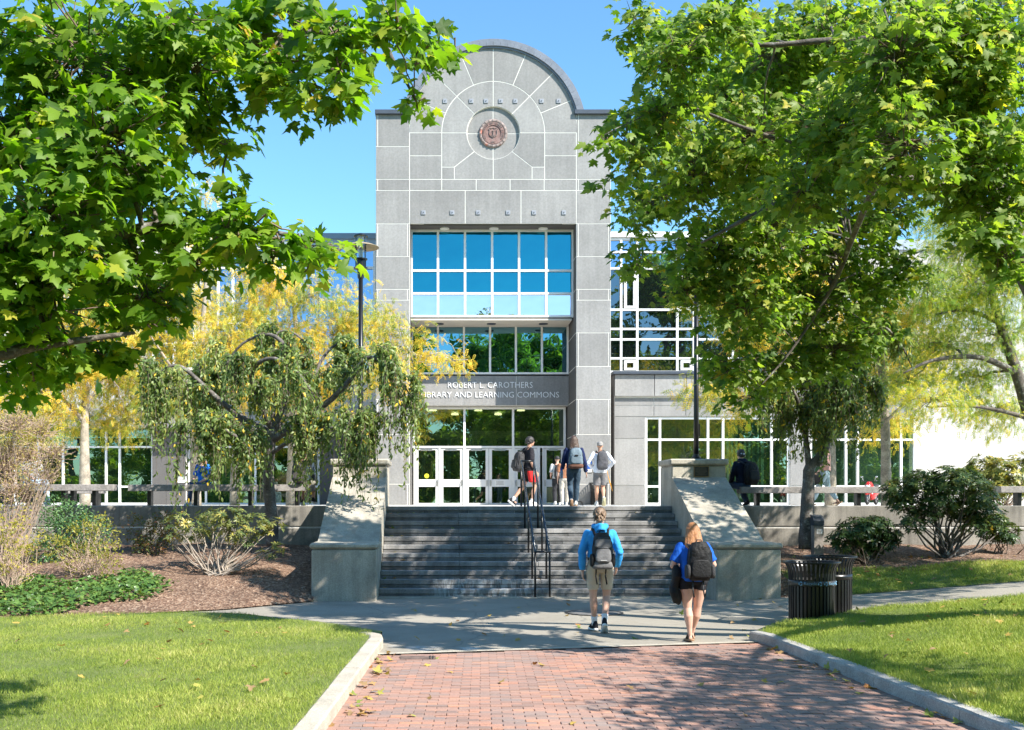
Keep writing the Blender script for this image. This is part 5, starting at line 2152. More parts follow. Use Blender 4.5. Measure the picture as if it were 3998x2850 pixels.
def scatter(n, poly_test, x0, x1, y0, y1, hf, bias=None):
    out = []
    while len(out) < n:
        X = rng.uniform(x0, x1, n * 2)
        Y = rng.uniform(y0, y1, n * 2)
        if bias is not None:
            keep = rng.random(n * 2) < np.array([bias(a, b) for a, b in zip(X, Y)])
            X, Y = X[keep], Y[keep]
        for a, b in zip(X, Y):
            if poly_test(a, b):
                out.append((a, b, hf(a, b)))
                if len(out) >= n:
                    break
    return np.array(out)


def ivy_ok(X, Y):
    px, e = VX + X * FPX / Y, lerp_pts(BED_L, X)
    lim = 600 - 120 * math.sin(Y * 2.1) * .4
    return px < lim + rng.normal(0, 18) and Y > e + .12 + .12 * math.sin(X * 4) + (.0 if px < 250 else (px - 250) * .0022) and Y < e + 2.9 + .5 * math.sin(X * 3)


c = scatter(5200, ivy_ok, -9, -3.5, 16.5, 22.5, lambda a, b: h_bed_l(a, b) + .02)
n = len(c)
c[:, 2] += rng.random(n) * .09
me = leaves('ivy_cover', maple_template(.1, .1, True), c, np.stack([rng.normal(0, 1, n), rng.normal(-.3, 1, n), rng.normal(-.1, .3, n)], 1),
            np.stack([rng.normal(.1, .4, n), rng.normal(-.3, .4, n), np.ones(n)], 1), .075 * rng.uniform(.6, 1.3, n), tint_rand(rng, n, .4, .22), LM['ivy'])
setp(link('ivy_cover', me, LM['ivy']), 'low dark green ivy spreading over the mulch bed under the bushes', 'ivy', kind='stuff')


def lawn_grass(name, label, n, test, x0, x1, y0, y1, hf, seed, hgt=.062):
    rng_ = np.random.default_rng(seed)
    c = scatter(n, test, x0, x1, y0, y1, hf, lambda a, b: min(1, (9.5 / b) ** 1.3) if b > 9.5 else 1)
    n = len(c)
    patch = 1.5 * np.array([.5 * math.sin(a * 1.9 + 1.3 * math.sin(b * 1.1)) + .5 * math.sin(b * 2.3 + a * .7) + .35 * math.sin(a * 5.1 - b * 4.2) for a, b, _ in c])
    tint = np.clip(.33 + .15 * patch + rng_.normal(0, .17, n), 0, 1)
    tip = np.stack([rng_.normal(0, .55, n), rng_.normal(0, .55, n), np.ones(n)], 1)
    nr = np.stack([rng_.normal(0, 1, n), rng_.normal(-1, .6, n), rng_.normal(.2, .2, n)], 1)
    me = leaves(name, blade_template(), c, tip, nr, hgt * rng_.uniform(.5, 1.3, n) * (1 + .2 * patch), tint, LM['grass'])
    return setp(link(name, me, LM['grass']), label, 'grass', kind='stuff')


def vis_x(X, Y, a=-150, b=4150):
    p = VX + X * FPX / Y
    return a < p < b


lawn_grass('grass_left', 'sunny mown grass of the lawn beside the pale kerb', 105000, lambda X, Y: vis_x(X, Y) and X < left_edge(Y) - .19 + rng.normal(0, .02) and Y < lerp_pts(LAWN_L, X) + .03, -8, -.95, 8.2, 17.4, h_lawn_l, 1, .048)
lawn_grass('grass_right', 'dappled mown grass of the lawn above the granite kerb', 85000, lambda X, Y: vis_x(X, Y) and X > right_edge(Y) + .14 - abs(rng.normal(0, .03)) and Y < lerp_pts(LAWN_R, X) + .03, 4.45, 10.5, 8.2, 17.4, h_lawn_r, 2, .058)
lawn_grass('grass_verge_blades', 'shaded strip of grass and leaves between mulch and asphalt', 26000, lambda X, Y: vis_x(X, Y), 6.95, 13, 20.5, 22.45, h_bed_r, 3, .07)

# fallen leaves, one object each
fall_m = leafmat('fallen_leaf', [(.30, .20, .10), (.42, .26, .10), (.50, .36, .08), (.34, .13, .05), (.45, .40, .09), (.20, .25, .05)], .2, .8, (1.2, 1.1, .7))
fall = []
for k in range(8):
    tv, tf = maple_template(-.35 + .1 * k, .3 - .1 * k, True)
    fall.append(big_mesh('fallen_leaf', tv, tf, np.full(len(tv), k / 7.), fall_m))
rf = random.Random(12)
HUES = ['tan', 'light brown', 'ochre', 'golden yellow', 'russet', 'rust-tinged yellow', 'olive yellow', 'still green']


def drop(label, group, n, fn):
    k = 0
    while k < n:
        q = fn()
        if q is None:
            continue
        X, Y, Z = q
        ci = rf.randrange(8)
        o = bpy.data.objects.new('fallen_leaf', fall[ci])
        COL.objects.link(o)
        o.location = (X, Y, Z)
        o.rotation_euler = (rf.gauss(0, .3), rf.gauss(0, .3), rf.uniform(0, 6.3))
        s = rf.uniform(.055, .105)
        o.scale = (s, s, s)
        setp(o, HUES[ci] + ' ' + label, 'leaf', group)
        k += 1


def q_ll():
    Y = rf.uniform(9, 16.8)
    X = rf.uniform(-7, -1.25)
    return (X, Y, h_lawn_l(X, Y) + .055) if vis_x(X, Y, 20, 3970) and Y < lerp_pts(LAWN_L, X) else None


def q_lr():
    Y = rf.uniform(9, 17)
    X = rf.uniform(4.8, 10)
    return (X, Y, h_lawn_r(X, Y) + .06) if vis_x(X, Y, 20, 3970) and Y < lerp_pts(LAWN_R, X) else None


def q_kl():
    Y = rf.uniform(9.2, 14)
    X = left_edge(Y) + abs(rf.gauss(0, .13)) + .03
    return (X, Y, .018)


def q_kr():
    Y = rf.uniform(9.2, 14.6)
    X = right_edge(Y) - abs(rf.gauss(0, .16)) - .03
    return (X, Y, .018)


def q_b():
    Y = rf.uniform(9.2, 13.5)
    return (rf.uniform(-.6, 4.2), Y, .016)


def q_a():
    Y = rf.uniform(14.8, 21.3)
    X = rf.uniform(-.5, 6.5)
    return (X, Y, .022 + g_rise(X))


def q_v():
    Y = rf.uniform(20.6, 22.3)
    X = rf.uniform(7, 12)
    return (X, Y, h_bed_r(X, Y) + .06) if vis_x(X, Y, 20, 3970) else None


def q_m():
    Y = rf.uniform(22.6, 24.6)
    X = rf.uniform(6.8, 12.5)
    return (X, Y, h_bed_r(X, Y) + .03) if vis_x(X, Y, 20, 3970) else None


def q_s():
    i = rf.randrange(0, 10)
    return (SX0 + abs(rf.gauss(0, .35)) + .05 if rf.random() < .6 else rf.uniform(SX0, SX1), SY0 + i * TR + rf.uniform(.2, .3), RI * (i + 1) + .012)


drop('fallen maple leaf on the sunny lawn by the pale kerb', 'fallen leaves on the sunny lawn', 46, q_ll)
drop('fallen maple leaf on the dappled lawn above the granite kerb', 'fallen leaves on the dappled lawn', 30, q_lr)
drop('fallen leaf in the gutter along the pale kerb', 'fallen leaves along the pale kerb', 40, q_kl)
drop('fallen leaf in the gutter along the granite kerb', 'fallen leaves along the granite kerb', 30, q_kr)
drop('fallen leaf out on the brick walk', 'fallen leaves on the brick walk', 14, q_b)
drop('fallen leaf on the asphalt in front of the stairs', 'fallen leaves on the asphalt', 34, q_a)
drop('fallen leaf on the grass verge beyond the litter bins', 'fallen leaves on the verge', 60, q_v)
drop('fallen leaf on the mulch under the rhododendrons', 'fallen leaves on the mulch', 30, q_m)
drop('small leaf lying on a granite step', 'fallen leaves on the steps', 36, q_s)


# ------------------------------------------------------------------ trees behind the viewer (seen mirrored in the windows)
CROWNS = []
for q in range(3):
    rng = np.random.default_rng(500 + q)
    C = []
    for i in range(34):
        z = rng.uniform(.10, .93)
        k = math.sin(math.pi * min(1, max(.2, (z + .10) / 1.1))) ** .6
        a = rng.random() * 6.28
        c = np.array([math.cos(a) * .24 * k * .8, math.sin(a) * .24 * k * .8, z])
        C.append(c + in_ell(850, rng, .2) * np.array([.095, .095, .07]) * (.6 + .6 * rng.random()))
    C = np.concatenate(C)
    N_ = len(C)
    me = leaves('crown', (np.array([(0, 0, 0), (.4, .5, -.05), (0, 1, -.1), (-.4, .5, -.05)], float), np.array([(0, 1, 2), (0, 2, 3)], int)), C, rng.normal(0, 1, (N_, 3)) + [0, 0, -.4], rng.normal(0, .5, (N_, 3)) + [.2, 0, .8],
                .016 * rng.uniform(.6, 1.3, N_), tint_rand(rng, N_, .42, .2), LM['maple2'])
    tb = MB()
    tb.tube([(0, 0, 0), (0, 0, .3), (.01, 0, .9)], [.022, .016, .005], 8)
    tm2 = tb.mesh('trunk')
    tm2.materials.append(bark_maple)
    CROWNS.append((me, tm2))


def far_tree(label, base, h, q):
    t = thing('mirrored_tree', label, 'tree', base, 'trees across the quad mirrored in the library windows')
    t.scale = (h * (1 + .1 * (q % 2)), h, h)
    t.rotation_euler[2] = q * 1.3
    me, tr = CROWNS[q % 3]
    setp(link('crown', me, LM['maple2'], t), kind='stuff')
    link('trunk', tr, bark_maple, t)


FT = [(-14, -14, 18.5, 'tall tree mirrored at the edge of the arched windows'), (-4.6, -15, 19.5, 'narrow tree mirrored beside the patch of blue sky'), (7.2, -14, 19, 'leafy tree mirrored in the middle panes'),
      (14, -16, 21, 'tallest tree mirrored below the pale panes'), (21, -14, 25, 'broad tree mirrored in the curtain wall'), (-24, -17, 19, 'tree mirrored in the shaded wing windows'),
      (30, -16, 26, 'wide tree mirrored in the ground floor windows'), (4.6, -19, 18.5, 'low tree mirrored in the door glass'), (40, -15, 18, 'tree mirrored at the far end of the reading room glass'),
      (-36, -16, 18, 'tree mirrored behind the far golden honeylocust'), (18, -30, 17, 'rear tree mirrored between the two tallest ones'), (-10, -30, 15, 'rear tree mirrored low in the shaded windows')]
EDGE = ['first', 'second', 'third', 'fourth', 'fifth', 'sixth', 'seventh', 'eighth', 'ninth', 'tenth', 'eleventh', 'twelfth']
for i in range(12):
    FT.append((-48 + i * 9.3, -38 - 3 * (i % 2), 13 + 3 * ((i * 7) % 3), 'far tree mirrored low in the glass, %s of its row from the twiggy bush' % EDGE[i]))
for i, (x, y, h, lb_) in enumerate(FT):
    far_tree(lb_, (x, y, -.1), h, i)
# ------------------------------------------------------------------ lamps, rail, bins, benches and small things
bronze_disc = M('lamp_disc', (.30, .24, .15), .5, .1, 6)
lamp_glass = glassmat('lamp_glass', (.9, .95, 1), (.5, .5, .5), .12, 0., .95, (.88, .93, .95))


def lamp(x, y, label):
    z0 = 2.905
    t = thing('street_lamp', label, 'lamp', (x, y, z0), 'lamps on the stair pedestals')
    m = MB()
    m.bbox(x - .17, x + .17, y - .17, y + .17, z0, z0 + .03, .006)
    m.lathe([(.11, .03), (.11, .07), (.07, .10), (.065, .14)], (x, y, z0), 16)
    m.build('base', MAT['black_metal'], t, smooth=False)
    m = MB()
    m.lathe([(.062, .12), (.060, 1.0), (.052, 4.26)], (x, y, z0), 16)
    m.build('pole', MAT['black_metal'], t, smooth=True)
    m = MB()
    m.bbox(x + .045, x + .085, y - .03, y + .03, z0 + .55, z0 + .85, .005)
    m.build('access_hatch', MAT['black_metal'], t)
    zt = z0 + 4.26
    m = MB()
    m.lathe([(.05, 0), (.075, .02), (.085, .22), (.14, .225), (.165, .24), (.165, .265), (.1, .27), (.10, .45), (.16, .452), (.16, .475), (.0, .475)], (x, y, zt), 20)
    m.build('lamp_fitter', MAT['black_metal'], t)
    m = MB()
    m.lathe([(.135, .475), (.135, .98)], (x, y, zt), 24, cap=False)
    m.build('glass_cylinder', lamp_glass, t, smooth=True)
    m = MB()
    m.lathe([(.055, .475), (.045, .75), (.0, .77)], (x, y, zt), 14, cap=False)
    m.build('lamp_core', M('frosted_core', (.75, .74, .70), .5, .05, 4), t, smooth=True)
    for k in range(4):
        a = math.pi / 4 + k * math.pi / 2
        m = MB()
        m.tube([(x + .155 * math.cos(a), y + .155 * math.sin(a), zt + .25), (x + .155 * math.cos(a), y + .155 * math.sin(a), zt + 1.02)], .010, 6)
        m.build('lamp_rod', MAT['black_metal'], t)
    m = MB()
    m.lathe([(.14, .84), (.30, .80), (.43, .745), (.432, .735), (.30, .785), (.14, .82)], (x, y, zt), 40, cap=False)
    m.build('reflector_disc', bronze_disc, t, smooth=True)
    m = MB()
    m.lathe([(.17, .99), (.17, 1.015), (.12, 1.03), (.06, 1.07), (.0, 1.075)], (x, y, zt), 24)
    m.build('lamp_top', MAT['black_metal'], t)
    return t


lamp(-1.88, 25.6, 'black lamp post with a wide disc on the pedestal by the weeping cherry')
lamp(6.02, 25.6, 'black lamp post on the plaque pedestal with its head hidden in maple leaves')

# stair handrail
hr = thing('handrail', 'black double handrail running down the middle of the granite steps', 'railing', (2.0, 21.7, 0))
rail_m = M('sky_tinted_black_rail', (.02, .03, .045), .22, .1, 5, spec=.8)  # black rail with the blue of reflected sky put into its colour
y0, z0, y1, z1 = 21.62, .92, 25.45, 2.87
for x in (1.885, 2.175):
    m = MB()
    m.tube([(x, y0, z0), (x, y1, z1)], .026, 10)
    m.build('rail', rail_m, hr, smooth=True)
    for yy in (21.66, 22.35, 23.3, 24.3, 25.4):
        zt = z0 + (z1 - z0) * (yy - y0) / (y1 - y0)
        i = min(10, max(-1, int((yy - SY0) / TR)))
        zb = .0 if yy < SY0 else RI * (i + 1)
        m = MB()
        m.tube([(x, yy, zb), (x, yy, zt)], .021, 8)
        m.build('post', MAT['black_metal'], hr, smooth=True)
for yy, zz in ((y0, z0), (y1, z1)):
    m = MB()
    m.tube([(1.885, yy, zz), (2.175, yy, zz)], .022, 8)
    m.build('crossbar', MAT['black_metal'], hr, smooth=True)


# litter bins
def litter_bin(x, y, z, label, recycle=False, s=1., group='slatted black litter bins'):
    t = thing('litter_bin', label, 'bin', (x, y, z), group)
    prof = [(.345, .03), (.345, .25), (.345, .62), (.35, .80), (.37, .88), (.405, .945), (.42, .955)]
    m = MB()
    n = len(prof)
    for sgn in (0, 1):
        pass
    vs, fs = [], []
    for r, h in prof:
        for (dr_, dy) in ((0, -.019), (0, .019), (-.012, .019), (-.012, -.019)):
            vs.append((r * s + dr_, dy * s, h * s))
    for i in range(n - 1):
        for k in range(4):
            a, b = i * 4 + k, i * 4 + (k + 1) % 4
            fs.append((a, b, b + 4, a + 4))
    fs += [(0, 1, 2, 3), tuple(range(4 * n - 4, 4 * n))[::-1]]
    m.add(vs, fs)
    me = m.mesh('slat')
    me.materials.append(MAT['black_metal'])
    for k in range(36):
        o = bpy.data.objects.new('slat', me)
        COL.objects.link(o)
        o.parent = t
        o.rotation_euler = (0, 0, 2 * math.pi * (k + .5) / 36)
    c = (x, y, z)
    m = MB()
    m.lathe([(a * s, b * s) for a, b in ((.40, .945), (.425, .945), (.432, .962), (.425, .975), (.40, .972), (.395, .958), (.40, .945))], c, 40, cap=False)
    m.build('rim', MAT['black_metal'], t, smooth=True)
    m = MB()
    m.lathe([(a * s, b * s) for a, b in ((.350, .60), (.352, .60), (.352, .685), (.350, .685))], c, 40, cap=False)
    m.build('band', M('bin_band', (.045, .042, .036), .3, .3, 4) if recycle else MAT['black_metal'], t, smooth=True)
    m = MB()
    m.lathe([(a * s, b * s) for a, b in ((.30, .02), (.318, .03), (.318, .70), (.305, .70), (.30, .05), (.0, .05))], c, 32, cap=False)
    m.build('liner', M('dark_liner', (.008, .008, .008), .6, .1, 4), t, smooth=True)
    m = MB()
    m.lathe([(a * s, b * s) for a, b in ((.335, 0), (.345, .035), (.3, .035))], c, 32, cap=False)
    m.build('base_ring', MAT['black_metal'], t)
    if recycle:
        blue = M('pale_blue_print', (.20, .38, .55), .5, .1, 5)
        rr_ = .3555
        for a0 in (-127, -64):
            me, w = text_mesh('Recycle', .058, .19, .001)
            k = MB()
            k.add([(x + (rr_ + v.co.z) * math.cos(R(a0) + v.co.x / rr_), y + (rr_ + v.co.z) * math.sin(R(a0) + v.co.x / rr_), z + .612 + v.co.y) for v in me.vertices], [tuple(f.vertices) for f in me.polygons])
            k.build('band_lettering', blue, t, fix=False)
            for da in (-9, 38):
                k = MB()
                for q in range(3):
                    b0 = 2 * math.pi * q / 3 + .4
                    pts = [(.026 * math.cos(b0 + u), .026 * math.sin(b0 + u)) for u in (0, .5, 1.0, 1.5)]
                    k.tube([(x + rr_ * math.cos(R(a0 + da) + p / rr_), y + rr_ * math.sin(R(a0 + da) + p / rr_), z + .642 + v) for p, v in pts], [.007, .007, .012, .002], 5)
                k.build('recycling_mark', blue, t)
    return t


litter_bin(5.77, 16.9, .015, 'black slatted recycling bin with blue Recycle lettering on its band', True)
litter_bin(6.41, 17.9, .05, 'plain black slatted bin half hidden behind the recycling bin')
c = P(2337, 1975, 39)
litter_bin(c.x, c.y, PLAZA_Z, 'black slatted bin on the plaza against the tower column', s=.82)


# benches: grey timber beams on black steel posts
wood = M('weathered_grey_timber', (.30, .275, .255), .85, .2, 3, 30, .25, .5, 25, objvar=.06)


def bench(x0, x1, z, y, label, posts):
    t = thing('beam_bench', label, 'bench', ((x0 + x1) / 2, y, PLAZA_Z), 'timber beam benches along the plaza edge')
    h = .15
    for k in range(3):
        m = MB()
        m.bbox(x0 + .01 * (k % 2), x1 - .012 * (k % 2), y + k * .135, y + .128 + k * .135, z - h, z, .008)
        m.build('timber_beam', wood, t)
    for px_ in posts:
        m = MB()
        m.bbox(px_ - .045, px_ + .045, y + .08, y + .30, PLAZA_Z, z - h, .005)
        m.build('post', MAT['black_metal'], t)
    return t


bxx = lambda px, d=25.6: (px - VX) * d / FPX
bench(bxx(-260), bxx(449), 2.325, 25.45, 'grey timber bench behind the bare twiggy bush', [bxx(v) for v in (-100, 120, 250, 285, 370)])
bench(bxx(506), bxx(1225), 2.32, 25.45, 'grey timber bench behind the weeping cherry', [bxx(v) for v in (585, 766, 978, 1160)])
bench(bxx(190), bxx(346), 2.27, 26.6, 'short low timber bench behind the one by the twiggy bush', [bxx(215), bxx(320)])
bench(bxx(2886), bxx(3480), 2.27, 25.45, 'grey timber bench carrying the seated man in a pale cap', [bxx(v) for v in (2957, 3145, 3350)])
bench(bxx(3895), bxx(4400), 2.28, 25.45, 'sunlit timber bench behind the large rhododendron', [bxx(v) for v in (3975, 4200)])

# marker post
c = P(3190, 2165, 23.3)
zg_ = h_bed_r(c.x, c.y) - .03
mp = thing('marker_post', 'weathered square wooden marker post with slanted dark top and label', 'post', (c.x, c.y, zg_))
m = MB()
m.bbox(c.x - .10, c.x + .11, c.y - .1, c.y + .1, zg_, zg_ + .80, .008)
m.build('shaft', M('grey_post_wood', (.27, .235, .205), .9, .2, 4, 30, .25, .4, 30), mp)
m = MB()
m.prism_x([(c.y - .11, zg_ + .80), (c.y + .11, zg_ + .80), (c.y + .11, zg_ + 1.03), (c.y - .02, zg_ + 1.0), (c.y - .11, zg_ + .90)], c.x - .108, c.x + .118)
m.build('slanted_top', M('dark_top', (.05, .055, .065), .5, .1, 5), mp)
m = MB()
m.box(c.x - .04, c.x + .08, c.y - .105, c.y - .099, zg_ + .62, zg_ + .72)
lb = m.build('label_plate', notice_m, mp)
m = MB()
for i in range(3):
    m.box(c.x - .03, c.x + .07 - .01 * i, c.y - .107, c.y - .105, zg_ + .695 - i * .03, zg_ + .708 - i * .03)
m.build('print_line', MAT['black_metal'], lb)

# poster on the column
ps = thing('wall_poster', 'small blue and white poster on the tower column behind the capped man', 'poster', (5.3, 39.19, 3.1))
c0, c1 = P(2290, 1798, 39.18), P(2313, 1846, 39.18)
m = MB()
m.box(c0.x, c1.x, 39.178, 39.198, c1.z, c0.z)
m.build('frame', MAT['black_metal'], ps)
m = MB()
m.box(c0.x + .02, c1.x - .02, 39.174, 39.18, c1.z + .02, c1.z + .13)
m.build('white_field', notice_m, ps)
m = MB()
m.box(c0.x + .02, c1.x - .02, 39.174, 39.18, c1.z + .132, c0.z - .02)
m.build('blue_field', M('poster_blue', (.03, .10, .36), .6, .1, 5), ps)

# ribbed black thing at the stair head
c = P(2263, 1976, 29)
rb = thing('ribbed_dome', 'small black ribbed dome low on the plaza beyond the stair head', 'dome', (c.x, c.y, PLAZA_Z))
for k in range(8):
    a = math.pi * (k + .5) / 8
    m = MB()
    pts = []
    for j in range(9):
        u = math.pi * j / 8
        pts.append((c.x + .10 * math.cos(u), c.y + .08 * math.sin(u) * math.cos(a), PLAZA_Z + .13 * math.sin(u) * math.sin(a)))
    m.tube(pts, .008, 5)
    m.build('rib', MAT['black_metal'], rb)

# red motor scooter seen from the front
c = P(3402, 1977, 37.5)
sct = thing('red_scooter', 'red motor scooter parked on the plaza behind the timber bench', 'scooter', (c.x, c.y, PLAZA_Z), rz=R(-38))
sct.scale = (.84, .84, .84)
red_p = M('red_paint', (.50, .015, .012), .25, .08, 3, spec=.6)
tyre = M('tyre_rubber', (.015, .015, .015), .8, .1, 9)


def loc(mb, name, mat, par, smooth=False):
    return mb.build(name, mat, par, smooth, local=True)


def wheel(yc, par):
    m = MB()
    ring = [(0, yc + .20 * math.cos(a), .25 + .20 * math.sin(a)) for a in np.linspace(0, 2 * math.pi, 29)]
    m.tube(ring, .05, 8, cap=False)
    w = loc(m, 'wheel', tyre, par, True)
    m = MB()
    for k in range(6):
        a = math.pi * k / 3
        m.tube([(0, yc, .25), (0, yc + .17 * math.cos(a), .25 + .17 * math.sin(a))], .016, 6)
    m.tube([(-.06, yc, .25), (.06, yc, .25)], .04, 10)
    loc(m, 'spoke', chrome, w)


wheel(-.55, sct)
wheel(.62, sct)
m = MB()
m.tube([(-.07, -.55, .25), (-.07, -.42, .62), (-.05, -.32, .85)], .018, 6)
m.tube([(.07, -.55, .25), (.07, -.42, .62), (.05, -.32, .85)], .018, 6)
loc(m, 'fork', chrome, sct, True)
m = MB()
m.loft([[(w * a, y + (.02 if abs(a) == 1 else -.03), z) for a, y in ((-1, yb), (-.4, yf), (.4, yf), (1, yb))] for z, w, yf, yb in
        ((.42, .10, -.62, -.5), (.55, .17, -.60, -.42), (.72, .20, -.56, -.36), (.86, .15, -.48, -.3), (.95, .08, -.42, -.28))])
loc(m, 'front_fairing', red_p, sct, True)
m = MB()
m.tube([(0, -.72, .40), (0, -.62, .50), (0, -.5, .51), (0, -.38, .46)], [.03, .075, .08, .05], 8)
loc(m, 'mudguard', red_p, sct, True)
m = MB()
m.loft([[(w * a, y, z + (.05 if abs(a) < 1 else 0)) for a in (-1, -.5, .5, 1)] + [(w * a, y, z - .25) for a in (1, .5, -.5, -1)] for y, z, w in ((-.3, .45, .12), (0, .5, .15), (.3, .66, .16), (.7, .72, .12), (.85, .74, .05))])
loc(m, 'rear_body', red_p, sct, True)
m = MB()
m.loft([[(w * a, y, z) for a, z in ((-1, zt), (-.6, zt + .05), (.6, zt + .05), (1, zt), (.9, zt - .04), (-.9, zt - .04))] for y, zt, w in ((-.02, .73, .1), (.25, .76, .14), (.6, .80, .13), (.8, .82, .08))])
loc(m, 'seat', MAT['black_metal'], sct, True)
m = MB()
m.tube([(-.33, -.24, .99), (-.2, -.3, .98), (0, -.34, .95), (.2, -.3, .98), (.33, -.24, .99)], .016, 6)
loc(m, 'handlebar', MAT['black_metal'], sct, True)
for sx_ in (-1, 1):
    m = MB()
    m.tube([(sx_ * .22, -.3, .99), (sx_ * .27, -.32, 1.12)], .008, 5)
    m.ell((sx_ * .29, -.32, 1.15), (.05, .015, .035), None, 10, 6)
    loc(m, 'mirror', chrome, sct, True)
m = MB()
m.ell((0, -.575, .76), (.075, .03, .06), None, 12, 8)
loc(m, 'headlight', M('headlight_glass', (.7, .72, .75), .1, .05, 4, spec=.8), sct, True)
# ------------------------------------------------------------------ people
PENDING = []


FOLDS = bpy.data.textures.new('cloth_folds', 'CLOUDS')
FOLDS.noise_scale = .085
FOLDS.noise_depth = 2


def remesh(mb, name, mat, parent, voxel, smooth=4, fac=.5, fold=0.):
    """fuse the collected shapes into one continuous skin"""
    o = mb.build(name, mat, parent, True, local=True, fix=True)
    r = o.modifiers.new('fuse', 'REMESH')
    r.mode = 'VOXEL'
    r.voxel_size = voxel
    s = o.modifiers.new('soften', 'SMOOTH')
    s.iterations = smooth
    s.factor = fac
    if fold:
        dm = o.modifiers.new('folds', 'DISPLACE')
        dm.texture = FOLDS
        dm.texture_coords = 'LOCAL'
        dm.strength = fold
        dm.mid_level = .5
    PENDING.append((o, mat))
    return o


def flush():
    bpy.context.view_layer.update()
    dg_ = bpy.context.evaluated_depsgraph_get()
    for o, mat in PENDING:
        me = bpy.data.meshes.new_from_object(o.evaluated_get(dg_))
        o.modifiers.clear()
        o.data = me
        me.materials.clear()
        me.materials.append(mat)
        me.polygons.foreach_set('use_smooth', np.ones(len(me.polygons), dtype=bool))
    PENDING.clear()


def cloth(name, col, var=.12, fold=.55, fs=13, rough=.85):
    return M(name, col, rough, var, 5, 160, .08, fold, fs, spec=.2)


skin_l = M('fair_skin', (.60, .36, .27), .55, .08, 8, None, 0, .05, 90, spec=.4)
skin_t = M('tanned_skin', (.50, .28, .19), .55, .08, 8, None, 0, .05, 90, spec=.4)
V = Vector


def ringz(c, rx, ry, n=16, p=2.4):
    out = []
    for k in range(n):
        a = 2 * math.pi * k / n
        ca, sa = math.cos(a), math.sin(a)
        out.append((c[0] + rx * math.copysign(abs(ca) ** (2 / p), ca), c[1] + ry * math.copysign(abs(sa) ** (2 / p), sa), c[2]))
    return out


def limb(mb, pts, rad, n=14, balls=True):
    mb.tube(pts, rad, n)
    if balls:
        for p, r in zip(pts, rad):
            mb.ell(p, (r * .99,) * 3, None, 12, 8)


def hand(mb, w, d, side, k=1., curl=.6):
    """palm, four fingers and a thumb; w wrist, d direction, side +1 right hand"""
    d = V(d).normalized()
    inw = V((-side, 0, 0))
    inw = (inw - d * inw.dot(d)).normalized()       # palm faces the thigh
    fwd = d.cross(inw) * (side)                     # towards the thumb
    if fwd.y < 0:
        fwd = -fwd
    w = V(w)
    rot = Matrix((fwd, inw, d)).transposed()
    mb.ell(w + d * .045 * k, (.040 * k, .017 * k, .055 * k), rot, 12, 8)
    mb.ell(w, (.026 * k, .022 * k, .03 * k), rot, 10, 6)
    for i, L in enumerate((.072, .080, .074, .058)):
        o = w + d * .085 * k + fwd * (.030 - .0205 * i) * k
        p1 = o + (d * math.cos(curl * .5) + inw * math.sin(curl * .5)) * L * .55 * k
        p2 = p1 + (d * math.cos(curl * 1.7) + inw * math.sin(curl * 1.7)) * L * .5 * k
        mb.tube([o - d * .02 * k, o, p1, p2], [.010 * k, .0095 * k, .009 * k, .0075 * k], 7)
        mb.ell(p2, (.0075 * k,) * 3, None, 7, 5)
    t0 = w + d * .03 * k + fwd * .030 * k
    t1 = t0 + (d * .75 + fwd * .6 + inw * .2).normalized() * .035 * k
    t2 = t1 + (d + inw * .35).normalized() * .03 * k
    mb.tube([t0, t1, t2], [.013 * k, .011 * k, .009 * k], 7)
    mb.ell(t2, (.009 * k,) * 3, None, 7, 5)


def torso(mb, J, k, e=0., z0=None, z1=None, wid=1., belly=1., hipw=1.):
    """trunk as a loft along the spine; e inflates it for clothing"""
    a, b = J['pelvis'] + V((0, 0, -.10 * k)), J['neck']
    prof = [(0, .10, .085), (.08, .150, .112), (.18, .162, .118), (.34, .148 * wid, .108 * belly), (.52, .146 * wid, .108), (.70, .166 * wid, .117), (.84, .178 * wid, .108), (.93, .150 * wid, .088), (1.0, .075, .062)]
    rings = []
    for t, rx, ry in prof:
        if z0 is not None and t < z0:
            continue
        if z1 is not None and t > z1:
            continue
        c = a.lerp(b, t)
        hw = hipw if t < .3 else 1
        rings.append(ringz(c, (rx * hw) * k + e, ry * k + e))
    mb.loft(rings)


def face(mb, h, k, rot):
    """head turned by rot: skull, jaw, nose, ears"""
    R3 = rot.to_3x3()

    def at(x, y, z):
        return h + R3 @ V((x, y, z)) * k
    mb.ell(at(0, -.012, .028), (.076 * k, .094 * k, .092 * k), R3, 16, 12)
    mb.ell(at(0, .016, -.042), (.058 * k, .066 * k, .070 * k), R3, 14, 10)
    mb.ell(at(0, .050, -.085), (.028 * k, .026 * k, .022 * k), R3, 10, 8)
    mb.tube([at(0, .076, .030), at(0, .096, -.014), at(0, .080, -.024)], [.010 * k, .015 * k, .009 * k], 8)
    mb.ell(at(0, .078, -.052), (.024 * k, .012 * k, .010 * k), R3, 10, 6)
    for s in (-1, 1):
        mb.ell(at(s * .078, -.006, -.005), (.010 * k, .022 * k, .033 * k), R3, 8, 6)


def features(h, k, rot, par):
    R3 = rot.to_3x3()
    at = lambda x, y, z: h + R3 @ V((x, y, z)) * k
    dark = M('eye_dark', (.02, .015, .012), .3, .05, 4)
    for s in (-1, 1):
        m = MB()
        m.ell(at(s * .030, .070, .008), (.014 * k, .010 * k, .008 * k), R3, 8, 6)
        m.build('eye', dark, par, True, local=True)
        m = MB()
        m.tube([at(s * .012, .084, .028), at(s * .030, .080, .034), at(s * .048, .066, .028)], .005 * k, 5)
        m.build('eyebrow', dark, par, True, local=True)
    m = MB()
    m.tube([at(-.022, .082, -.054), at(0, .090, -.053), at(.022, .082, -.054)], .005 * k, 5)
    m.build('mouth', M('lip', (.45, .18, .15), .5, .05, 5), par, True, local=True)


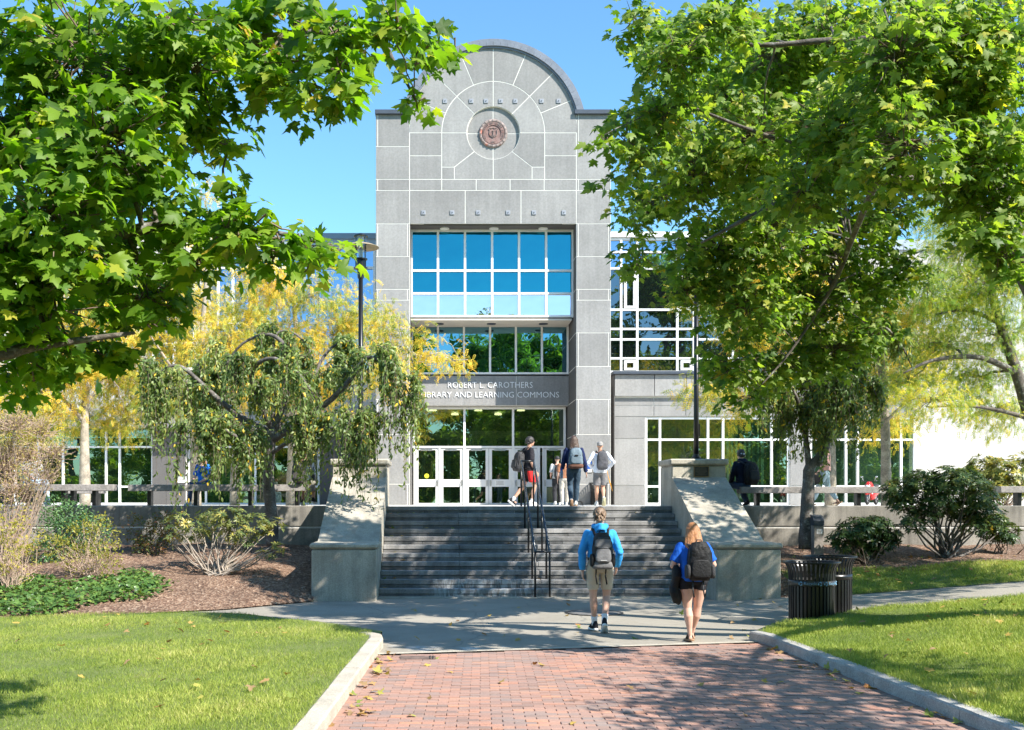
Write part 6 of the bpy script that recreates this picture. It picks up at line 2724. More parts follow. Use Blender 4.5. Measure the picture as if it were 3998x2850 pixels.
def hair_short(h, k, rot, mat, par, seed, vol=.012, low=-.055, vox=.008):
    R3 = rot.to_3x3()
    rd = random.Random(seed)
    mb = MB()
    mb.ell(h + R3 @ V((0, -.020, .040)) * k, ((.078 + vol) * k, (.092 + vol) * k, (.088 + vol) * k), R3, 16, 12)
    mb.ell(h + R3 @ V((0, -.052, -.005)) * k, (.070 * k, .054 * k, .075 * k), R3, 14, 10)
    for i in range(150):
        a = rd.uniform(0, 6.28)
        z = rd.uniform(low, .125)
        rr = math.sqrt(max(0, 1 - ((z - .04) / .098) ** 2)) if z > .04 else 1.
        x, y = math.cos(a) * (.078 + vol) * rr, math.sin(a) * (.090 + vol) * rr - .02
        if y > .035 and z < .07:
            continue
        if z < -.02 and y > -.03:
            continue
        p = h + R3 @ V((x * .95, y * .95, z)) * k
        q = h + R3 @ V((x * 1.06, y * 1.06 - .012, z - .022 + rd.uniform(-.012, .02))) * k
        mb.tube([p, q], [.013 * k, .005 * k], 5)
    return remesh(mb, 'hair', mat, par, vox, 1, .4)


def hair_long(h, k, rot, mat, par, seed, length=.34, width=.115, vox=.009, back=.10):
    R3 = rot.to_3x3()
    rd = random.Random(seed)
    mb = MB()
    mb.ell(h + R3 @ V((0, -.020, .035)) * k, (.094 * k, .106 * k, .102 * k), R3, 16, 12)
    top = h + R3 @ V((0, -.045, .02)) * k
    rings = []
    for i in range(7):
        t = i / 6
        c = top + V((0, -back * .5 * t, -length * t * k))
        rings.append(ringz(c, (.085 + (width - .085) * math.sin(min(1, t * 1.4) * 1.57)) * k * (1 - .18 * max(0, t - .75) * 4), (.065 - .02 * t) * k))
    mb.loft(rings)
    for i in range(120):
        a = rd.uniform(math.pi * .93, math.pi * 2.07)
        L = length * rd.uniform(.8, 1.12)
        pts = []
        ph = rd.uniform(0, 6)
        for j in range(7):
            t = j / 6
            w = (.085 + (width - .085) * min(1, t * 1.5)) * k
            pts.append(top + V((math.cos(a) * w * 1.02 + .008 * math.sin(ph + t * 7), math.sin(a) * (.068 - .015 * t) * k - back * .5 * t + .006 * math.sin(ph + t * 9), (.03 - L * t) * k)))
        mb.tube(pts, taper(.010 * k, .004 * k, 6), 5)
    return remesh(mb, 'hair', mat, par, vox, 1, .4)


def hair_mat(name, a, b):
    m, nt, n, l, bs = newmat(name)
    geo = n.new('ShaderNodeNewGeometry')
    mp = n.new('ShaderNodeMapping')
    mp.inputs['Scale'].default_value = (60, 60, 6)
    l.new(geo.outputs['Position'], mp.inputs[0])
    t = noise_node(n, l, 2.2, 4, .6, mp.outputs[0])
    l.new(ramp(n, l, t.outputs[0], [(.35, a), (.65, b)]).outputs[0], bs.inputs['Base Color'])
    bs.inputs['Roughness'].default_value = .45
    bp = n.new('ShaderNodeBump')
    bp.inputs['Strength'].default_value = .7
    bp.inputs['Distance'].default_value = .01
    l.new(t.outputs[0], bp.inputs['Height'])
    l.new(bp.outputs[0], bs.inputs['Normal'])
    return m


H_BROWN = hair_mat('brown_hair', (.10, .06, .035), (.24, .155, .095))
H_GINGER = hair_mat('ginger_hair', (.22, .085, .03), (.48, .22, .085))
H_DARK = hair_mat('dark_brown_hair', (.035, .02, .014), (.11, .065, .045))
H_BLACK = hair_mat('black_hair', (.015, .013, .012), (.06, .05, .045))


def shoe(par, ankle, direction, mat, sole_mat, k=1., pitch=0., sandal=False, name='shoe'):
    """ankle: joint; direction: toe heading in the ground plane; pitch lifts the heel"""
    f = V((direction[0], direction[1], 0)).normalized()
    f = (f * math.cos(pitch) + V((0, 0, -1)) * math.sin(pitch)).normalized()
    sd = f.cross(V((0, 0, 1))).normalized()
    up = sd.cross(f).normalized()
    A = V(ankle)
    L = .26 * k

    def at(u, s_, w):
        return A + f * u * k + sd * s_ * k + up * w * k
    hs = -.085
    secs = [(-.075, .030, .0), (-.055, .038, .055), (.0, .040, .060), (.06, .044, .035), (.12, .047, .0), (.165, .040, -.02), (.195, .020, -.035)]
    mb = MB()
    rings = []
    for u, w, top in secs:
        rings.append([at(u, w * math.cos(a) * 1.0, hs + .02 + (max(.02, top - hs - .02)) * max(0, math.sin(a)) ** .8 if math.sin(a) > 0 else hs + .02) for a in [2 * math.pi * q / 12 for q in range(12)]])
    if not sandal:
        mb.loft(rings)
        o = mb.build(name, mat, par, True, local=True)
    else:
        mb.tube([at(.05, -.046, hs + .03), at(.06, -.02, hs + .085), at(.065, .02, hs + .085), at(.05, .046, hs + .03)], .014 * k, 6)
        mb.tube([at(.0, -.042, hs + .03), at(.01, -.03, hs + .10), at(.01, .03, hs + .10), at(.0, .042, hs + .03)], .012 * k, 6)
        o = mb.build(name, mat, par, True, local=True)
    m2 = MB()
    out = [(-.085, 0), (-.07, .034), (-.02, .038), (.05, .046), (.12, .052), (.17, .044), (.205, .0), (.17, -.044), (.12, -.05), (.05, -.04), (-.02, -.036), (-.07, -.034)]
    m2.loft([[at(u, s_, hs - .004) for u, s_ in out], [at(u * 1.01, s_ * 1.04, hs + .012) for u, s_ in out], [at(u, s_, hs + .03) for u, s_ in out]])
    m2.build('sole', sole_mat, o, True, local=True)
    return o


def joints(k, **kw):
    J = dict(pelvis=V((0, 0, .95)), neck=V((0, .01, 1.50)), head=V((0, .03, 1.665)),
             shl=V((-.185, 0, 1.44)), shr=V((.185, 0, 1.44)), ell=V((-.23, -.02, 1.14)), elr=V((.23, -.02, 1.14)),
             wrl=V((-.24, .06, .90)), wrr=V((.24, .06, .90)),
             hil=V((-.088, 0, .90)), hir=V((.088, 0, .90)), knl=V((-.095, .02, .50)), knr=V((.095, .02, .50)),
             anl=V((-.095, 0, .088)), anr=V((.095, 0, .088)))
    for n_, v in J.items():
        J[n_] = v * k
    for n_, v in kw.items():
        J[n_] = V(v)
    return J


def body(par, J, k, skin, vox, head_rot, thick=1., hands=True, curl=.6, arm_t=1., hand_dir=None):
    mb = MB()
    torso(mb, J, k * .95)
    limb(mb, [J['neck'] + V((0, 0, -.03)), J['head'] + V((0, -.015, -.03))], [.058 * k, .054 * k])
    face(mb, J['head'], k, head_rot)
    for s, a, b, c in ((-1, 'shl', 'ell', 'wrl'), (1, 'shr', 'elr', 'wrr')):
        m_ = J[a].lerp(J[b], .45)
        f_ = J[b].lerp(J[c], .3)
        limb(mb, [J[a], m_, J[b], f_, J[c]], [.052 * k * arm_t, .046 * k * arm_t, .038 * k * arm_t, .039 * k * arm_t, .026 * k])
        if hands:
            d = (J[c] - J[b]).normalized()
            if hand_dir and s in hand_dir:
                d = V(hand_dir[s]).normalized()
            hand(mb, J[c] + d * .01, d, s, k * 1.0, curl)
    for a, b, c in (('hil', 'knl', 'anl'), ('hir', 'knr', 'anr')):
        m_ = J[a].lerp(J[b], .4)
        cf = J[b].lerp(J[c], .3) + V((0, -.018 * k, 0))
        lo = J[b].lerp(J[c], .75)
        limb(mb, [J[a], m_, J[b], cf, lo, J[c]], [.088 * k * thick, .078 * k * thick, .054 * k * (.5 + .5 * thick), .057 * k * thick, .038 * k * thick ** .5, .034 * k])
        # foot
        d = V((J[c].x - J[a].x * .8, .25, 0)).normalized()
        mb.tube([J[c] + V((0, -.04, -.045)) * k, J[c] + V((0, .05, -.045)) * k, J[c] + V((0, .13, -.06)) * k], [.030 * k, .032 * k, .022 * k], 8)
    return remesh(mb, 'body', skin, par, vox, 3, .5)


def top_garment(par, J, k, mat, vox, sleeve=1., e=.022, z0=.16, wid=1., hood=False, name='shirt', flare=1.0, cuff=True):
    """sleeve 1 = to the wrist, .45 = short sleeve"""
    mb = MB()
    torso(mb, J, k, e, z0=z0, wid=wid, z1=.99)
    for a, b, c in (('shl', 'ell', 'wrl'), ('shr', 'elr', 'wrr')):
        if sleeve >= 1:
            m_ = J[a].lerp(J[b], .5)
            f_ = J[b].lerp(J[c], .45)
            w_ = J[b].lerp(J[c], .93)
            limb(mb, [J[a], m_, J[b], f_], [.052 * k + e * .4, .050 * k + e * .5, .043 * k + e * .55, .040 * k + e * .6])
            mb.tube([f_, w_], [.040 * k + e * .6, .032 * k + e * .6], 14)
            if cuff:
                mb.tube([J[b].lerp(J[c], .86), J[b].lerp(J[c], .98)], [.033 * k + e * .5, .033 * k + e * .5], 14)
        else:
            q = J[a].lerp(J[b], sleeve * 2 if sleeve < .5 else .95)
            mb.ell(J[a], (.054 * k + e * .6,) * 3, None, 12, 8)
            mb.tube([J[a], q], [.054 * k + e * .6, (.053 * k + e * .75) * flare], 14)
    if hood:
        n_ = J['neck']
        mb.ell(n_ + V((0, -.075, .005)) * k, (.105 * k, .052 * k, .062 * k), None, 14, 10)
        mb.ell(n_ + V((-.075, -.015, .02)) * k, (.05 * k, .07 * k, .045 * k), None, 12, 8)
        mb.ell(n_ + V((.075, -.015, .02)) * k, (.05 * k, .07 * k, .045 * k), None, 12, 8)
        mb.tube([n_ + V((0, -.085, .045)) * k, n_ + V((0, -.12, -.05)) * k], [.055 * k, .075 * k], 12)
    return remesh(mb, name, mat, par, vox, 3, .5, .022)


def leg_garment(par, J, k, mat, vox, length=.75, e=.026, flare=1.0, name='shorts', hipw=1., top=.30, thick=1.):
    """length 0..1 to the knee, 1..2 to the ankle"""
    mb = MB()
    torso(mb, J, k, e * .8, z1=top, hipw=hipw)
    for a, b, c in (('hil', 'knl', 'anl'), ('hir', 'knr', 'anr')):
        if length <= 1:
            q = J[a].lerp(J[b], length)
            mb.ell(J[a], (.088 * k * thick + e * .5,) * 3, None, 12, 8)
            mb.tube([J[a], J[a].lerp(J[b], length * .5), q], [.088 * k * thick + e * .5, (.080 * k * thick + e * .5) * (1 + (flare - 1) * .4), (.066 * k * thick + e * .6) * flare], 16)
        else:
            cf = J[b].lerp(J[c], .35) + V((0, -.012 * k, 0))
            q = J[b].lerp(J[c], length - 1)
            limb(mb, [J[a], J[a].lerp(J[b], .5), J[b], cf], [.090 * k * thick + e * .8, .074 * k * thick + e, .056 * k * thick + e, .055 * k * thick + e])
            mb.tube([cf, q], [.055 * k * thick + e, (.040 * k + e) * flare], 14)
    return remesh(mb, name, mat, par, vox, 3, .5, .022)


def rbox(c, sx, sy, sz, taper_top=.75, n=16, p=3.4, rings=9, bulge=.12):
    """soft box ring stack centred at c"""
    out = []
    for i in range(rings):
        t = i / (rings - 1)
        z = -sz / 2 + sz * t
        e = (1 - abs(2 * t - 1) ** 5) ** .5 if 0 < t < 1 else .35
        w = sx / 2 * (1 - (1 - taper_top) * t ** 2) * (.55 + .45 * e)
        d = sy / 2 * (.5 + .5 * e) * (1 + bulge * math.sin(math.pi * (1 - t)))
        out.append(ringz((c[0], c[1], c[2] + z), w, d, n, p))
    return out


def backpack(label, loc_, rz, c, size, mats, lean=0., straps=None, pockets=(), group='backpacks worn by the walkers', bottom=None, logo=None, dangle=0, net=False):
    """c: centre of the pack in the wearer's frame"""
    t = thing('backpack', label, 'backpack', loc_, group, rz)
    c = V(c)
    sx, sy, sz = size
    rotx = Matrix.Rotation(lean, 4, 'X')

    def fix(mb):
        mb.v = [tuple(c + rotx.to_3x3() @ (V(v) - c)) for v in mb.v]
        return mb
    m = MB()
    m.loft(rbox(c, sx, sy, sz))
    remesh(fix(m), 'pack_body', mats[0], t, .009, 3, .5, .022)
    if bottom is not None:
        m = MB()
        m.loft(rbox(c + V((0, -.004, -sz * .39)), sx * 1.02, sy * 1.04, sz * .24, .98))
        remesh(fix(m), 'pack_base', bottom, t, .009, 2, .5)
    back = c.y - sy / 2
    for i, (pz, pw, ph, pd, mi) in enumerate(pockets):
        m = MB()
        m.loft(rbox((c.x, back + .01 - pd / 2, c.z + pz), pw, pd, ph, .86, bulge=.05))
        remesh(fix(m), 'pocket', mats[mi], t, .008, 2, .5)
        m = MB()
        yb = back - pd + .006
        m.tube([(c.x - pw * .44, yb + .03, c.z + pz + ph * .25), (c.x - pw * .38, yb + .012, c.z + pz + ph * .40), (c.x, yb + .006, c.z + pz + ph * .44), (c.x + pw * .38, yb + .012, c.z + pz + ph * .40), (c.x + pw * .44, yb + .03, c.z + pz + ph * .25)], .0055, 6)
        fix(m).build('zip', mats[-1], t, True, local=True)
    # piping and top zip
    m = MB()
    m.tube([(c.x - sx * .46, back + .05, c.z - sz * .2), (c.x - sx * .43, back + .045, c.z + sz * .22), (c.x - sx * .3, back + .05, c.z + sz * .40), (c.x, back + .055, c.z + sz * .465), (c.x + sx * .3, back + .05, c.z + sz * .40),
            (c.x + sx * .43, back + .045, c.z + sz * .22), (c.x + sx * .46, back + .05, c.z - sz * .2)], .008, 6)
    fix(m).build('piping', mats[-1], t, True, local=True)
    m = MB()
    tz = c.z + sz * .5
    m.tube([(c.x - .04, c.y + .01, tz - .02), (c.x - .03, c.y, tz + .03), (c.x + .03, c.y, tz + .03), (c.x + .04, c.y + .01, tz - .02)], .009, 6)
    fix(m).build('grab_handle', mats[-1], t, True, local=True)
    for s in straps or ():
        m = MB()
        m.tube([V(p) for p in s], .020, 8, sx=1., sy=.45)
        m.build('strap', mats[-1], t, True, local=True)
    for q in range(dangle):
        m = MB()
        x = c.x + (-.09 + .14 * q)
        m.tube([(x, c.y - .02, c.z - sz * .5), (x - .01, c.y - .05, c.z - sz * .5 - .1), (x + .01, c.y - .05, c.z - sz * .5 - .22)], .011, 6, sx=1., sy=.3)
        m.build('strap_end', mats[-1], t, True, local=True)
    if logo:
        m = MB()
        lz = c.z + logo[0]
        for (a, b, h_) in logo[1]:
            m.box(c.x + a, c.x + b, back - logo[2] - .004, back - logo[2] + .004, lz + h_, lz + h_ + .008)
        fix(m).build('logo_mark', logo[3], t, local=True)
    if net:
        for s in (-1, 1):
            m = MB()
            m.loft(rbox((c.x + s * sx * .47, c.y - .02, c.z - sz * .26), .07, sy * .75, sz * .36, .95))
            remesh(fix(m), 'side_pocket', mats[-1], t, .009, 2, .5)
    return t


def shoulder_straps(J, c, sx):
    out = []
    for a, s in (('shl', -1), ('shr', 1)):
        sh = J[a] + V((-s * .07, 0, 0))
        out.append([(c[0] + s * sx * .28, c[1] + .04, c[2] + .19), sh + V((0, -.075, .055)), sh + V((0, 0, .085)), sh + V((0, .085, .03)), sh + V((-s * .0, .125, -.10)), sh + V((s * .03, .10, -.28)), (s * .165, -.03, c[2] - .14)])
    return out


I4 = Matrix.Identity(4)
blk = cloth('black_nylon', (.014, .014, .015), .2, .5, 30, .55)
blk2 = cloth('charcoal_nylon', (.045, .045, .048), .2, .5, 30, .6)
gry = cloth('grey_nylon', (.17, .17, .175), .15, .5, 26, .6)
white_sole = M('white_sole', (.75, .75, .73), .7, .05, 9)
black_sole = M('black_sole', (.02, .02, .02), .8, .1, 9)
tan_sole = M('tan_sole', (.32, .19, .11), .8, .1, 9)
black_shoe = cloth('black_knit_shoe', (.02, .02, .024), .2, .4, 60)
white_shoe = cloth('white_shoe', (.72, .72, .70), .08, .3, 60)

# --- man in the bright blue hoodie
s1 = 267.
base = V((P(2342, 2470, 15.9).x, 15.9, .008))
k = 1.83 / 1.80
J = joints(k, shl=(-.178, 0, 1.435), shr=(.178, 0, 1.435), ell=(-.265, -.03, 1.17), elr=(.28, -.05, 1.17), wrl=(-.255, .0, .905), wrr=(.265, .10, .955),
           hil=(-.103, 0, .93), hir=(.103, 0, .93), knl=(-.092, .04, .515), knr=(.105, .05, .52), anl=(-.055, .16, .10), anr=(.045, -.14, .15))
p1 = thing('person', 'walking man in a bright blue hooded sweatshirt, beige shorts and white socks', 'person', base)
body(p1, J, k, skin_l, .0075, Matrix.Rotation(R(-8), 4, 'Z'), 1.0)
top_garment(p1, J, k, cloth('bright_blue_fleece', (.045, .32, .72), .1, .9, 9), .010, 1., .030, .19, 1.0, True, 'hooded_sweatshirt')
leg_garment(p1, J, k, cloth('beige_cotton', (.56, .47, .36), .06, .5, 10), .0075, .74, .020, 1.04, top=.34)
hair_short(J['head'], k, Matrix.Rotation(R(-8), 4, 'Z'), H_BROWN, p1, 3, .014)
for a, b, f_ in ((J['knl'], J['anl'], 1), (J['knr'], J['anr'], 1)):
    m = MB()
    q0, q1 = b.lerp(a, .02), b.lerp(a, .30)
    m.tube([q0 + V((0, 0, -.03)), q0, q0.lerp(q1, .6), q1], [.042 * k, .041 * k, .044 * k, .047 * k], 14)
    m.build('sock', cloth('white_sock', (.74, .74, .76), .05, .4, 40), p1, True, local=True)
shoe(p1, J['anl'], (-.15, 1), black_shoe, white_sole, 1.05, .05)
shoe(p1, J['anr'], (.1, 1), black_shoe, white_sole, 1.05, .62)
c = V((.0, -.235, 1.195))
backpack('grey and black backpack with many pockets on the man in blue hoodie', base, 0, c, (.31, .19, .52), (blk2, gry, blk), R(-4), shoulder_straps(J, c, .30),
         [(.11, .24, .15, .05, 1), (-.06, .23, .22, .06, 1)], bottom=gry, dangle=2, net=True, logo=(-.145, [(-.045, .045, 0)], .055, M('pale_tag', (.5, .5, .5), .6, .05, 5)))

# --- woman in the royal blue t-shirt
base = V((P(2706, 2507, 14.85).x, 14.85, .008))
k = 1.64 / 1.80
J = joints(k, shl=(-.168, 0, 1.285), shr=(.168, 0, 1.285), ell=(-.275, .0, 1.03), elr=(.285, .02, 1.04), wrl=(-.17, .22, 1.02), wrr=(.20, .24, 1.06), neck=(0, .01, 1.355), head=(-.005, .045, 1.505),
           hil=(-.095, 0, .825), hir=(.095, 0, .825), knl=(-.075, .01, .455), knr=(.075, .06, .46), anl=(-.045, -.02, .085), anr=(.03, .20, .09))
p2 = thing('person', 'walking woman with long ginger hair, royal blue t-shirt and black shorts', 'person', base)
body(p2, J, k, skin_l, .0075, Matrix.Rotation(R(10), 4, 'X') @ Matrix.Rotation(R(6), 4, 'Z'), 1.24, arm_t=1.22)
top_garment(p2, J, k, cloth('royal_blue_cotton', (.014, .11, .52), .1, .7, 9), .009, .40, .036, .08, 1.05, False, 't_shirt', 1.0)
leg_garment(p2, J, k, cloth('black_shorts_cloth', (.018, .018, .022), .2, .5, 14), .009, .30, .022, 1.12, hipw=1.14, top=.32, thick=1.2)
hair_long(J['head'], k, Matrix.Rotation(R(10), 4, 'X'), H_GINGER, p2, 6, .36, .125, .0085, .18)
shoe(p2, J['anl'], (-.12, 1), cloth('dark_strap', (.03, .025, .022), .1, .2, 30), tan_sole, .92, .12, True, 'sandal')
shoe(p2, J['anr'], (.12, 1), cloth('dark_strap', (.03, .025, .022), .1, .2, 30), tan_sole, .92, .0, True, 'sandal')
c = V((.03, -.235, 1.10))
backpack('plump black backpack with a small white logo on the woman in blue t-shirt', base, 0, c, (.345, .23, .52), (blk, blk, blk2), R(-5), shoulder_straps(J, c, .34),
         [(-.10, .27, .24, .03, 0)], dangle=2, net=True, logo=(.165, [(-.045, -.005, 0), (-.03, .05, .008), (.0, .035, .016)], -.012, M('white_logo', (.75, .75, .75), .6, .02, 5)))
jk = thing('black_jacket', 'black jacket hanging over the arm of the woman in blue t-shirt', 'jacket', base)
m = MB()
m.loft([ringz((-.245 + .02 * math.sin(i), -.01 + .02 * math.cos(i * 1.7), 1.04 - i * .075), w, d_) for i, (w, d_) in enumerate(((.045, .06), (.06, .075), (.062, .08), (.055, .08), (.065, .08), (.06, .07), (.05, .06), (.035, .05)))])
m.ell((-.20, .0, .60), (.05, .05, .11), None, 12, 8)
remesh(m, 'folded_cloth', blk, jk, .01, 2, .4)
fb = M('perforated_black', (.02, .02, .02), .6, .3, 80)

# --- dark haired man in profile at the stair head
base = V((P(2062, 1975, 27.6).x, 27.6, PLAZA_Z))
k = 1.76 / 1.8
J = joints(k, shl=(-.17, 0, 1.41), shr=(.17, 0, 1.41), ell=(-.20, -.03, 1.12), elr=(.21, -.02, 1.10), wrl=(-.18, .12, .88), wrr=(.20, .12, .86),
           knl=(-.085, -.08, .49), knr=(.09, .14, .49), anl=(-.07, -.42, .14), anr=(.08, .06, .088), head=(.0, .07, 1.625))
rz = R(-68)
p3 = thing('person', 'dark-haired man in black t-shirt and red-trimmed shorts seen in profile', 'person', base, rz=rz)
hrot = Matrix.Rotation(R(-14), 4, 'Z')
body(p3, J, k, skin_t, .011, hrot, .95)
features(J['head'], k, hrot, p3)
top_garment(p3, J, k, cloth('black_cotton', (.03, .028, .034), .15, .6, 9), .012, .42, .026, .16, 1., False, 't_shirt', 1.1)
leg_garment(p3, J, k, cloth('black_gym_cloth', (.02, .018, .02), .1, .5, 10), .012, .66, .030, 1.2, top=.3)
m = MB()
m.loft([ringz((.13 * k, .035, .90 * k), .075, .125), ringz((.14 * k, .06, .75), .078, .13), ringz((.145 * k, .09, .60), .08, .125)])
remesh(m, 'red_shorts_panel', cloth('red_cloth', (.58, .03, .03), .1, .5, 10), p3, .012, 2, .4)
hair_short(J['head'], k, hrot, H_BLACK, p3, 8, .024, -.05, .011)
for a, b in ((J['knl'], J['anl']), (J['knr'], J['anr'])):
    m = MB()
    m.tube([b + V((0, 0, -.02)), b.lerp(a, .22)], [.042, .045], 12)
    m.build('sock', white_shoe, p3, True, local=True)
shoe(p3, J['anl'], (0, 1), black_shoe, white_sole, 1., .75)
shoe(p3, J['anr'], (0, 1), white_shoe, white_sole, 1., 0)
c = V((-.03, -.25, 1.12))
backpack('slouching charcoal backpack on the man seen in profile', base, rz, c, (.32, .22, .50), (blk2, blk2, blk), R(-12), shoulder_straps(J, c, .32), [(-.08, .24, .22, .05, 0)])

# --- woman in navy
base = V((P(2240, 1975, 25.55).x, 25.55, PLAZA_Z))
k = 1.66 / 1.8
J = joints(k, shl=(-.175, 0, 1.32), shr=(.175, 0, 1.32), ell=(-.235, .02, 1.06), elr=(.245, -.02, 1.05), wrl=(-.25, .14, .88), wrr=(.295, .03, .80),
           knl=(-.085, .02, .46), knr=(.08, .06, .46), anl=(-.09, -.26, .11), anr=(.06, .10, .088))
p4 = thing('person', 'long-haired woman in navy sweatshirt and jeans reaching the stair head', 'person', base)
body(p4, J, k, skin_l, .011, I4, 1.)
top_garment(p4, J, k, cloth('navy_fleece', (.016, .026, .085), .15, .8, 10), .012, 1., .030, .14, 1., False, 'sweatshirt')
leg_garment(p4, J, k, cloth('dark_denim', (.045, .075, .11), .15, .5, 12), .012, 1.95, .014, 1.0, 'jeans', 1.05, .25)
hair_long(J['head'], k, I4, H_DARK, p4, 9, .32, .115, .012, .12)
shoe(p4, J['anl'], (0, 1), white_shoe, tan_sole, .95, 1.2)
shoe(p4, J['anr'], (0, 1), white_shoe, tan_sole, .95, 0)
c = V((.02, -.21, 1.12))
slate = cloth('slate_nylon', (.16, .215, .26), .12, .5, 24, .7)
backpack('slate grey backpack with brown leather base on the woman in navy', base, 0, c, (.35, .20, .47), (slate, slate, blk2), R(-3), shoulder_straps(J, c, .34), [(-.03, .26, .22, .05, 1)], bottom=cloth('brown_suede', (.17, .085, .06), .15, .3, 40),
         logo=(.035, [(-.04, .04, 0), (-.04, .04, .008), (-.04, .04, .016)], .052, blk))
wb_ = thing('water_bottle', 'clear water bottle with a blue cap carried by the woman in navy', 'bottle', base)
m = MB()
m.lathe([(.0, 0), (.035, .0), (.037, .02), (.037, .15), (.028, .18), (.02, .19)], (-.275, .10, .66), 14)
m.build('bottle_body', glassmat('blue_plastic', (.7, .85, 1), (.15, .3, .5), .15, 0, .7, (.5, .72, .95)), wb_, True, local=True)
m = MB()
m.lathe([(.03, .18), (.03, .225), (.02, .24), (0, .24)], (-.275, .10, .66), 14)
m.build('cap', M('blue_cap', (.02, .06, .35), .4, .05, 5), wb_, True, local=True)

# --- man in white shirt and cap
base = V((P(2343, 1975, 29.6).x, 29.6, PLAZA_Z))
k = 1.76 / 1.8
J = joints(k, ell=(-.33, -.06, 1.16), elr=(.36, -.06, 1.18), wrl=(-.19, .10, 1.02), wrr=(.20, .10, 1.0), anl=(-.085, .08, .088), anr=(.06, -.26, .18), knr=(.085, .06, .50))
p5 = thing('person', 'man in white shirt, grey shorts and backwards cap crossing the plaza', 'person', base)
body(p5, J, k, skin_t, .012, I4, 1.05)
top_garment(p5, J, k, cloth('pale_shirt_cotton', (.66, .70, .78), .06, .8, 9), .013, 1., .028, .08, 1.02, False, 'shirt')
leg_garment(p5, J, k, cloth('grey_shorts_cloth', (.17, .165, .17), .12, .8, 9), .012, .84, .034, 1.15, top=.28)
m = MB()
m.ell(J['head'] + V((0, -.012, .045)), (.086, .104, .082), None, 14, 10)
m.tube([J['head'] + V((-.05, -.09, .02)), J['head'] + V((0, -.12, .015)), J['head'] + V((.05, -.09, .02))], .018, 6)
remesh(m, 'cap', cloth('pale_cap', (.33, .32, .31), .15, .3, 30), p5, .010, 2, .4)
shoe(p5, J['anl'], (0, 1), white_shoe, white_sole, 1., 0)
shoe(p5, J['anr'], (0, 1), white_shoe, M('yellowed_sole', (.45, .42, .26), .8, .1, 9), 1., 1.15)
c = V((.03, -.215, 1.22))
backpack('limp dark grey backpack on the man in white shirt', base, 0, c, (.32, .17, .50), (cloth('washed_grey', (.085, .085, .095), .25, .9, 12), gry, blk), R(-2), shoulder_straps(J, c, .30))
ly = thing('orange_lanyard', 'orange strap dangling beside the man in white shirt', 'strap', base)
m = MB()
m.tube([(.19, .0, .95), (.22, -.03, .78), (.27, -.03, .60), (.33, -.02, .40)], [.006, .008, .016, .006], 6, sx=1, sy=.3)
m.build('webbing', cloth('orange_web', (.62, .28, .03), .1, .2, 30), ly, True, local=True)

# --- capped student at the doors
base = V((P(2176, 1975, 38.5).x, 38.5, PLAZA_Z))
k = 1.74 / 1.8
J = joints(k, wrl=(-.22, .16, 1.02), elr=(.24, 0, 1.1), anl=(-.09, -.08, .10), anr=(.11, .1, .088))
p6 = thing('person', 'student in black cap and pale printed shirt about to enter the doors', 'person', base)
body(p6, J, k, skin_l, .014, I4, 1.)
top_garment(p6, J, k, cloth('pale_print_cotton', (.55, .56, .56), .3, .6, 9), .014, .42, .028, .12, 1., False, 'shirt', 1.1)
leg_garment(p6, J, k, cloth('black_trousers_cloth', (.035, .035, .04), .2, .6, 9), .014, 1.96, .024, 1.15, 'trousers', 1., .25)
m = MB()
m.ell(J['head'] + V((0, -.01, .045)), (.088, .105, .085), None, 14, 10)
remesh(m, 'cap', blk2, p6, .011, 2, .4)
shoe(p6, J['anl'], (-.2, 1), white_shoe, white_sole, 1., .3)
shoe(p6, J['anr'], (.2, 1), white_shoe, white_sole, 1., 0)
c = V((.02, -.21, 1.17))
backpack('bulky black and grey backpack on the student at the doors', base, 0, c, (.32, .20, .48), (blk2, gry, blk), 0, shoulder_straps(J, c, .30), [(-.06, .22, .22, .05, 1)])

# --- walker in pale trousers mostly hidden by the woman in navy
base = V((P(2204, 1975, 37.4).x, 37.4, PLAZA_Z))
J = joints(.95, anl=(-.09, -.1, .10), anr=(.09, .12, .088))
p7 = thing('person', 'walker in pale beige trousers mostly hidden behind the woman in navy', 'person', base)
body(p7, J, .95, skin_l, .014, I4, 1.)
top_garment(p7, J, .95, cloth('rust_top', (.35, .16, .09), .1, .5, 9), .014, .42, .024, .12, 1., False, 'shirt')
leg_garment(p7, J, .95, cloth('pale_trousers_cloth', (.50, .46, .40), .1, .6, 9), .014, 1.96, .02, 1.1, 'trousers', 1., .25)
hair_short(J['head'], .95, I4, H_DARK, p7, 12, .012, -.05, .012)
shoe(p7, J['anl'], (0, 1), white_shoe, white_sole, .95, .3)
shoe(p7, J['anr'], (0, 1), white_shoe, white_sole, .95, 0)


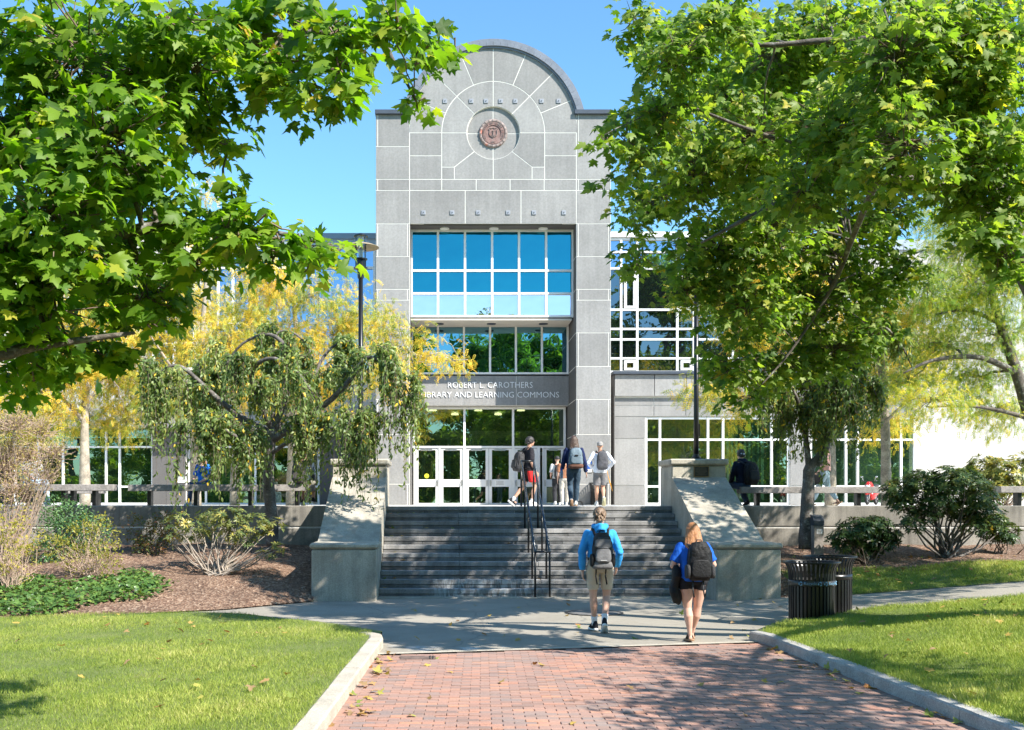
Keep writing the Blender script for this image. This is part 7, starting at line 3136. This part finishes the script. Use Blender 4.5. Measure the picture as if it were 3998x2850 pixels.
# --- seated and half-hidden figures by the benches
def seated(label, px, d, zseat, rz, k, top_m, leg_m, hair, skin, sleeve=1., leg_len=1.95, cap_m=None, long=False, seed=1, wr=None, foot=None, hood=False, shoe_m=None):
    """hips on a bench at zseat; facing +y turned by rz"""
    b_ = V(((px - VX) * d / FPX, d, zseat - .05))
    h0 = .09 * k
    W_ = wr or ((-.14, .34, .16), (.14, .34, .16))
    drop = zseat - PLAZA_Z
    F_ = foot or ((-.12, .46, -drop + .14), (.12, .42, -drop + .14))
    J = joints(k, pelvis=(0, 0, .13), neck=(0, .09, .66 * k), head=(0, .15, .815 * k), shl=(-.18 * k, .07, .60 * k), shr=(.18 * k, .07, .60 * k),
               ell=(-.25 * k, .10, .32 * k), elr=(.25 * k, .10, .32 * k), wrl=W_[0], wrr=W_[1], hil=(-.09, .02, h0), hir=(.09, .02, h0),
               knl=(-.13, .42 * k, .10), knr=(.13, .42 * k, .10), anl=F_[0], anr=F_[1])
    t = thing('person', label, 'person', b_, rz=rz)
    body(t, J, k, skin, .012, Matrix.Rotation(R(14), 4, 'X') if not long else Matrix.Rotation(R(-6), 4, 'X'), 1.)
    top_garment(t, J, k, top_m, .013, sleeve, .028, .10, 1., hood, 'top')
    leg_garment(t, J, k, leg_m, .013, leg_len, .018, 1.08, 'trousers' if leg_len > 1 else 'shorts', 1.05, .25)
    if cap_m is not None:
        m = MB()
        m.ell(J['head'] + V((0, -.012, .045)), (.088, .106, .084), None, 14, 10)
        m.tube([J['head'] + V((-.05, -.09, .025)), J['head'] + V((0, -.125, .01)), J['head'] + V((.05, -.09, .025))], .02, 6)
        remesh(m, 'cap', cap_m, t, .010, 2, .4)
    if long:
        hair_long(J['head'], k, I4, hair, t, seed, .26, .11, .012, .10)
    else:
        hair_short(J['head'], k, I4, hair, t, seed, .010, -.05, .011)
    shoe(t, J['anl'], (0, 1), shoe_m or black_shoe, white_sole, .95 * k, .5)
    shoe(t, J['anr'], (0, 1), shoe_m or black_shoe, white_sole, .95 * k, .1)
    return t, b_, J


navy_j = cloth('dark_navy_fleece', (.010, .016, .035), .15, .6, 9)
denim = cloth('blue_denim', (.05, .085, .16), .15, .5, 10)
t8, b8, J8 = seated('man in white cap and dark jacket seated on the bench end', 2905, 25.66, 2.27, R(18), 1.0, navy_j, denim, H_BLACK, skin_l, cap_m=cloth('white_cap_cloth', (.50, .56, .62), .2, .3, 30), seed=21, hood=True,
                    foot=((-.30, .30, -.02), (.10, .02, -.32)))
c = V((.06, -.20, .36))
backpack('large black backpack on the seated man in white cap', b8, R(18), c, (.36, .24, .52), (blk, blk, blk2), R(-6), shoulder_straps(J8, c, .34), [(-.06, .28, .24, .05, 0)], group='backpacks on seated people')
t10, b10, J10 = seated('hunched person in dark top and shorts seated behind the weeping cherry', 1180, 25.66, 2.32, R(-14), 1.0, cloth('slate_top', (.05, .075, .10), .2, .6, 9), cloth('khaki_shorts_cloth', (.20, .19, .15), .1, .5, 9), H_DARK, skin_t,
                       leg_len=.9, seed=22, foot=((-.10, .30, -.36), (.26, .06, -.30)))
c = V((.0, -.19, .33))
backpack('grey brown backpack on the hunched person behind the cherry', b10, R(-14), c, (.34, .22, .48), (cloth('taupe_nylon', (.10, .09, .09), .2, .5, 24), gry, blk), R(-10), shoulder_straps(J10, c, .32), [(-.08, .24, .2, .04, 0)], group='backpacks on seated people')
t11, b11, J11 = seated('ginger-haired woman in blue patterned top seated beside a honeylocust trunk', 800, 26.5, 2.28, R(150), .9, cloth('blue_pattern', (.02, .16, .62), .5, .5, 9), denim, H_GINGER, skin_l, sleeve=.42, long=True, seed=23, shoe_m=white_shoe)
features(J11['head'], .9, Matrix.Rotation(R(-6), 4, 'X'), t11)
t12, b12, J12 = seated('person in pale jeans and grey top seated behind the bare twiggy bush', 118, 26.2, 2.33, R(-120), 1.0, cloth('grey_marl', (.42, .43, .44), .1, .6, 9), cloth('pale_denim', (.46, .56, .66), .08, .5, 9), H_GINGER, skin_l, sleeve=.42, seed=24, shoe_m=white_shoe)

# woman walking behind the cherry trunk
base = V((P(3222, 1975, 27.2).x, 27.2, PLAZA_Z))
k = 1.64 / 1.8
J = joints(k, wrl=(-.22, .18, .84), wrr=(.24, -.02, .80), knl=(-.08, .16, .47), anl=(-.07, .30, .10), knr=(.08, -.06, .46), anr=(.07, -.30, .12))
rz = R(70)
p9 = thing('person', 'walking woman in pink striped top and pale jeans behind the cherry trunk', 'person', base, rz=rz)
body(p9, J, k, skin_l, .012, I4, 1.)
features(J['head'], k, I4, p9)
top_garment(p9, J, k, cloth('pink_stripe', (.50, .30, .27), .25, .6, 9), .013, .42, .028, .16, 1., False, 'top')
leg_garment(p9, J, k, cloth('pale_jeans_cloth', (.32, .42, .47), .1, .5, 10), .013, 1.85, .016, 1.05, 'jeans', 1.08, .26)
hair_long(J['head'], k, I4, H_DARK, p9, 31, .28, .11, .012, .1)
shoe(p9, J['anl'], (0, 1), cloth('tan_strap', (.30, .16, .09), .1, .2, 30), tan_sole, .92, .1, True, 'sandal')
shoe(p9, J['anr'], (0, 1), cloth('tan_strap', (.30, .16, .09), .1, .2, 30), tan_sole, .92, .6, True, 'sandal')
hb = thing('handbag', 'black handbag carried by the walking woman in pale jeans', 'bag', base, rz=rz)
m = MB()
m.loft(rbox((-.25, .2, .66), .12, .26, .24, .8))
remesh(m, 'bag_body', blk, hb, .011, 2, .4)
m = MB()
m.tube([(-.25, .11, .76), (-.24, .15, .84), (-.23, .22, .84), (-.25, .29, .76)], .008, 6)
m.build('handle', blk, hb, True, local=True)
flush()
